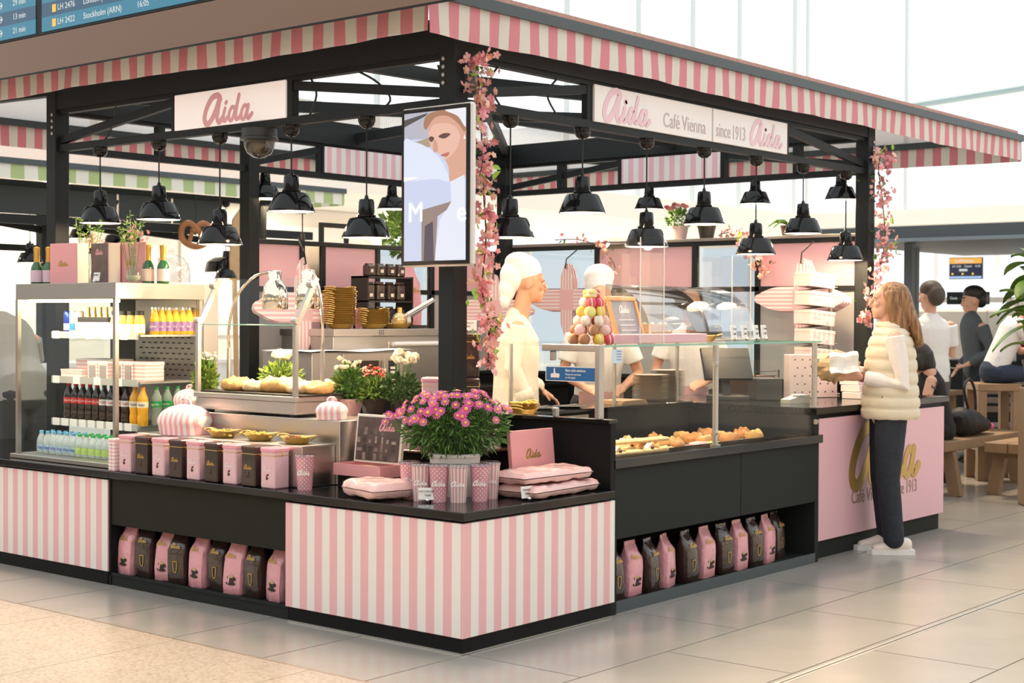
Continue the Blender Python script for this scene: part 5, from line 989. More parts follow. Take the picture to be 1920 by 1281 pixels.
# ------------------------------------------------------------ till, terminals, boxes on the service counter
tl = thing('till', 'black touch till seen through the glass', 'till', (3.75, .95, .946), -.7); boxo('base', blk, tl, -.12, -.1, 0, .12, .1, .03, .004); G().bar((0, .02, .03), (0, .06, .2), .05, .03).build('stand', blk, tl); G().box(-.17, -.01, -.12, .17, .015, .12, .006).build('touch_screen', blk, tl, (0, .03, .24), rot=(-.5, 0, 0)); boxo('printer', mat('till_grey', (.05, .05, .055), .4), tl, .16, -.12, 0, .34, .08, .15, .006)
pt = thing('card_terminal', 'pale card terminal on the service counter', 'card terminal', (3.72, .42, .946), -.3); G().prism([(-.09, 0), (.09, 0), (.09, .025), (-.03, .055), (-.09, .05)], .085, 'x', -.04).build('body', mat('terminal_grey', (.62, .60, .52), .4), pt, rot=(0, 0, pi/2)); boxo('keypad', m_paper, pt, -.02, -.06, .05, .05, .02, .056)
t = thing('dark_crate', 'dark wire crate of cards behind the counter glass', 'crate', (4.15, 1.0, .946)); boxo('crate_base', blk, t, -.16, -.12, 0, .16, .12, .01)
for k in range(6):
    for s_ in (-1, 1): boxo('wire', blk, t, -.16, s_*.12-.002, .03+k*.03, .16, s_*.12+.002, .034+k*.03)
for sx in (-.16, .16):
    for s_ in (-.12, .12): boxo('crate_post', blk, t, sx-.004, s_-.004, 0, sx+.004, s_+.004, .19)
boxo('card_pack', mat('choc_card', (.12, .05, .03), .5), t, -.14, -.1, .01, .14, .1, .15)
m_hb = stripes('heart_box', 'X', .05, (.84, .60, .58), (.88, .80, .74), .5)
for k, (x, y) in enumerate(((4.32, .72), (4.50, .64))):
    t = thing('card_display', ['pale pink dotted card box behind the end glass', 'pale pink dotted card box right of the end glass'][k], 'card box', (x, y, .946), -.5); boxo('box_body', mat('pale_pink_card', (.86, .66, .62), .5), t, -.10, -.03, 0, .10, .05, .30, .003)
    for i in range(3):
        for j in range(5): G().add([(.006*cos(a*pi/4), 0, .006*sin(a*pi/4)) for a in range(8)], [tuple(range(8))]).build('heart_print', m_choc, t, (-.06+i*.06+(j % 2)*.02, -.0308, .04+j*.056))
rk = thing('box_rack', 'steel rack holding tiers of striped boxes beside the post', 'rack', (4.78, .86, .946), -.35)
boxo('rack_pole', m_steel2, rk, .13, -.02, 0, .155, .005, .86, .003); boxo('rack_base', m_steel2, rk, -.12, -.1, 0, .16, .1, .012, .003); m_rb = stripes('rack_box_stripes', 'X', .045, (.84, .62, .58), (.88, .80, .73), .5)
for k in range(6):
    G().bar((.14, -.01, .10+.135*k), (-.11, -.02, .075+.135*k), .15, .004).build('rack_arm', m_steel2, rk)
    t = thing('striped_box', 'striped pink box on the %s tier from the top of the steel rack' % ORDW[5-k], 'box', (4.76, .85, .946+.095+.135*k), -.35, 'striped boxes on the rack', rot=(0, .09, -.35)); boxo('box_body', m_rb, t, -.12, -.085, 0, .115, .085, .10, .003); boxo('box_flap', m_rb, t, -.122, -.087, .078, .117, .087, .103, .003); logo(t, (-.055, -.0855, .05), .06, m_rose); boxo('seal', m_rose, t, .03, -.087, .01, .05, -.085, .03)
for k in range(8): r_, c_ = divmod(k, 3); t = thing('flat_box', 'flat striped chocolate box, %s layer up, %s from the left on the service counter' % (ORDW[r_], ORDW[c_]), 'box', (4.52+.14*c_+.02*r_, .40+.02*r_, .946+.047*r_), 0, 'flat striped boxes on the service counter'); boxo('box_body', m_hb, t, -.065, -.07, 0, .065, .07, .044, .002); boxo('band', m_rose, t, -.012, -.0715, 0, .012, .0715, .0455)
# ------------------------------------------------------------ rear counter with ovens and brass pans
rc = thing('rear_counter', 'dark rear counter below the pink partition', 'counter'); boxo('carcass', m_black, rc, 1.75, 3.30, 0, 5.05, 4.0, .92); boxo('counter_top', m_granite, rc, 1.73, 3.28, .92, 5.06, 4.02, .95, .003)
ov = thing('steel_oven', 'stainless oven with white pulled handle under the brass pans', 'oven', (2.46, 3.42, .951)); boxo('oven_body', m_steel2, ov, 0, 0, 0, 1.2, .55, .40, .003); boxo('oven_top', m_steel, ov, -.01, -.02, .40, 1.21, .56, .452, .003); boxo('oven_door', m_steel, ov, .55, -.012, .02, 1.15, 0, .36, .003); G().cyl((.58, -.03, .34), (1.12, -.03, .34), .018, n=12).build('oven_handle', m_white, ov, smooth=40)
for i in range(3):
    for j in range(3): boxo('vent_hole', m_ink, ov, .44+i*.02, -.0215, .412+j*.012, .452+i*.02, -.02, .418+j*.012)
mw = thing('microwave', 'stainless microwave covered by baking paper', 'microwave', (1.98, 3.12, .951), 0); boxo('mw_body', m_steel2, mw, 0, 0, 0, .86, .5, .30, .004); boxo('mw_door', m_steel, mw, .28, -.015, .01, .86, 0, .29, .003); boxo('mw_window', mat('oven_glass', (.03, .025, .02), .1), mw, .36, -.018, .03, .62, -.015, .235); boxo('mw_panel', blk, mw, .72, -.018, .03, .80, -.015, .23); G().cyl((.66, -.035, .06), (.66, -.035, .24), .01, n=10).build('mw_handle', m_steel, mw, smooth=40)
for j in range(5): boxo('button', m_cream, mw, .735, -.02, .05+j*.03, .785, -.018, .068+j*.03)
G().grid(lambda u, v: (-.06+u*1.0, -.05+v*.5, .305+.006*sin(u*9)+.004*sin(v*7)), 12, 4).build('baking_paper', m_paper, mw)
ME_pan1 = bpy.data.meshes.new('brass_pan'); import bmesh
bm = bmesh.new(); bm.from_mesh(ME_pan); bm.from_mesh(ME_ph); tmp = ME_ph.copy(); tmp.transform(Matrix.Rotation(pi, 4, 'Z')); bm.from_mesh(tmp); bm.to_mesh(ME_pan1); bm.free(); ME_pan1.materials.append(m_gold); ME_pan1.shade_smooth(); ME_pan1.set_sharp_from_angle(angle=radians(40))
def pstack(x, y, z, n, label, group):
    for k in range(n): tag(link('brass_pan', ME_pan1, m_gold, None, (x, y, z+k*.0155), pi/2+random.gauss(0, .06), scale=(1.2, 1.2, 1)), label % ('bottom pan' if k == 0 else 'top pan' if k == n-1 else '%s pan up' % ORDW[k]), 'pan', group)
pstack(2.68, 3.58, 1.404, 18, '%s in the tall stack of brass pans', 'tall stack of brass pans'); pstack(2.96, 3.52, 1.404, 8, '%s in the low stack of brass pans', 'low stack of brass pans'); pstack(3.22, 3.52, 1.404, 1, 'single brass pan beside the folded book%.0s', 'single brass pan')
for k, (x, n_) in enumerate(((2.93, 2), (3.03, 4))):
    for j in range(n_): tag(G().lathe([(.026, 0), (.034, .065), (.036, .066), (.033, .064)], 18).build('paper_cup', mat('pink_paper', (.82, .42, .44), .6), None, (x, 3.74, 1.404+.10*(k == 9)+j*.028), smooth=40), ['pink paper cup in the short cup pile behind the pans', 'pink paper cup in the tall cup pile behind the pans'][k], 'cup', ['short cup pile', 'tall cup pile'][k])
t = thing('coffee_pot', 'cream and brass pot standing in a brass pan', 'pot', (3.24, 3.52, 1.412)); G().sph((0, 0, .06), (.055, .055, .055), 18, 10).build('pot_body', mat('pale_gold', (.72, .60, .34), .3, .5), t, smooth=180); G().cyl((0, 0, .10), (0, 0, .15), .018, n=12).build('pot_neck', m_gold, t, smooth=40); G().cyl((.04, -.03, .06), (.065, -.045, .065), .034, n=16).build('dial', m_white, t, smooth=40)
t = thing('open_binder', 'white binder lying open and tilted on the oven', 'binder', (3.42, 3.55, 1.41), .1); G().box(-.17, -.11, 0, .17, .11, .02, .003).build('page_block', m_paper, t, (0, 0, .11), rot=(-.5, -.35, 0)); G().box(-.18, -.12, 0, .18, .12, .006).build('cover', mat('lilac_cover', (.55, .5, .55), .5), t, (0, 0, .095), rot=(-.5, -.35, 0)); boxo('binder_foot', blk, t, -.1, -.05, -.005, .12, .08, .02)
pr = thing('pack_rack', 'black two tier rack of dark coffee packs under the screen', 'rack', (3.12, 3.82, 1.404)); 
for z in (0, .20, .385): boxo('rack_shelf', blk, pr, 0, -.08, z, .50, .1, z+.012)
for x in (0, .49): boxo('rack_side', blk, pr, x, -.08, 0, x+.012, .1, .40)
for j in range(3):
    for k in range(4): t = thing('coffee_pack', 'dark brown coffee pack, %s tier up, %s from the left on the black rack' % (ORDW[j], ORDW[k]), 'coffee pack', (3.19+k*.112, 3.80, (1.4165, 1.6165, 1.8015)[j]), random.gauss(0, .1), 'dark coffee packs on the rack'); G().box(-.04, -.035, 0, .04, .035, (.14, .13, .09)[j], .012).build('pack_body', m_bagb, t); boxo('pack_label', m_cream, t, -.015, -.0365, .03, .015, -.035, .055); G().box(-.038, -.008, (.14, .13, .09)[j], .038, .008, (.155, .145, .10)[j]).build('pack_fold', m_bagb, t)
t = thing('pink_sack', 'tall pink coffee sack right of the dark packs', 'sack', (3.72, 3.86, 1.404)); link('bag_body', BAGM[1], m_bagp, t, scale=(1.3, 1.2, 1.75)); logo(t, (0, -.06, .3), .08, m_goldp)
tag(G().box(0, 0, 0, .05, .3, .34, .004).build('blue_ring_binder', mat('binder_blue', (.05, .08, .28), .4), None, (3.70, 3.45, .951)), 'blue ring binder standing beside the oven', 'binder')
# ------------------------------------------------------------ hanging flat cake carriers
def petal(L_, W_, hole=True):
    pts = []
    for k in range(13): u = k/12; pts.append((u*L_, W_/2*(1-.0*u)*(1-max(0, (u-.35)/.65)**2*.62)))
    tip = [(L_+W_*.19*cos(a), W_*.19*sin(a)) for a in (pi/2*.8, pi/4, 0, -pi/4, -pi/2*.8)]
    return pts+tip+[(x, -y) for x, y in pts[::-1]]
m_pst = {False: stripes('flat_carrier_x', 'X', .034, (.78, .46, .50), (.86, .78, .76), .5), True: stripes('flat_carrier_z', 'Z', .034, (.78, .46, .50), (.86, .78, .76), .5)}
def hanging(loc, rz, label, n=3, sc=1.0):
    t = thing('flat_cake_carriers', label, 'cake carriers', loc, rz); t.scale = (sc,)*3
    for k in range(n):
        off = (k*.012, k*.022, -k*.006)
        for d, (L_, W_, vert) in enumerate(((.25, .15, True), (.25, .15, True), (.36, .21, False), (.30, .21, False))):
            P2 = [((-y, x) if d == 0 else (y, -x) if d == 1 else (-x, y) if d == 2 else (x, -y)) for x, y in petal(L_, W_)]
            P2 = [(x+(0, 0, -.07, .07)[d], z+(.08, -.08, 0, 0)[d]) for x, z in P2]
            G().prism(P2, .006, 'y', 0).build('petal', m_pst[not vert], t, off)
        boxo('base_square', mat('carrier_pink', (.80, .50, .54), .5), t, -.085+off[0], off[1]-.0005, -.10+off[2], .085+off[0], off[1]+.0065, .10+off[2])
    G().tube([(0, .03, .30), (0, -.02, .31), (.0, .0, .40), (.05, .12, .50)], .006, 6).build('hook', m_frame, t)
hanging((2.54, 3.02, 1.50) if False else (2.40, 3.66, 1.56), 0, 'striped flat cake carriers hanging behind the heat lamps'); hanging((4.95, 3.25, 1.64), WEST, 'striped flat cake carriers hanging beside the baker', 3, .85); hanging((4.95, 1.06, 1.64), WEST, 'striped flat cake carriers hanging near the box rack', 4, .85); hanging((4.6, 3.75, 1.55), WEST+.4, 'striped flat cake carriers half hidden behind the corner garland', 2, .85)
# plants on the rear ledge
potted((PX1+.15, 2.36, 2.126), 'pink pot of pink roses on the rear ledge', mat('pale_pink_pot', (.80, .62, .58), .4), False, (.10, .10, .075), 260, m_leafm, 9, 51, fm=m_bls[1], fs=1.0, spread=.12, zf=.17, r=.075, h=.11); potted((PX1+.15, 2.10, 2.126), 'dark pot of low greenery on the rear ledge', mat('black_pot', (.02, .02, .02), .4), False, (.085, .085, .05), 300, m_leafy, 0, 52, fm=m_wfl, r=.075, h=.11)
random.seed(21)
garland([(PX1+.12, 1.95, 2.16), (PX1+.10, 1.8, 2.17), (PX1+.05, 1.68, 2.12), (PX1-.02, 1.60, 2.02), (PX1-.05, 1.52, 1.92), (PX1-.05, 1.46, 1.84)], 'pink blossom branch trailing over the rear ledge', 90, 14, .09, (1, 1)); garland([(PX1+.10, 3.6, 2.16), (PX1+.05, 3.3, 2.15), (PX1, 3.05, 2.08), (PX1-.05, 2.9, 1.98), (PX1-.05, 2.85, 1.9)], 'thin blossom branch over the glass panel behind the baker', 26, 6, .07)
t = thing('spider_plant', 'long leaved green plant on the rear ledge right of the blossom', 'plant', (PX1+.15, 1.36, 2.126)); pot(t, .05, .065, .08, m_brpot)
for k in range(14): a = random.uniform(0, 6.3); q = random.uniform(.12, .22); pts = [Vector((cos(a)*q*u, sin(a)*q*u, .08+.16*u-.16*u*u*1.1)) for u in (0, .3, .6, .85, 1)]; G().tube(pts, [.003, .011, .010, .006, .001], 4).build('leaf', m_leafm, t)
for k, (x, w_, h_) in enumerate(((2.42, .42, .24), (3.0, .30, .15))): t = thing('lamp_bracket', ['tall black bracket frame above the left pink panel', 'short black bracket frame above the middle pink panel'][k], 'bracket', (x, PY1+.06, 2.066)); boxo('bracket_post', m_frame, t, 0, -.015, 0, .03, .015, h_); boxo('bracket_arm', m_frame, t, .03, -.015, h_-.035, w_, .015, h_); G().cyl((w_-.02, 0, h_-.035), (w_-.02, 0, .05), .005, n=6).build('bracket_rod', m_cord, t); G().lathe([(.02, 0), (.022, .045), (.012, .06)], 12).build('plug', m_frame, t, (w_-.02, 0, .0), smooth=40)
# ------------------------------------------------------------ people
def loft_e(g, pts, n=16, side=(1, 0, 0), cap=True):
    # pts: (centre, half width along side, half depth) rings along a path, rounded ends
    P_ = [(Vector(c), a, (b if b else a)) for c, a, b in pts]; S = Vector(side); rings = []; m = len(P_)
    for i, (c, a, b) in enumerate(P_):
        t = (P_[min(i+1, m-1)][0]-P_[max(i-1, 0)][0]).normalized(); s_ = S-t*S.dot(t)
        if s_.length < .1: s_ = t.orthogonal()
        s_.normalize(); d = t.cross(s_)
        if i == 0 and cap: rings += [g.ring(c-t*min(a, b)*.7*q, s_*a*w, d*b*w, n) for q, w in ((1, .35), (.7, .75))]
        rings.append(g.ring(c, s_*a, d*b, n))
        if i == m-1 and cap: rings += [g.ring(c+t*min(a, b)*.7*q, s_*a*w, d*b*w, n) for q, w in ((.7, .75), (1, .35))]
    g.loft(rings)
def limb(g, *pr, n=12, cap=True): loft_e(g, [(p, r, r) for p, r in pr], n, cap=cap)
def hand(g, W_, d, s, nrm, curl=.5, sc=1.0):
    W_ = Vector(W_); d = Vector(d).normalized(); s = Vector(s).normalized(); nrm = Vector(nrm).normalized()
    loft_e(g, [(W_-d*.02, .028*sc, .022*sc), (W_+d*.03*sc, .038*sc, .019*sc), (W_+d*.085*sc, .041*sc, .016*sc)], 12, s)
    for k, L_ in enumerate((.066, .078, .073, .056)):
        o = W_+d*.088*sc+s*(.034-.0225*k)*sc; a = d; pts = [o-d*.02]
        for j in range(3): pts.append(pts[-1]+(.02 if j == 0 else 0)*d+a*L_*sc*(.42, .33, .25)[j]); a = (a*cos(curl)+nrm*sin(curl)).normalized()
        limb(g, *zip(pts, (.0095*sc, .009*sc, .0085*sc, .0078*sc)), n=8)
    o = W_+d*.02*sc+s*.03*sc; limb(g, (o, .013*sc), (o+(d*.5+s*.7+nrm*.2)*.042*sc, .0105*sc), (o+(d*.5+s*.7+nrm*.2)*.042*sc+(d*.9+s*.15+nrm*.5)*.036*sc, .0088*sc), n=8)
def head(g, c, sc=1.0, tilt=0.0):
    # face towards -y
    k0 = len(g.v); E = lambda p, r: g.sph(tuple(x*sc for x in p), tuple(x*sc for x in r), 16, 12)
    E((0, .015, .03), (.076, .097, .092)); E((0, -.018, -.03), (.060, .068, .085)); E((0, -.060, -.090), (.027, .025, .023)); E((0, -.046, -.06), (.047, .044, .044)); E((0, -.055, .045), (.060, .032, .035))
    E((0, -.078, .026), (.048, .012, .011)); loft_e(g, [((0, -.084*sc, .022*sc), .009*sc, .009*sc), ((0, -.099*sc, -.002*sc), .011*sc, .011*sc), ((0, -.109*sc, -.020*sc), .014*sc, .010*sc), ((0, -.094*sc, -.030*sc), .014*sc, .008*sc)], 10)
    E((0, -.083, -.049), (.023, .011, .0075)); E((0, -.081, -.060), (.021, .011, .0075))
    for s_ in (-1, 1): E((s_*.077, .012, .0), (.010, .020, .032)); E((s_*.040, -.068, -.014), (.022, .017, .020))
    g.xf(Matrix.Translation(Vector(c)) @ Matrix.Rotation(tilt, 4, 'X'), k0)
def remesh(g, name, m, par, vox=.008, it=6):
    me = bpy.data.meshes.new(name); me.from_pydata([tuple(v) for v in g.v], [], g.f); o = bpy.data.objects.new('tmp', me); COL.objects.link(o)
    md = o.modifiers.new('r', 'REMESH'); md.mode = 'VOXEL'; md.voxel_size = vox; md.use_smooth_shade = True
    sm = o.modifiers.new('s', 'SMOOTH'); sm.factor = .5; sm.iterations = it
    dg = bpy.context.evaluated_depsgraph_get(); me2 = bpy.data.meshes.new_from_object(o.evaluated_get(dg)); bpy.data.objects.remove(o); me2.name = name; me2.materials.clear()
    return link(name, me2, m, par)
def eyes(par, c, sc=1.0, tilt=0.0):
    M = Matrix.Translation(Vector(c)) @ Matrix.Rotation(tilt, 4, 'X')
    for s_ in (-1, 1):
        p = M @ Vector((s_*.031*sc, -.080*sc, .008*sc)); G().sph(p, (.011*sc, .006*sc, .006*sc), 10, 6).build('eye', mat('eye_white', (.75, .72, .68), .3), par, smooth=180); G().sph(p+Vector((0, -.004*sc, 0)), (.0052*sc, .003*sc, .0052*sc), 8, 6).build('iris', mat('iris', (.05, .03, .02), .3), par, smooth=180)
        p = M @ Vector((s_*.032*sc, -.0865*sc, .030*sc)); loft = G(); loft.sph(p, (.018*sc, .005*sc, .0035*sc), 8, 5); loft.build('eyebrow', mat('brow', (.12, .06, .03), .7), par, smooth=180)
    p = M @ Vector((0, -.0905*sc, -.0545*sc)); G().sph(p, (.019*sc, .004*sc, .0055*sc), 10, 6).build('lips', mat('lips', (.60, .28, .23), .5), par, smooth=180)
def hairmat(name, c1, c2):
    m = mat(name, c1, .42); nt = m.node_tree; N = nt.nodes.new; L = nt.links.new; b = nt.nodes['Principled BSDF']; tc = N('ShaderNodeTexCoord'); mp = N('ShaderNodeMapping'); mp.inputs['Scale'].default_value = (55, 55, 3.2); n = N('ShaderNodeTexNoise'); n.inputs['Scale'].default_value = 1.6; n.inputs['Detail'].default_value = 3
    L(tc.outputs['Object'], mp.inputs[0]); L(mp.outputs[0], n.inputs['Vector']); r = N('ShaderNodeValToRGB'); r.color_ramp.elements[0].position = .35; r.color_ramp.elements[1].position = .68; r.color_ramp.elements[0].color = (*c1, 1); r.color_ramp.elements[1].color = (*c2, 1); L(n.outputs['Fac'], r.inputs[0]); L(r.outputs[0], b.inputs['Base Color'])
    bp = N('ShaderNodeBump'); bp.inputs['Strength'].default_value = .7; bp.inputs['Distance'].default_value = .01; L(n.outputs['Fac'], bp.inputs['Height']); L(bp.outputs[0], b.inputs['Normal']); return m
m_skin = mat('skin', (.60, .32, .21), .5, var=.08, vs=12); m_skin2 = mat('skin_fair', (.68, .39, .28), .5, var=.08, vs=12)
m_jack = mat('cream_jacket', (.80, .74, .62), .75, var=.04, vs=6, bump=.6, bs=9); m_hatw = mat('white_cloth', (.82, .85, .89), .8, bump=.6, bs=12); m_tee = mat('white_tee', (.82, .82, .81), .8, bump=.55, bs=8); m_jean = mat('navy_denim', (.016, .022, .032), .8, var=.3, vs=30, bump=.6, bs=13); m_trs = mat('dark_trousers', (.03, .03, .035), .8)
m_vest = mat('cream_down_vest', (.70, .62, .47), .42, bump=.12, bs=30); m_shoe = mat('cream_shoe', (.80, .70, .62), .6); m_sole = mat('white_sole', (.82, .80, .76), .6)
m_hairb = hairmat('light_brown_hair', (.13, .055, .02), (.40, .22, .09)); m_haird = hairmat('dark_hair', (.008, .006, .005), (.035, .025, .02))
def legs(g, hip, knees, ankles, r=(.085, .06, .045)):
    for s_, h_, k_, a_ in ((-1, hip[0], knees[0], ankles[0]), (1, hip[1], knees[1], ankles[1])): limb(g, (h_, r[0]), ((Vector(h_)*.45+Vector(k_)*.55), r[0]*.86), (k_, r[1]), ((Vector(k_)*.6+Vector(a_)*.4), r[1]*.95), (a_, r[2]), n=14)
def standing(label, loc, rz, cloth, trs, arms, hp, tilt=0.0, skin=None, vox=.008, hgt=1.0, wd=1.0, sleeves='short', hat=None, hair=None, lean=0.0, extra=None, shoes=True, hands=True, curl=.6, torso_z0=.92, dp=1.0):
    t = thing('person', label, 'person', loc, rz); S = hgt; skin = skin or m_skin
    z = lambda v: v*S
    sh = lambda zz: Vector((0, -lean*(zz-.95), 0)) if zz > .95 else Vector((0, 0, 0))
    b = G(); head(b, hp, 1.0*S, tilt); hp_ = Vector(hp); nk = Vector((0, 0, z(1.45)))+sh(z(1.45)); limb(b, (nk-Vector((0, 0, .06)), .06*S), (nk+(hp_-nk)*.35, .054*S), (hp_+Vector((0, .02, -.02)), .055*S))
    loft_e(b, [(Vector((0, 0, z(.95))), .13*wd, .09), (Vector((0, 0, z(1.1)))+sh(z(1.1)), .12*wd, .085), (Vector((0, 0, z(1.3)))+sh(z(1.3)), .145*wd, .095), (Vector((0, 0, z(1.41)))+sh(z(1.41)), .15*wd, .07)])
    legs(b, ((-.09, 0, z(.92)), (.09, 0, z(.92))), ((-.095, -.02, z(.49)), (.095, -.02, z(.49))), ((-.10, .02, z(.09)), (.10, .02, z(.09))), (.075, .05, .038))
    for (S_, E_, W_, d, s_, nr) in arms:
        limb(b, (S_, .048*S), ((Vector(S_)+Vector(E_))/2, .043*S), (E_, .038*S), ((Vector(E_)*.6+Vector(W_)*.4), .036*S), (W_, .026*S)); 
        if hands: hand(b, W_, d, s_, nr, curl, S)
    body = remesh(b, 'body', skin, t, vox, 4); eyes(t, hp, S, tilt)
    c = G(); loft_e(c, [(Vector((0, 0, z(torso_z0-.02))), .172*wd, .125*dp), (Vector((0, 0, z(torso_z0+.12))), .165*wd, .12*dp)]+[(Vector((0, 0, z(q)))+sh(z(q)), a*wd, d_*dp) for q, a, d_ in ((1.12, .158, .112), (1.25, .175, .12), (1.36, .185, .115), (1.43, .165, .085), (1.47, .09, .065))], 20)
    for (S_, E_, W_, d, s_, nr) in arms:
        S_, E_, W_ = Vector(S_), Vector(E_), Vector(W_)
        if sleeves == 'short': limb(c, (S_, .066*S), (S_*.6+E_*.4, .064*S), (S_*.3+E_*.7, .068*S), cap=False)
        elif sleeves == 'long': limb(c, (S_, .067*S), ((S_+E_)/2, .060*S), (E_, .055*S), (E_*.5+W_*.5, .050*S), (E_*.15+W_*.85, .047*S), cap=False)
    remesh(c, cloth[0], cloth[1], t, vox*1.1, 5)
    q = G(); legs(q, ((-.085, 0, z(.95)), (.085, 0, z(.95))), ((-.095, -.02, z(.49)), (.095, -.02, z(.49))), ((-.10, .02, z(.085)), (.10, .02, z(.085))), (.108, .076, .066)); loft_e(q, [(Vector((0, .01, z(.88))), .16*wd, .115), (Vector((0, 0, z(1.0))), .155*wd, .11)]); remesh(q, trs[0], trs[1], t, .011, 4)
    if shoes:
        for s_ in (-1, 1): shoe(t, (s_*.10, .02, 0), mat('dark_shoe', (.03, .03, .03), .5), blk)
    if hat: 
        h = G(); hat(h); remesh(h, 'hat', m_hatw, t, .009, 5)
    if hair: hm_ = G(); hair[0](hm_); remesh(hm_, 'hair', hair[1], t, .008, 3)
    if extra: extra(t)
    return t
def shoe(par, c, m, ms, L_=.26):
    c = Vector(c); g = G(); loft_e(g, [(c+Vector((0, .06, .055)), .038, .05), (c+Vector((0, .0, .06)), .040, .052), (c+Vector((0, -.08, .045)), .044, .034), (c+Vector((0, -.15, .035)), .042, .022)], 16); g2 = G().prism([(c.x+x, c.y+y) for x, y in ((-.036, .10), (.036, .10), (.044, .0), (.046, -.10), (.036, -.17), (.0, -.195), (-.036, -.17), (-.046, -.10), (-.044, 0))], .032, 'z', 0)
    s_ = remesh(g, 'shoe', m, par, .007, 4); g2.build('sole', ms, s_)
V3 = Vector
# baker in cream jacket, profile to the right
ARMS = [((-.185, .0, 1.44), (-.225, .03, 1.18), (-.205, -.06, .98), (.05, -.35, -1), (0, -1, .3), (1, 0, 0)), ((.185, .0, 1.44), (.215, .05, 1.17), (.17, -.17, 1.03), (-.05, -.75, -.5), (-1, 0, 0), (0, .3, -1))]
def bhat(h): h.sph((0, -.045, 1.815), (.092, .105, .075), 16, 12); h.sph((0, -.015, 1.845), (.082, .09, .062), 16, 12); h.sph((0, .02, 1.755), (.088, .085, .10), 16, 12); h.sph((0, .055, 1.675), (.074, .055, .085), 12, 8); h.sph((0, .07, 1.60), (.06, .036, .05), 12, 8); loft_e(h, [((0, -.055, 1.765), .086, .104), ((0, -.052, 1.80), .089, .108)], 20)
def bx(t):
    for k in range(5): G().sph((.0, -.126-.004*(k > 2), 1.06+k*.075), (.006, .004, .006), 8, 6).build('button', m_cream, t, smooth=180)
    G().lathe([(.052, 0), (.052, .02)], 20, caps=False).build('watch', mat('watch_steel', (.5, .45, .4), .3, 1), t, (.174, -.145, 1.035), rot=(.95, 0, 0), smooth=40); g = G(); loft_e(g, [((0, .01, 1.47), .075, .06), ((0, .005, 1.515), .066, .058)], 18); g.build('collar', m_jack, t, smooth=60)
    for s_ in (-1, 1): W_, E_ = V3(ARMS[0 if s_ < 0 else 1][2]), V3(ARMS[0 if s_ < 0 else 1][1]); g = G(); loft_e(g, [(W_*.72+E_*.28, .056, .056), (W_*.9+E_*.1, .058, .058)], 16); g.build('cuff', m_jack, t, smooth=60)
standing('young baker in cream jacket and white hat facing right behind the counter', (2.34, 1.635, 0), yaw+.05, ('jacket', m_jack), ('trousers', m_jack), ARMS, (0, -.085, 1.70), 0.05, m_skin, .0055, 1.0, 1.08, 'long', bhat, None, 0.0, bx, curl=.5, torso_z0=.80, dp=1.25)
# two counter workers bending over the rear ledge
A1 = [((-.17, -.08, 1.38), (-.25, -.08, 1.12), (-.12, -.28, 1.03), (.5, -.8, -.15), (.5, .5, .5), (0, 0, -1)), ((.17, -.08, 1.38), (.27, -.06, 1.12), (.13, -.27, 1.03), (-.5, -.8, -.15), (-.5, .5, .5), (0, 0, -1))]
def what(h): h.sph((0, -.03, 1.775), (.105, .12, .085), 16, 12); h.sph((0, .04, 1.73), (.098, .10, .11), 16, 12); loft_e(h, [((0, -.06, 1.69), .086, .104), ((0, -.05, 1.73), .092, .112)], 20)
def wx(t): boxo('apron', mat('pink_apron', (.80, .50, .48), .7), t, -.15, -.175, .75, .15, -.165, 1.0)
standing('worker in white tee and white cap bending behind the macaron tower', (3.27, 1.68, 0), -.80, ('t_shirt', m_tee), ('trousers', m_trs), A1, (0, -.12, 1.60), .45, m_skin, .008, .97, .98, 'short', what, None, .2, wx)
def hairbun(h): h.sph((0, -.01, 1.62), (.088, .105, .10), 16, 12); h.sph((0, .09, 1.60), (.05, .05, .05), 12, 8)
standing('dark haired worker in white tee behind the cake display', (4.40, 1.66, 0), -1.15, ('t_shirt', m_tee), ('trousers', m_trs), A1, (0, -.085, 1.585), .25, m_skin, .008, .97, .95, 'short', None, (hairbun, m_haird), .12, wx)
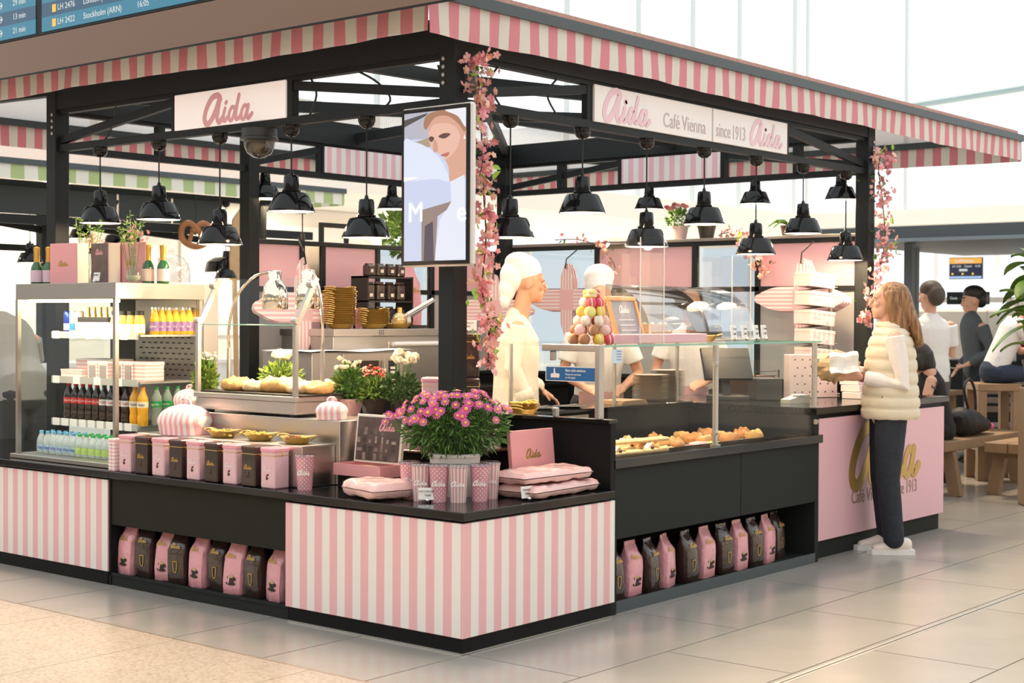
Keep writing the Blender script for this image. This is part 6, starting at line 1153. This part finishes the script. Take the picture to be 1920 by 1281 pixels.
# customer in cream quilted vest
CA = [((-.165, .0, 1.385), (-.20, .02, 1.09), (-.03, -.23, 1.16), (.25, -1, .05), (.2, .1, 1), (1, .3, 0)), ((.165, .0, 1.385), (.195, .05, 1.08), (.10, -.21, 1.13), (-.15, -1, .15), (.1, .1, 1), (-1, .2, 0))]
def chair_hair(h):
    h.sph((0, .025, 1.645), (.090, .108, .090), 18, 12); loft_e(h, [((0, .07, 1.64), .084, .065), ((0, .105, 1.54), .096, .058), ((0, .15, 1.44), .102, .048), ((0, .185, 1.335), .095, .030)], 20)
    for s_ in (-1, 1): loft_e(h, [((s_*.076, .0, 1.66), .022, .05), ((s_*.088, .01, 1.56), .022, .052), ((s_*.092, .045, 1.46), .022, .055), ((s_*.085, .08, 1.37), .018, .04)], 12)
def vx(t):
    # quilted body warmer: rows of padding with stitched seams
    rows = [(.86, .200, .172), (.93, .203, .176), (1.0, .197, .170), (1.08, .188, .162), (1.16, .184, .156), (1.24, .184, .152), (1.32, .182, .138), (1.39, .168, .112), (1.44, .118, .092), (1.485, .080, .080)]; rings = []; n = 40
    for k in range(len(rows)-1):
        for j in range(6):
            u = j/6; z0, a0, b0 = rows[k]; z1, a1, b1 = rows[k+1]; pf = .012*max(0, sin(pi*u))**.4; a = a0+(a1-a0)*u+pf; b = b0+(b1-b0)*u+pf
            rings.append([V3((a*cos(2*pi*i/n), .01+b*sin(2*pi*i/n)+.0, z0+(z1-z0)*u+.002*sin(i*1.7+k))) for i in range(n)])
    v = G().loft(rings, False, False).build('vest', m_vest, t, smooth=180)
    for s_ in (-1, 1): G().tube([(s_*.172, -.075, z_) for z_ in (.90, .96, 1.02)], .003, 6).build('pocket_zip', m_cord, v); 
    G().tube([(.183+.004*(k % 2), .02, .88+k*.055) for k in range(9)], .0025, 5).build('side_seam', mat('seam', (.45, .37, .25), .7), v)
    for s_ in (-1, 1):
        g = G(); loft_e(g, [((s_*.178, 0, 1.42), .05, .06), ((s_*.188, .0, 1.38), .05, .065)], 14); 
    g = G(); S_, E_, W_ = V3(CA[1][0]), V3(CA[1][1]), V3(CA[1][2]); G().lathe([(.031, 0), (.033, .006), (.031, .012)], 16).build('bracelet', mat('bracelet', (.30, .08, .06), .4), t, tuple(W_*.92+E_*.08), rot=(1.45, 0, .45)); G().lathe([(.032, 0), (.034, .006), (.032, .012)], 16).build('bracelet', m_gold, t, tuple(W_*.84+E_*.16), rot=(1.45, 0, .45))
cust = standing('woman in cream quilted vest and dark jeans waiting at the pink counter', (3.99, -.10, 0), -2.50, ('long_sleeve_top', mat('ivory_top', (.80, .74, .70), .8, bump=.55, bs=11)), ('jeans', m_jean), CA, (0, -.02, 1.60), -.05, m_skin2, .0055, .985, .92, 'long', None, (chair_hair, m_hairb), 0.0, vx, False, True, .55)
for s_ in (-1, 1): shoe(cust, (s_*.085, .02+.03*s_, 0), m_shoe, m_sole)
pb = thing('paper_bag', 'crumpled brown paper bag held by the customer', 'paper bag', (3.99, -.10, 0), -2.50); rd = random.Random(8)
g = G().sph((0, 0, 0), (.085, .13, .085), 14, 10); g.v = [(x*(1+rd.gauss(0, .12)), y*(1+rd.gauss(0, .1)), z*(1+rd.gauss(0, .12))) for x, y, z in g.v]; g.build('bag', mat('kraft_bag', (.55, .38, .22), .75, var=.2, vs=10), pb, (.02, -.345, 1.19)); COL.objects[-1].scale = (1.15, 1.15, 1.1); g = G().grid(lambda u, v: ((u-.5)*.14, (v-.5)*.18, .03*sin(u*7)+.02*sin(v*9)), 8, 8); g.build('napkin', m_paper, pb, (.145, -.31, 1.215), rot=(.2, 1.25, .2))
# man in white t-shirt beyond, back to the camera
M1 = [((-.21, .0, 1.44), (-.26, -.02, 1.16), (-.20, -.22, 1.36), (.2, -.2, 1), (1, 0, .2), (0, -1, .3)), ((.21, .0, 1.44), (.27, .04, 1.16), (.24, -.10, .93), (0, -.2, -1), (0, -1, 0), (-1, 0, 0))]
def mhair(h): h.sph((0, -.025, 1.765), (.092, .115, .085), 16, 12); h.sph((0, .045, 1.71), (.088, .075, .10), 14, 10)
standing('tall man in white t shirt seen from behind drinking', (8.05, 1.42, 0), 2.75, ('t_shirt', m_tee), ('trousers', mat('grey_trousers', (.12, .115, .11), .8)), M1, (0, -.05, 1.695), .12, m_skin2, .009, 1.03, 1.12, 'short', None, (mhair, mat('grey_brown_hair', (.07, .055, .045), .6, var=.4, vs=40)), 0.05, lambda t: boxo('phone', blk, t, -.20, -.29, 1.42, -.12, -.275, 1.47))
# man in cap and grey sweater
M2 = [((-.20, .0, 1.42), (-.27, .06, 1.16), (-.20, -.12, .98), (0, -.6, -.8), (1, 0, 0), (0, -.5, .5)), ((.20, .0, 1.42), (.26, .08, 1.16), (.16, -.14, 1.02), (-.4, -.8, -.3), (-1, 0, 0), (0, -.5, .5))]
def caph(h): h.sph((0, .01, 1.735), (.088, .105, .07), 16, 12); loft_e(h, [((0, -.07, 1.725), .07, .008), ((0, -.17, 1.712), .055, .006)], 12)
def capx(t): h = G(); caph(h); remesh(h, 'cap', mat('black_cap_cloth', (.015, .016, .02), .8), t, .008, 3)
standing('man in dark cap and grey sweater standing beyond the tables', (10.2, 1.90, 0), -2.45, ('sweater', mat('grey_sweater', (.085, .10, .115), .85, bump=.2, bs=20)), ('jeans', m_jean), M2, (0, -.05, 1.67), .12, m_skin2, .010, 1.05, 1.1, 'long', None, (mhair, m_haird), .1, capx)
# man in grey t-shirt leaning over at the far left
M3 = [((-.20, -.30, 1.32), (-.28, -.42, 1.08), (-.25, -.62, 1.0), (.1, -1, -.2), (1, 0, 0), (0, -.3, -1)), ((.20, -.30, 1.32), (.28, -.42, 1.08), (.22, -.62, 1.0), (-.1, -1, -.2), (-1, 0, 0), (0, -.3, -1))]
def lhair(h): h.sph((0, -.47, 1.36), (.086, .10, .10), 16, 12)
standing('man in grey t shirt and dark shorts leaning over at the far left', (1.02, 5.05, 0), 3.0, ('t_shirt', mat('grey_tee', (.30, .31, .30), .85, bump=.15, bs=12)), ('shorts', mat('dark_shorts', (.05, .055, .06), .85)), M3, (0, -.52, 1.34), .75, m_skin2, .010, 1.0, 1.15, 'short', None, (lhair, m_haird), .8, None)
# seated people
def seated(label, loc, rz, seat, cloth, trs, arms, hp, tilt, hair, skin, sleeveless=False, extra=None, vox=.009, lean=.12):
    t = thing('person', label, 'person', loc, rz); s0 = seat; b = G(); head(b, hp, 1.0, tilt); top = V3((0, -lean, s0+.56)); hp_ = V3(hp); limb(b, (top-V3((0, 0, .05)), .06), (top+(hp_-top)*.4, .05), (hp_+V3((0, .03, -.02)), .055))
    sp = lambda u: V3((0, -lean*u, s0+.08+.5*u)); loft_e(b, [(sp(0), .14, .10), (sp(.4), .12, .09), (sp(.8), .15, .095), (sp(1), .13, .07)])
    fl = max(.08, 0.08); kn = [(s_*.13, -.44, s0+.05) for s_ in (-1, 1)]; an = [(s_*.13, -.42, max(.08, s0-.40)) for s_ in (-1, 1)]
    for k_, a_, s_ in zip(kn, an, (-1, 1)): limb(b, ((s_*.09, -.02, s0+.07), .075), (k_, .052), (a_, .038))
    for (S_, E_, W_, d, s_, nr) in arms: limb(b, (S_, .048), ((V3(S_)+V3(E_))/2, .043), (E_, .038), (W_, .026)); hand(b, W_, d, s_, nr, .5)
    body = remesh(b, 'body', skin, t, vox, 4); eyes(t, hp, 1.0, tilt)
    c = G(); loft_e(c, [(sp(.06), .158, .115), (sp(.2), .155, .115), (sp(.5), .155, .115), (sp(.8), .175, .115), (sp(.98), .12 if sleeveless else .15, .08), (sp(1.06), .075, .06)], 20)
    if not sleeveless:
        for (S_, E_, W_, d, s_, nr) in arms: limb(c, (S_, .064), (V3(S_)*.35+V3(E_)*.65, .064), cap=False)
    remesh(c, cloth[0], cloth[1], t, vox, 5); q = G()
    for k_, a_, s_ in zip(kn, an, (-1, 1)): limb(q, ((s_*.09, -.02, s0+.075), .10), (k_, .072), (a_, .06))
    loft_e(q, [((0, .0, s0+.05), .17, .12), ((0, 0, s0+.12), .16, .12)]); remesh(q, trs[0], trs[1], t, .011, 4); hm_ = G(); hair[0](hm_); remesh(hm_, 'hair', hair[1], t, .008, 3)
    for a_ in an: shoe(t, (a_[0], a_[1]+.02, a_[2]-.08), mat('dark_shoe', (.03, .03, .03), .5), blk)
    if extra: extra(t)
    return t
def dh(h): h.sph((0, -.20, 1.20), (.10, .115, .10), 16, 12); loft_e(h, [((0, -.15, 1.2), .10, .075), ((0, -.13, 1.10), .115, .08), ((0, -.12, 1.04), .10, .06)], 18); h.sph((.08, -.21, 1.13), (.035, .06, .08), 10, 8); h.sph((-.08, -.21, 1.13), (.035, .06, .08), 10, 8)
SA = [((-.17, -.13, .98), (-.24, -.30, .80), (-.10, -.48, .80), (.3, -1, 0), (1, 0, 0), (0, 0, -1)), ((.17, -.13, .98), (.24, -.22, .74), (.12, -.44, .80), (-.3, -1, 0), (-1, 0, 0), (0, 0, -1))]
def tattoo(t):
    rd = random.Random(6); m_ink2 = mat('tattoo_ink', (.10, .08, .085), .6); S_, E_ = V3(SA[1][0]), V3(SA[1][1])
    for k in range(16):
        u = rd.uniform(.1, .9); p = S_*(1-u)+E_*u; a = rd.uniform(-.3, 1.7); r = .047-.008*u; G().sph(p+V3((r*cos(a), r*sin(a), rd.gauss(0, .012))), (.011, .011, .014), 8, 6).build('tattoo', m_ink2, t, smooth=180)
seated('seated woman with dark hair, black top and tattooed arm behind the pink counter', (7.25, .98, 0), -2.45, .47, ('black_top', mat('black_vest', (.012, .012, .014), .8)), ('black_trousers', mat('black_cloth', (.012, .012, .013), .85)), SA, (0, -.24, 1.16), .55, (dh, m_haird), m_skin2, True, tattoo)
def gh(h): h.sph((0, -.27, 1.62), (.094, .112, .09), 16, 12); h.sph((0, -.19, 1.56), (.085, .05, .08), 12, 10)
SB = [((-.17, -.20, 1.42), (-.25, -.36, 1.20), (-.12, -.58, 1.22), (.2, -1, 0), (1, 0, 0), (0, 0, -1)), ((.17, -.20, 1.42), (.25, -.34, 1.19), (.12, -.58, 1.22), (-.2, -1, 0), (-1, 0, 0), (0, 0, -1))]
seated('grey haired person in white shirt reading at a high table', (8.72, 1.12, 0), .70, .92, ('shirt', m_tee), ('jeans', mat('blue_jeans', (.02, .035, .07), .8)), SB, (0, -.30, 1.575), .65, (gh, mat('grey_hair', (.52, .50, .47), .6, var=.2, vs=30)), m_skin2, False, None, .009, .22)
# ------------------------------------------------------------ neighbouring bakery kiosk behind, green striped valance
m_grn = stripes('green_valance', 'X', .30, (.50, .62, .32), (.84, .85, .80), .5, 0, .7, transl=.3)
nk = thing('neighbour_kiosk', 'dark framed kiosk with green and white striped valance behind on the left', 'kiosk')
NY = 8.9
valance((-3, NY), (7.84, NY), 2.845, 2.985, (0, -1), m_grn, nk); valance((7.84, NY), (7.84, 10.05), 2.845, 2.985, (1, 0), stripes('green_valance_y', 'Y', .30, (.50, .62, .32), (.84, .85, .80), .5, 0, .7, transl=.3), nk)
boxo('edge_rail', m_rail, nk, -3, NY-.02, 2.985, 7.86, NY+.03, 3.045); G().add([(-3, NY, 3.045), (7.84, NY, 3.045), (7.84, 10.1, 3.30), (-3, 10.1, 3.30)], [(0, 1, 2, 3)]).build('perforated_roof', perf('red_perforated_sheet', (.50, .38, .34), .004), nk)
for x0 in range(7): boxo('fascia_board', mat('green_black_board', (.018, .026, .026), .5), nk, 1.2+x0*.72, 9.2, 2.52, 1.88+x0*.72, 9.23, 2.80, .004)
boxo('beam', m_frame, nk, -3, 9.2, 2.42, 7.6, 9.28, 2.515); boxo('beam', m_frame, nk, -3, 9.2, 2.80, 7.6, 9.28, 2.86)
for x in (4.0+.05, 5.16, 6.98): boxo('post', m_frame, nk, x-.06, 9.42, 0, x+.06, 9.54, 2.85, .004)
for a, b in (((4.05, 9.48, 2.38), (2.0, 9.48, 2.62)), ((5.2, 9.48, 2.38), (4.1, 9.48, 2.5)), ((6.9, 9.4, 2.45), (5.6, 9.4, 2.68)), ((6.95, 9.4, 2.30), (5.2, 9.4, 2.42))): G().bar(a, b, .05, .07).build('brace', m_frame, nk)
boxo('rear_beam', m_frame, nk, 1, 10.0, 2.18, 5.2, 10.06, 2.25)
bw3 = struct(boxo('wall_left', mat('cream_wall', (.80, .74, .66), .7), None, -6, 13.2, 0, 12.6, 13.3, 3.17))
for k in range(5): boxo('wall_panel', mat('cream_wall_panel', (.84, .80, .74), .6), bw3, 3+k*1.9, 13.17, 1.2, 4.82+k*1.9, 13.2, 2.9, .004)
nc = thing('bakery_counter', 'pale counter of the neighbouring bakery with glass front', 'counter', (2.2, 8.9, 0)); boxo('counter_body', m_wallw, nc, 0, .3, 0, 5.4, 1.0, .95); boxo('counter_top', m_white, nc, -.03, .27, .95, 5.43, 1.03, .99); boxo('glass_front', m_glass, nc, .1, .3, .99, 5.3, .31, 1.45); boxo('glass_top', m_glass, nc, .1, .31, 1.45, 5.3, .8, 1.46)
nl = ['bakery lamp behind the left post of the pink kiosk', 'bakery lamp below the first front pendant', 'bakery lamp at the left edge of the picture', 'bakery lamp beside the pretzel sign', 'low bakery lamp above the glass dome', 'bakery lamp below the second front pendant']
for k, (x, y, z) in enumerate(((3.80, 9.35, 2.03), (4.58, 9.6, 2.32), (3.05, 9.35, 2.30), (5.98, 9.6, 2.42), (6.25, 9.2, 1.92), (5.30, 10.0, 2.30))): pendant(x, y, z, 2.80, nl[k], 'bakery lamps', 1.0, False)
tag(link('dome_lamp', G().lathe([(.27, 0), (.275, .01), (.25, .12), (.17, .17), (.07, .18), (.06, .25)], 28).mesh('shade', 40), m_gloss, None, (6.45, 9.4, 2.0)), 'big black dome lamp shade behind the pretzel', 'lamp')
t = thing('pretzel_sign', 'brown pretzel sign hanging in the bakery', 'sign', (5.66, 9.0, 2.45), -.6); m_prz = mat('pretzel_crust', (.33, .13, .04), .4, var=.4, vs=12)
G().tube(crom([(-.04, 0, -.02), (.07, .02, .07), (.15, 0, .02), (.14, 0, -.12), (.0, 0, -.19), (-.14, 0, -.12), (-.15, 0, .02), (-.07, -.02, .07), (.04, 0, -.02)], 6), .034, 10).build('pretzel_loop', m_prz, t, smooth=60); G().tube(crom([(-.04, .0, -.02), (-.06, .01, -.10), (-.08, 0, -.15)], 4), .024, 8).build('pretzel_arm', m_prz, t, smooth=60); G().tube(crom([(.04, .0, -.02), (.06, .01, -.10), (.08, 0, -.15)], 4), .024, 8).build('pretzel_arm', m_prz, t, smooth=60); G().cyl((0, 0, .08), (0, 0, .38), .006, n=6).build('hanger', m_cord, t)
t = thing('bread_peel', 'long wooden bread peel leaning in the bakery', 'bread peel', (6.36, 9.12, 0)); G().bar((0, 0, .2), (-.05, .0, 1.9), .05, .035, (1, 0, 0)).build('peel_handle', mat('peel_wood', (.50, .32, .16), .5, var=.2, vs=12), t); G().prism([(-.12, 1.9), (.02, 1.9), (.14, 2.2), (.14, 2.6), (.05, 2.75), (-.08, 2.6), (-.12, 2.2)], .02, 'y', -.01).build('peel_blade', mat('peel_wood', (1, 1, 1)), t)
foliage_t = thing('leafy_plant', 'green plant behind the rear partition left of the screen', 'plant', (4.45, 4.55, 1.95)); foliage('foliage', (0, 0, .28), (.24, .24, .22), 420, .09, .045, mat('fresh_leaf', (.20, .36, .07), .5, var=.4, vs=9), foliage_t, 61, .0); pot(foliage_t, .08, .11, .14, m_brpot)
# ------------------------------------------------------------ seating area on the right
m_wood = mat('oak_bench', (.30, .19, .105), .5, var=.25, vs=6)
def bench(label, x0, x1, y0, y1, h, cat='bench'):
    t = thing('wooden_bench', label, cat, (x0, y0, 0)); L_, D_ = x1-x0, y1-y0
    for k in range(2): boxo('seat_plank', m_wood, t, 0, k*D_/2+.003, h-.085, L_, (k+1)*D_/2-.003, h, .006)
    for x in (.16, L_-.28):
        for s_, a, b in ((0, .04, -.03), (1, D_-.10, D_-.03)): G().bar((x+.05, a+.03, h-.086), (x+.05, b+.03, 0.0), .10, .075, (1, 0, 0)).build('leg', m_wood, t)
        boxo('cross_rail', m_wood, t, x+.01, .05, h-.14, x+.09, D_-.05, h-.087)
bench('wooden bench under the seated woman', 6.95, 8.75, .80, 1.14, .47); bench('low wooden bench at the right edge in front', 7.30, 8.9, .22, .62, .46)
def table(label, x, y, w_, d, h):
    t = thing('wooden_table', label, 'table', (x, y, 0))
    for k in range(3): boxo('top_plank', m_wood, t, 0, k*d/3+.002, h-.05, w_, (k+1)*d/3-.002, h, .004)
    for sx in (.05, w_-.13):
        for sy in (.05, d-.13): boxo('leg', m_wood, t, sx, sy, 0, sx+.08, sy+.08, h-.051, .004)
table('wooden table in front of the seated woman', 6.1, 1.28, 1.3, .7, .75); table('pale table end behind the tattooed woman', 8.65, 1.78, .95, .6, .78); table('high wooden table of the grey haired reader', 8.95, .25, .95, .55, 1.10)
st_ = thing('high_stool', 'high wooden stool under the grey haired reader', 'stool', (8.72, 1.12, 0), .70); boxo('stool_seat', m_wood, st_, -.21, -.20, .83, .21, .20, .90, .006)
for sx in (-1, 1):
    for sy in (-1, 1): boxo('leg', m_wood, st_, sx*.17-.04, sy*.16-.04, 0, sx*.17+.04, sy*.16+.04, .829, .004)
for a in ((-.17, -.16, .17, -.16), (-.17, .16, .17, .16)): G().bar((a[0], a[1], .3), (a[2], a[3], .3), .04, .05).build('foot_rail', m_wood, st_)
def chair(label, x, y, rz):
    t = thing('cafe_chair', label, 'chair', (x, y, 0), rz); m_ch = mat('taupe_chair', (.23, .18, .15), .5)
    boxo('seat', m_ch, t, -.22, -.22, .43, .22, .22, .46, .01)
    for k in range(4): boxo('back_slat', m_ch, t, -.21, .20, .56+k*.09, .21, .225, .62+k*.09, .004)
    for sx in (-1, 1):
        boxo('back_post', m_ch, t, sx*.215-.018, .19, .46, sx*.215+.018, .23, .93, .004)
        for sy in (-1, 1): boxo('leg', m_ch, t, sx*.2-.018, sy*.2-.018, 0, sx*.2+.018, sy*.2+.018, .43)
chair('taupe slatted chair behind the man in white', 9.62, 1.30, -.9); chair('taupe slatted chair further back by the counter', 10.5, 2.6, -.6)
t = thing('backpack', 'black backpack lying on the bench behind the seated woman', 'backpack', (7.85, .98, .471), .1); g = G(); loft_e(g, [((-.25, 0, .13), .13, .13), ((-.05, 0, .12), .15, .115), ((.2, .0, .08), .14, .075), ((.33, 0, .06), .10, .05)], 18, (0, 1, 0)); remesh(g, 'bag_body', mat('black_nylon', (.012, .012, .014), .6, bump=.3, bs=14), t, .012, 3)
G().tube(crom([(-.2, -.05, .24), (-.32, -.05, .42), (-.18, -.05, .50), (-.02, -.05, .40), (.02, -.05, .22)], 6), .012, 6).build('strap', m_cord, t); G().sph((.36, -.08, .06), (.04, .03, .03), 10, 8).build('pink_tag', mat('hot_pink', (.80, .10, .30), .5), t, smooth=180)
t = thing('water_bottle', 'clear water bottle with blue cap in front of the seated woman', 'bottle', (6.75, 1.45, .751)); G().lathe(PET, 14).build('bottle_body', MATS['clear_water'], t, smooth=60); G().lathe([(.0135, .208), (.0135, .225), (.01, .227)], 12).build('cap', MATS['blue_cap'], t)
tag(G().box(-.14, -.1, 0, .14, .1, .012).build('notebook', m_paper, None, (6.95, 1.36, .751), .7), 'white open notebook on the table of the seated woman', 'notebook'); tag(G().box(-.16, -.11, 0, .16, .11, .014).build('open_book', m_paper, None, (9.2, .55, 1.101), .7), 'open book on the high table', 'book')
# large leafy plant at the right edge
lp = thing('dumb_cane_plant', 'large variegated leafy plant at the right edge', 'plant', (8.95, .62, 1.0)); random.seed(31); pot(lp, .10, .14, .22, m_brpot); lp.location = (7.0, .04, .95)
tag(G().box(-.13, -.13, 0, .13, .13, .949, .01).build('planter_pedestal', m_wood, None, (7.0, .04, 0), .7), 'tall wooden pedestal under the leafy plant at the right edge', 'pedestal')
m_var = mat('variegated_leaf', (.20, .36, .06), .35, var=.9, vs=7)
for k in range(46):
    a = random.uniform(0, 6.3); e = random.uniform(-.2, 1.2); L_ = random.uniform(.24, .36); q0 = Vector((cos(a)*.04, sin(a)*.04, random.uniform(.3, 1.0))); d = Vector((cos(a)*cos(e), sin(a)*cos(e), sin(e))); s_ = Vector((-sin(a), cos(a), 0)); g = G()
    def lf(u, v): w_ = .075*sin(pi*min(1, u*1.02))**.7*(v-.5)*2; p = q0+d*(.06+L_*u)+Vector((0, 0, -.16*u*u))+s_*w_; return (p.x, p.y, p.z+.02*abs(v-.5)*2)
    g.grid(lf, 7, 2); g.build('leaf', m_var if k % 3 else m_leafm, lp, smooth=180)
for k in range(5): a = k*1.3; G().tube([(0, 0, .18), (cos(a)*.03, sin(a)*.03, .6), (cos(a)*.05, sin(a)*.05, 1.1)], .012, 6).build('stalk', m_leafm, lp)
# canopy, posts, screens and signs far right
cn = thing('grey_canopy', 'dark grey flat canopy beyond the seating', 'canopy'); boxo('canopy_roof', mat('slate_canopy', (.075, .095, .11), .5), cn, 9.6, -6, 2.30, 13.5, 3.45, 2.46, .01); boxo('canopy_edge', mat('slate_edge', (.20, .26, .30), .4), cn, 9.55, -6, 2.29, 9.6, 3.5, 2.325)
for x, y in ((10.1, 2.6), (11.3, 3.1), (10.1, -3.0)): boxo('canopy_post', mat('slate_post', (.10, .13, .15), .5), cn, x-.045, y-.045, 0, x+.045, y+.045, 2.30, .004); G().cyl((x, y, 2.0), (x, y, 2.3), .03, n=10).build('post_collar', m_frame, cn)
tag(link('ceiling_spot', G().lathe([(.04, 0), (.04, .05)], 14).mesh('spot'), mat('spot_lit', (1, .8, .4), .4, emit=6), None, (10.6, .6, 2.245)), 'small lit spotlight under the grey canopy', 'spotlight')
fw_ = struct(boxo('wall_front', mat('white_back_wall', (.86, .87, .87), .6), None, 17.0, -2, 0, 17.1, 6.9, 1.0))
for k in range(7): boxo('mullion', m_white, fw_, 16.98, -2+k*1.47, 1.0, 17.04, -1.95+k*1.47, 2.66)
for k in range(6): boxo('pane', m_hallg, fw_, 17.0, -1.94+k*1.47, 1.0, 17.01, -.54+k*1.47, 2.6)
boxo('wall_rail', mat('taupe_rail', (.42, .38, .34), .6), fw_, 16.93, -2, 1.74, 16.98, 6.9, 1.82); boxo('wall_head', m_white, fw_, 16.98, -2, 2.6, 17.04, 6.9, 2.68); boxo('beige_panel', mat('beige_booth', (.60, .55, .48), .6), fw_, 16.95, 2.2, 1.83, 16.99, 3.95, 2.6)
sf = thing('flight_screen', 'orange and black flight information screen on the white wall', 'screen', (16.94, 4.86, 2.26), WEST)
boxo('screen_frame', blk, sf, -.26, -.02, -.165, .26, .02, .165); boxo('header', scr('orange', (.90, .42, .08), .8), sf, -.25, -.024, .07, .25, -.02, .155); boxo('body', scr('night', (.02, .025, .05), .8), sf, -.25, -.024, -.12, .25, -.02, .07); boxo('footer', scr('sky', (.35, .5, .75), .8), sf, -.25, -.024, -.155, .25, -.02, -.12)
text('Lufthansa', .075, m_bt, sf, (-.02, -.0255, .112), bold=.001); text('LH 1236', .05, m_bt, sf, (-.14, -.0255, .03), sx=.8); text('Catania', .05, m_bt, sf, (.04, -.0255, .03), sx=.8); text('16:35', .05, m_bt, sf, (.19, -.0255, .03), sx=.8); boxo('status_bar', m_bt, sf, -.1, -.026, -.045, .03, -.024, -.01)
for k in range(3): boxo('weather_mark', m_bo, sf, -.22+.16*k, -.026, -.1, -.19+.16*k, -.024, -.07)
gs = thing('gate_sign', 'dark gate sign reading K10 beyond the seating', 'sign', (13.6, 3.42, 1.76), WEST+.1); boxo('sign_board', m_frame, gs, -.27, -.02, -.08, .27, .02, .08); text('K10', .14, m_bt, gs, (.06, -.022, -.01), bold=.002); text('Gate', .05, m_bt, gs, (-.18, -.022, .0))
boxo('beige_booth', mat('beige_booth', (.60, .55, .48), .6), None, 14.2, 3.4, 0, 15.0, 5.0, 1.62, .03); tag(COL.objects[-1], 'rounded beige booth panel behind the man in white', 'booth'); boxo('glass_booth', mat('blue_glass_booth', (.42, .52, .56), .2), None, 14.6, 2.7, 0, 15.2, 3.3, 1.55, .02); tag(COL.objects[-1], 'blue grey glazed booth below the gate sign', 'booth')
boxo('dark_counter', m_frame, None, 11.6, -.2, 0, 12.2, 3.0, 1.02, .01); tag(COL.objects[-1], 'dark counter block behind the man in the cap', 'counter')
t = thing('red_flower_box', 'box of red flowers on the dark counter', 'flower box', (11.8, 1.6, 1.021)); boxo('trough', blk, t, -.1, -.45, 0, .1, .45, .10); foliage('foliage', (0, 0, .14), (.12, .45, .07), 200, .05, .03, m_leafd, t, 71, 0)
for k in range(30): link('flower', ME_rose, mat('crimson_petal', (.45, .02, .08), .6), t, (random.gauss(0, .05), random.uniform(-.42, .42), .18+random.uniform(-.02, .03)), rot=rnd_rot(), scale=1.4)
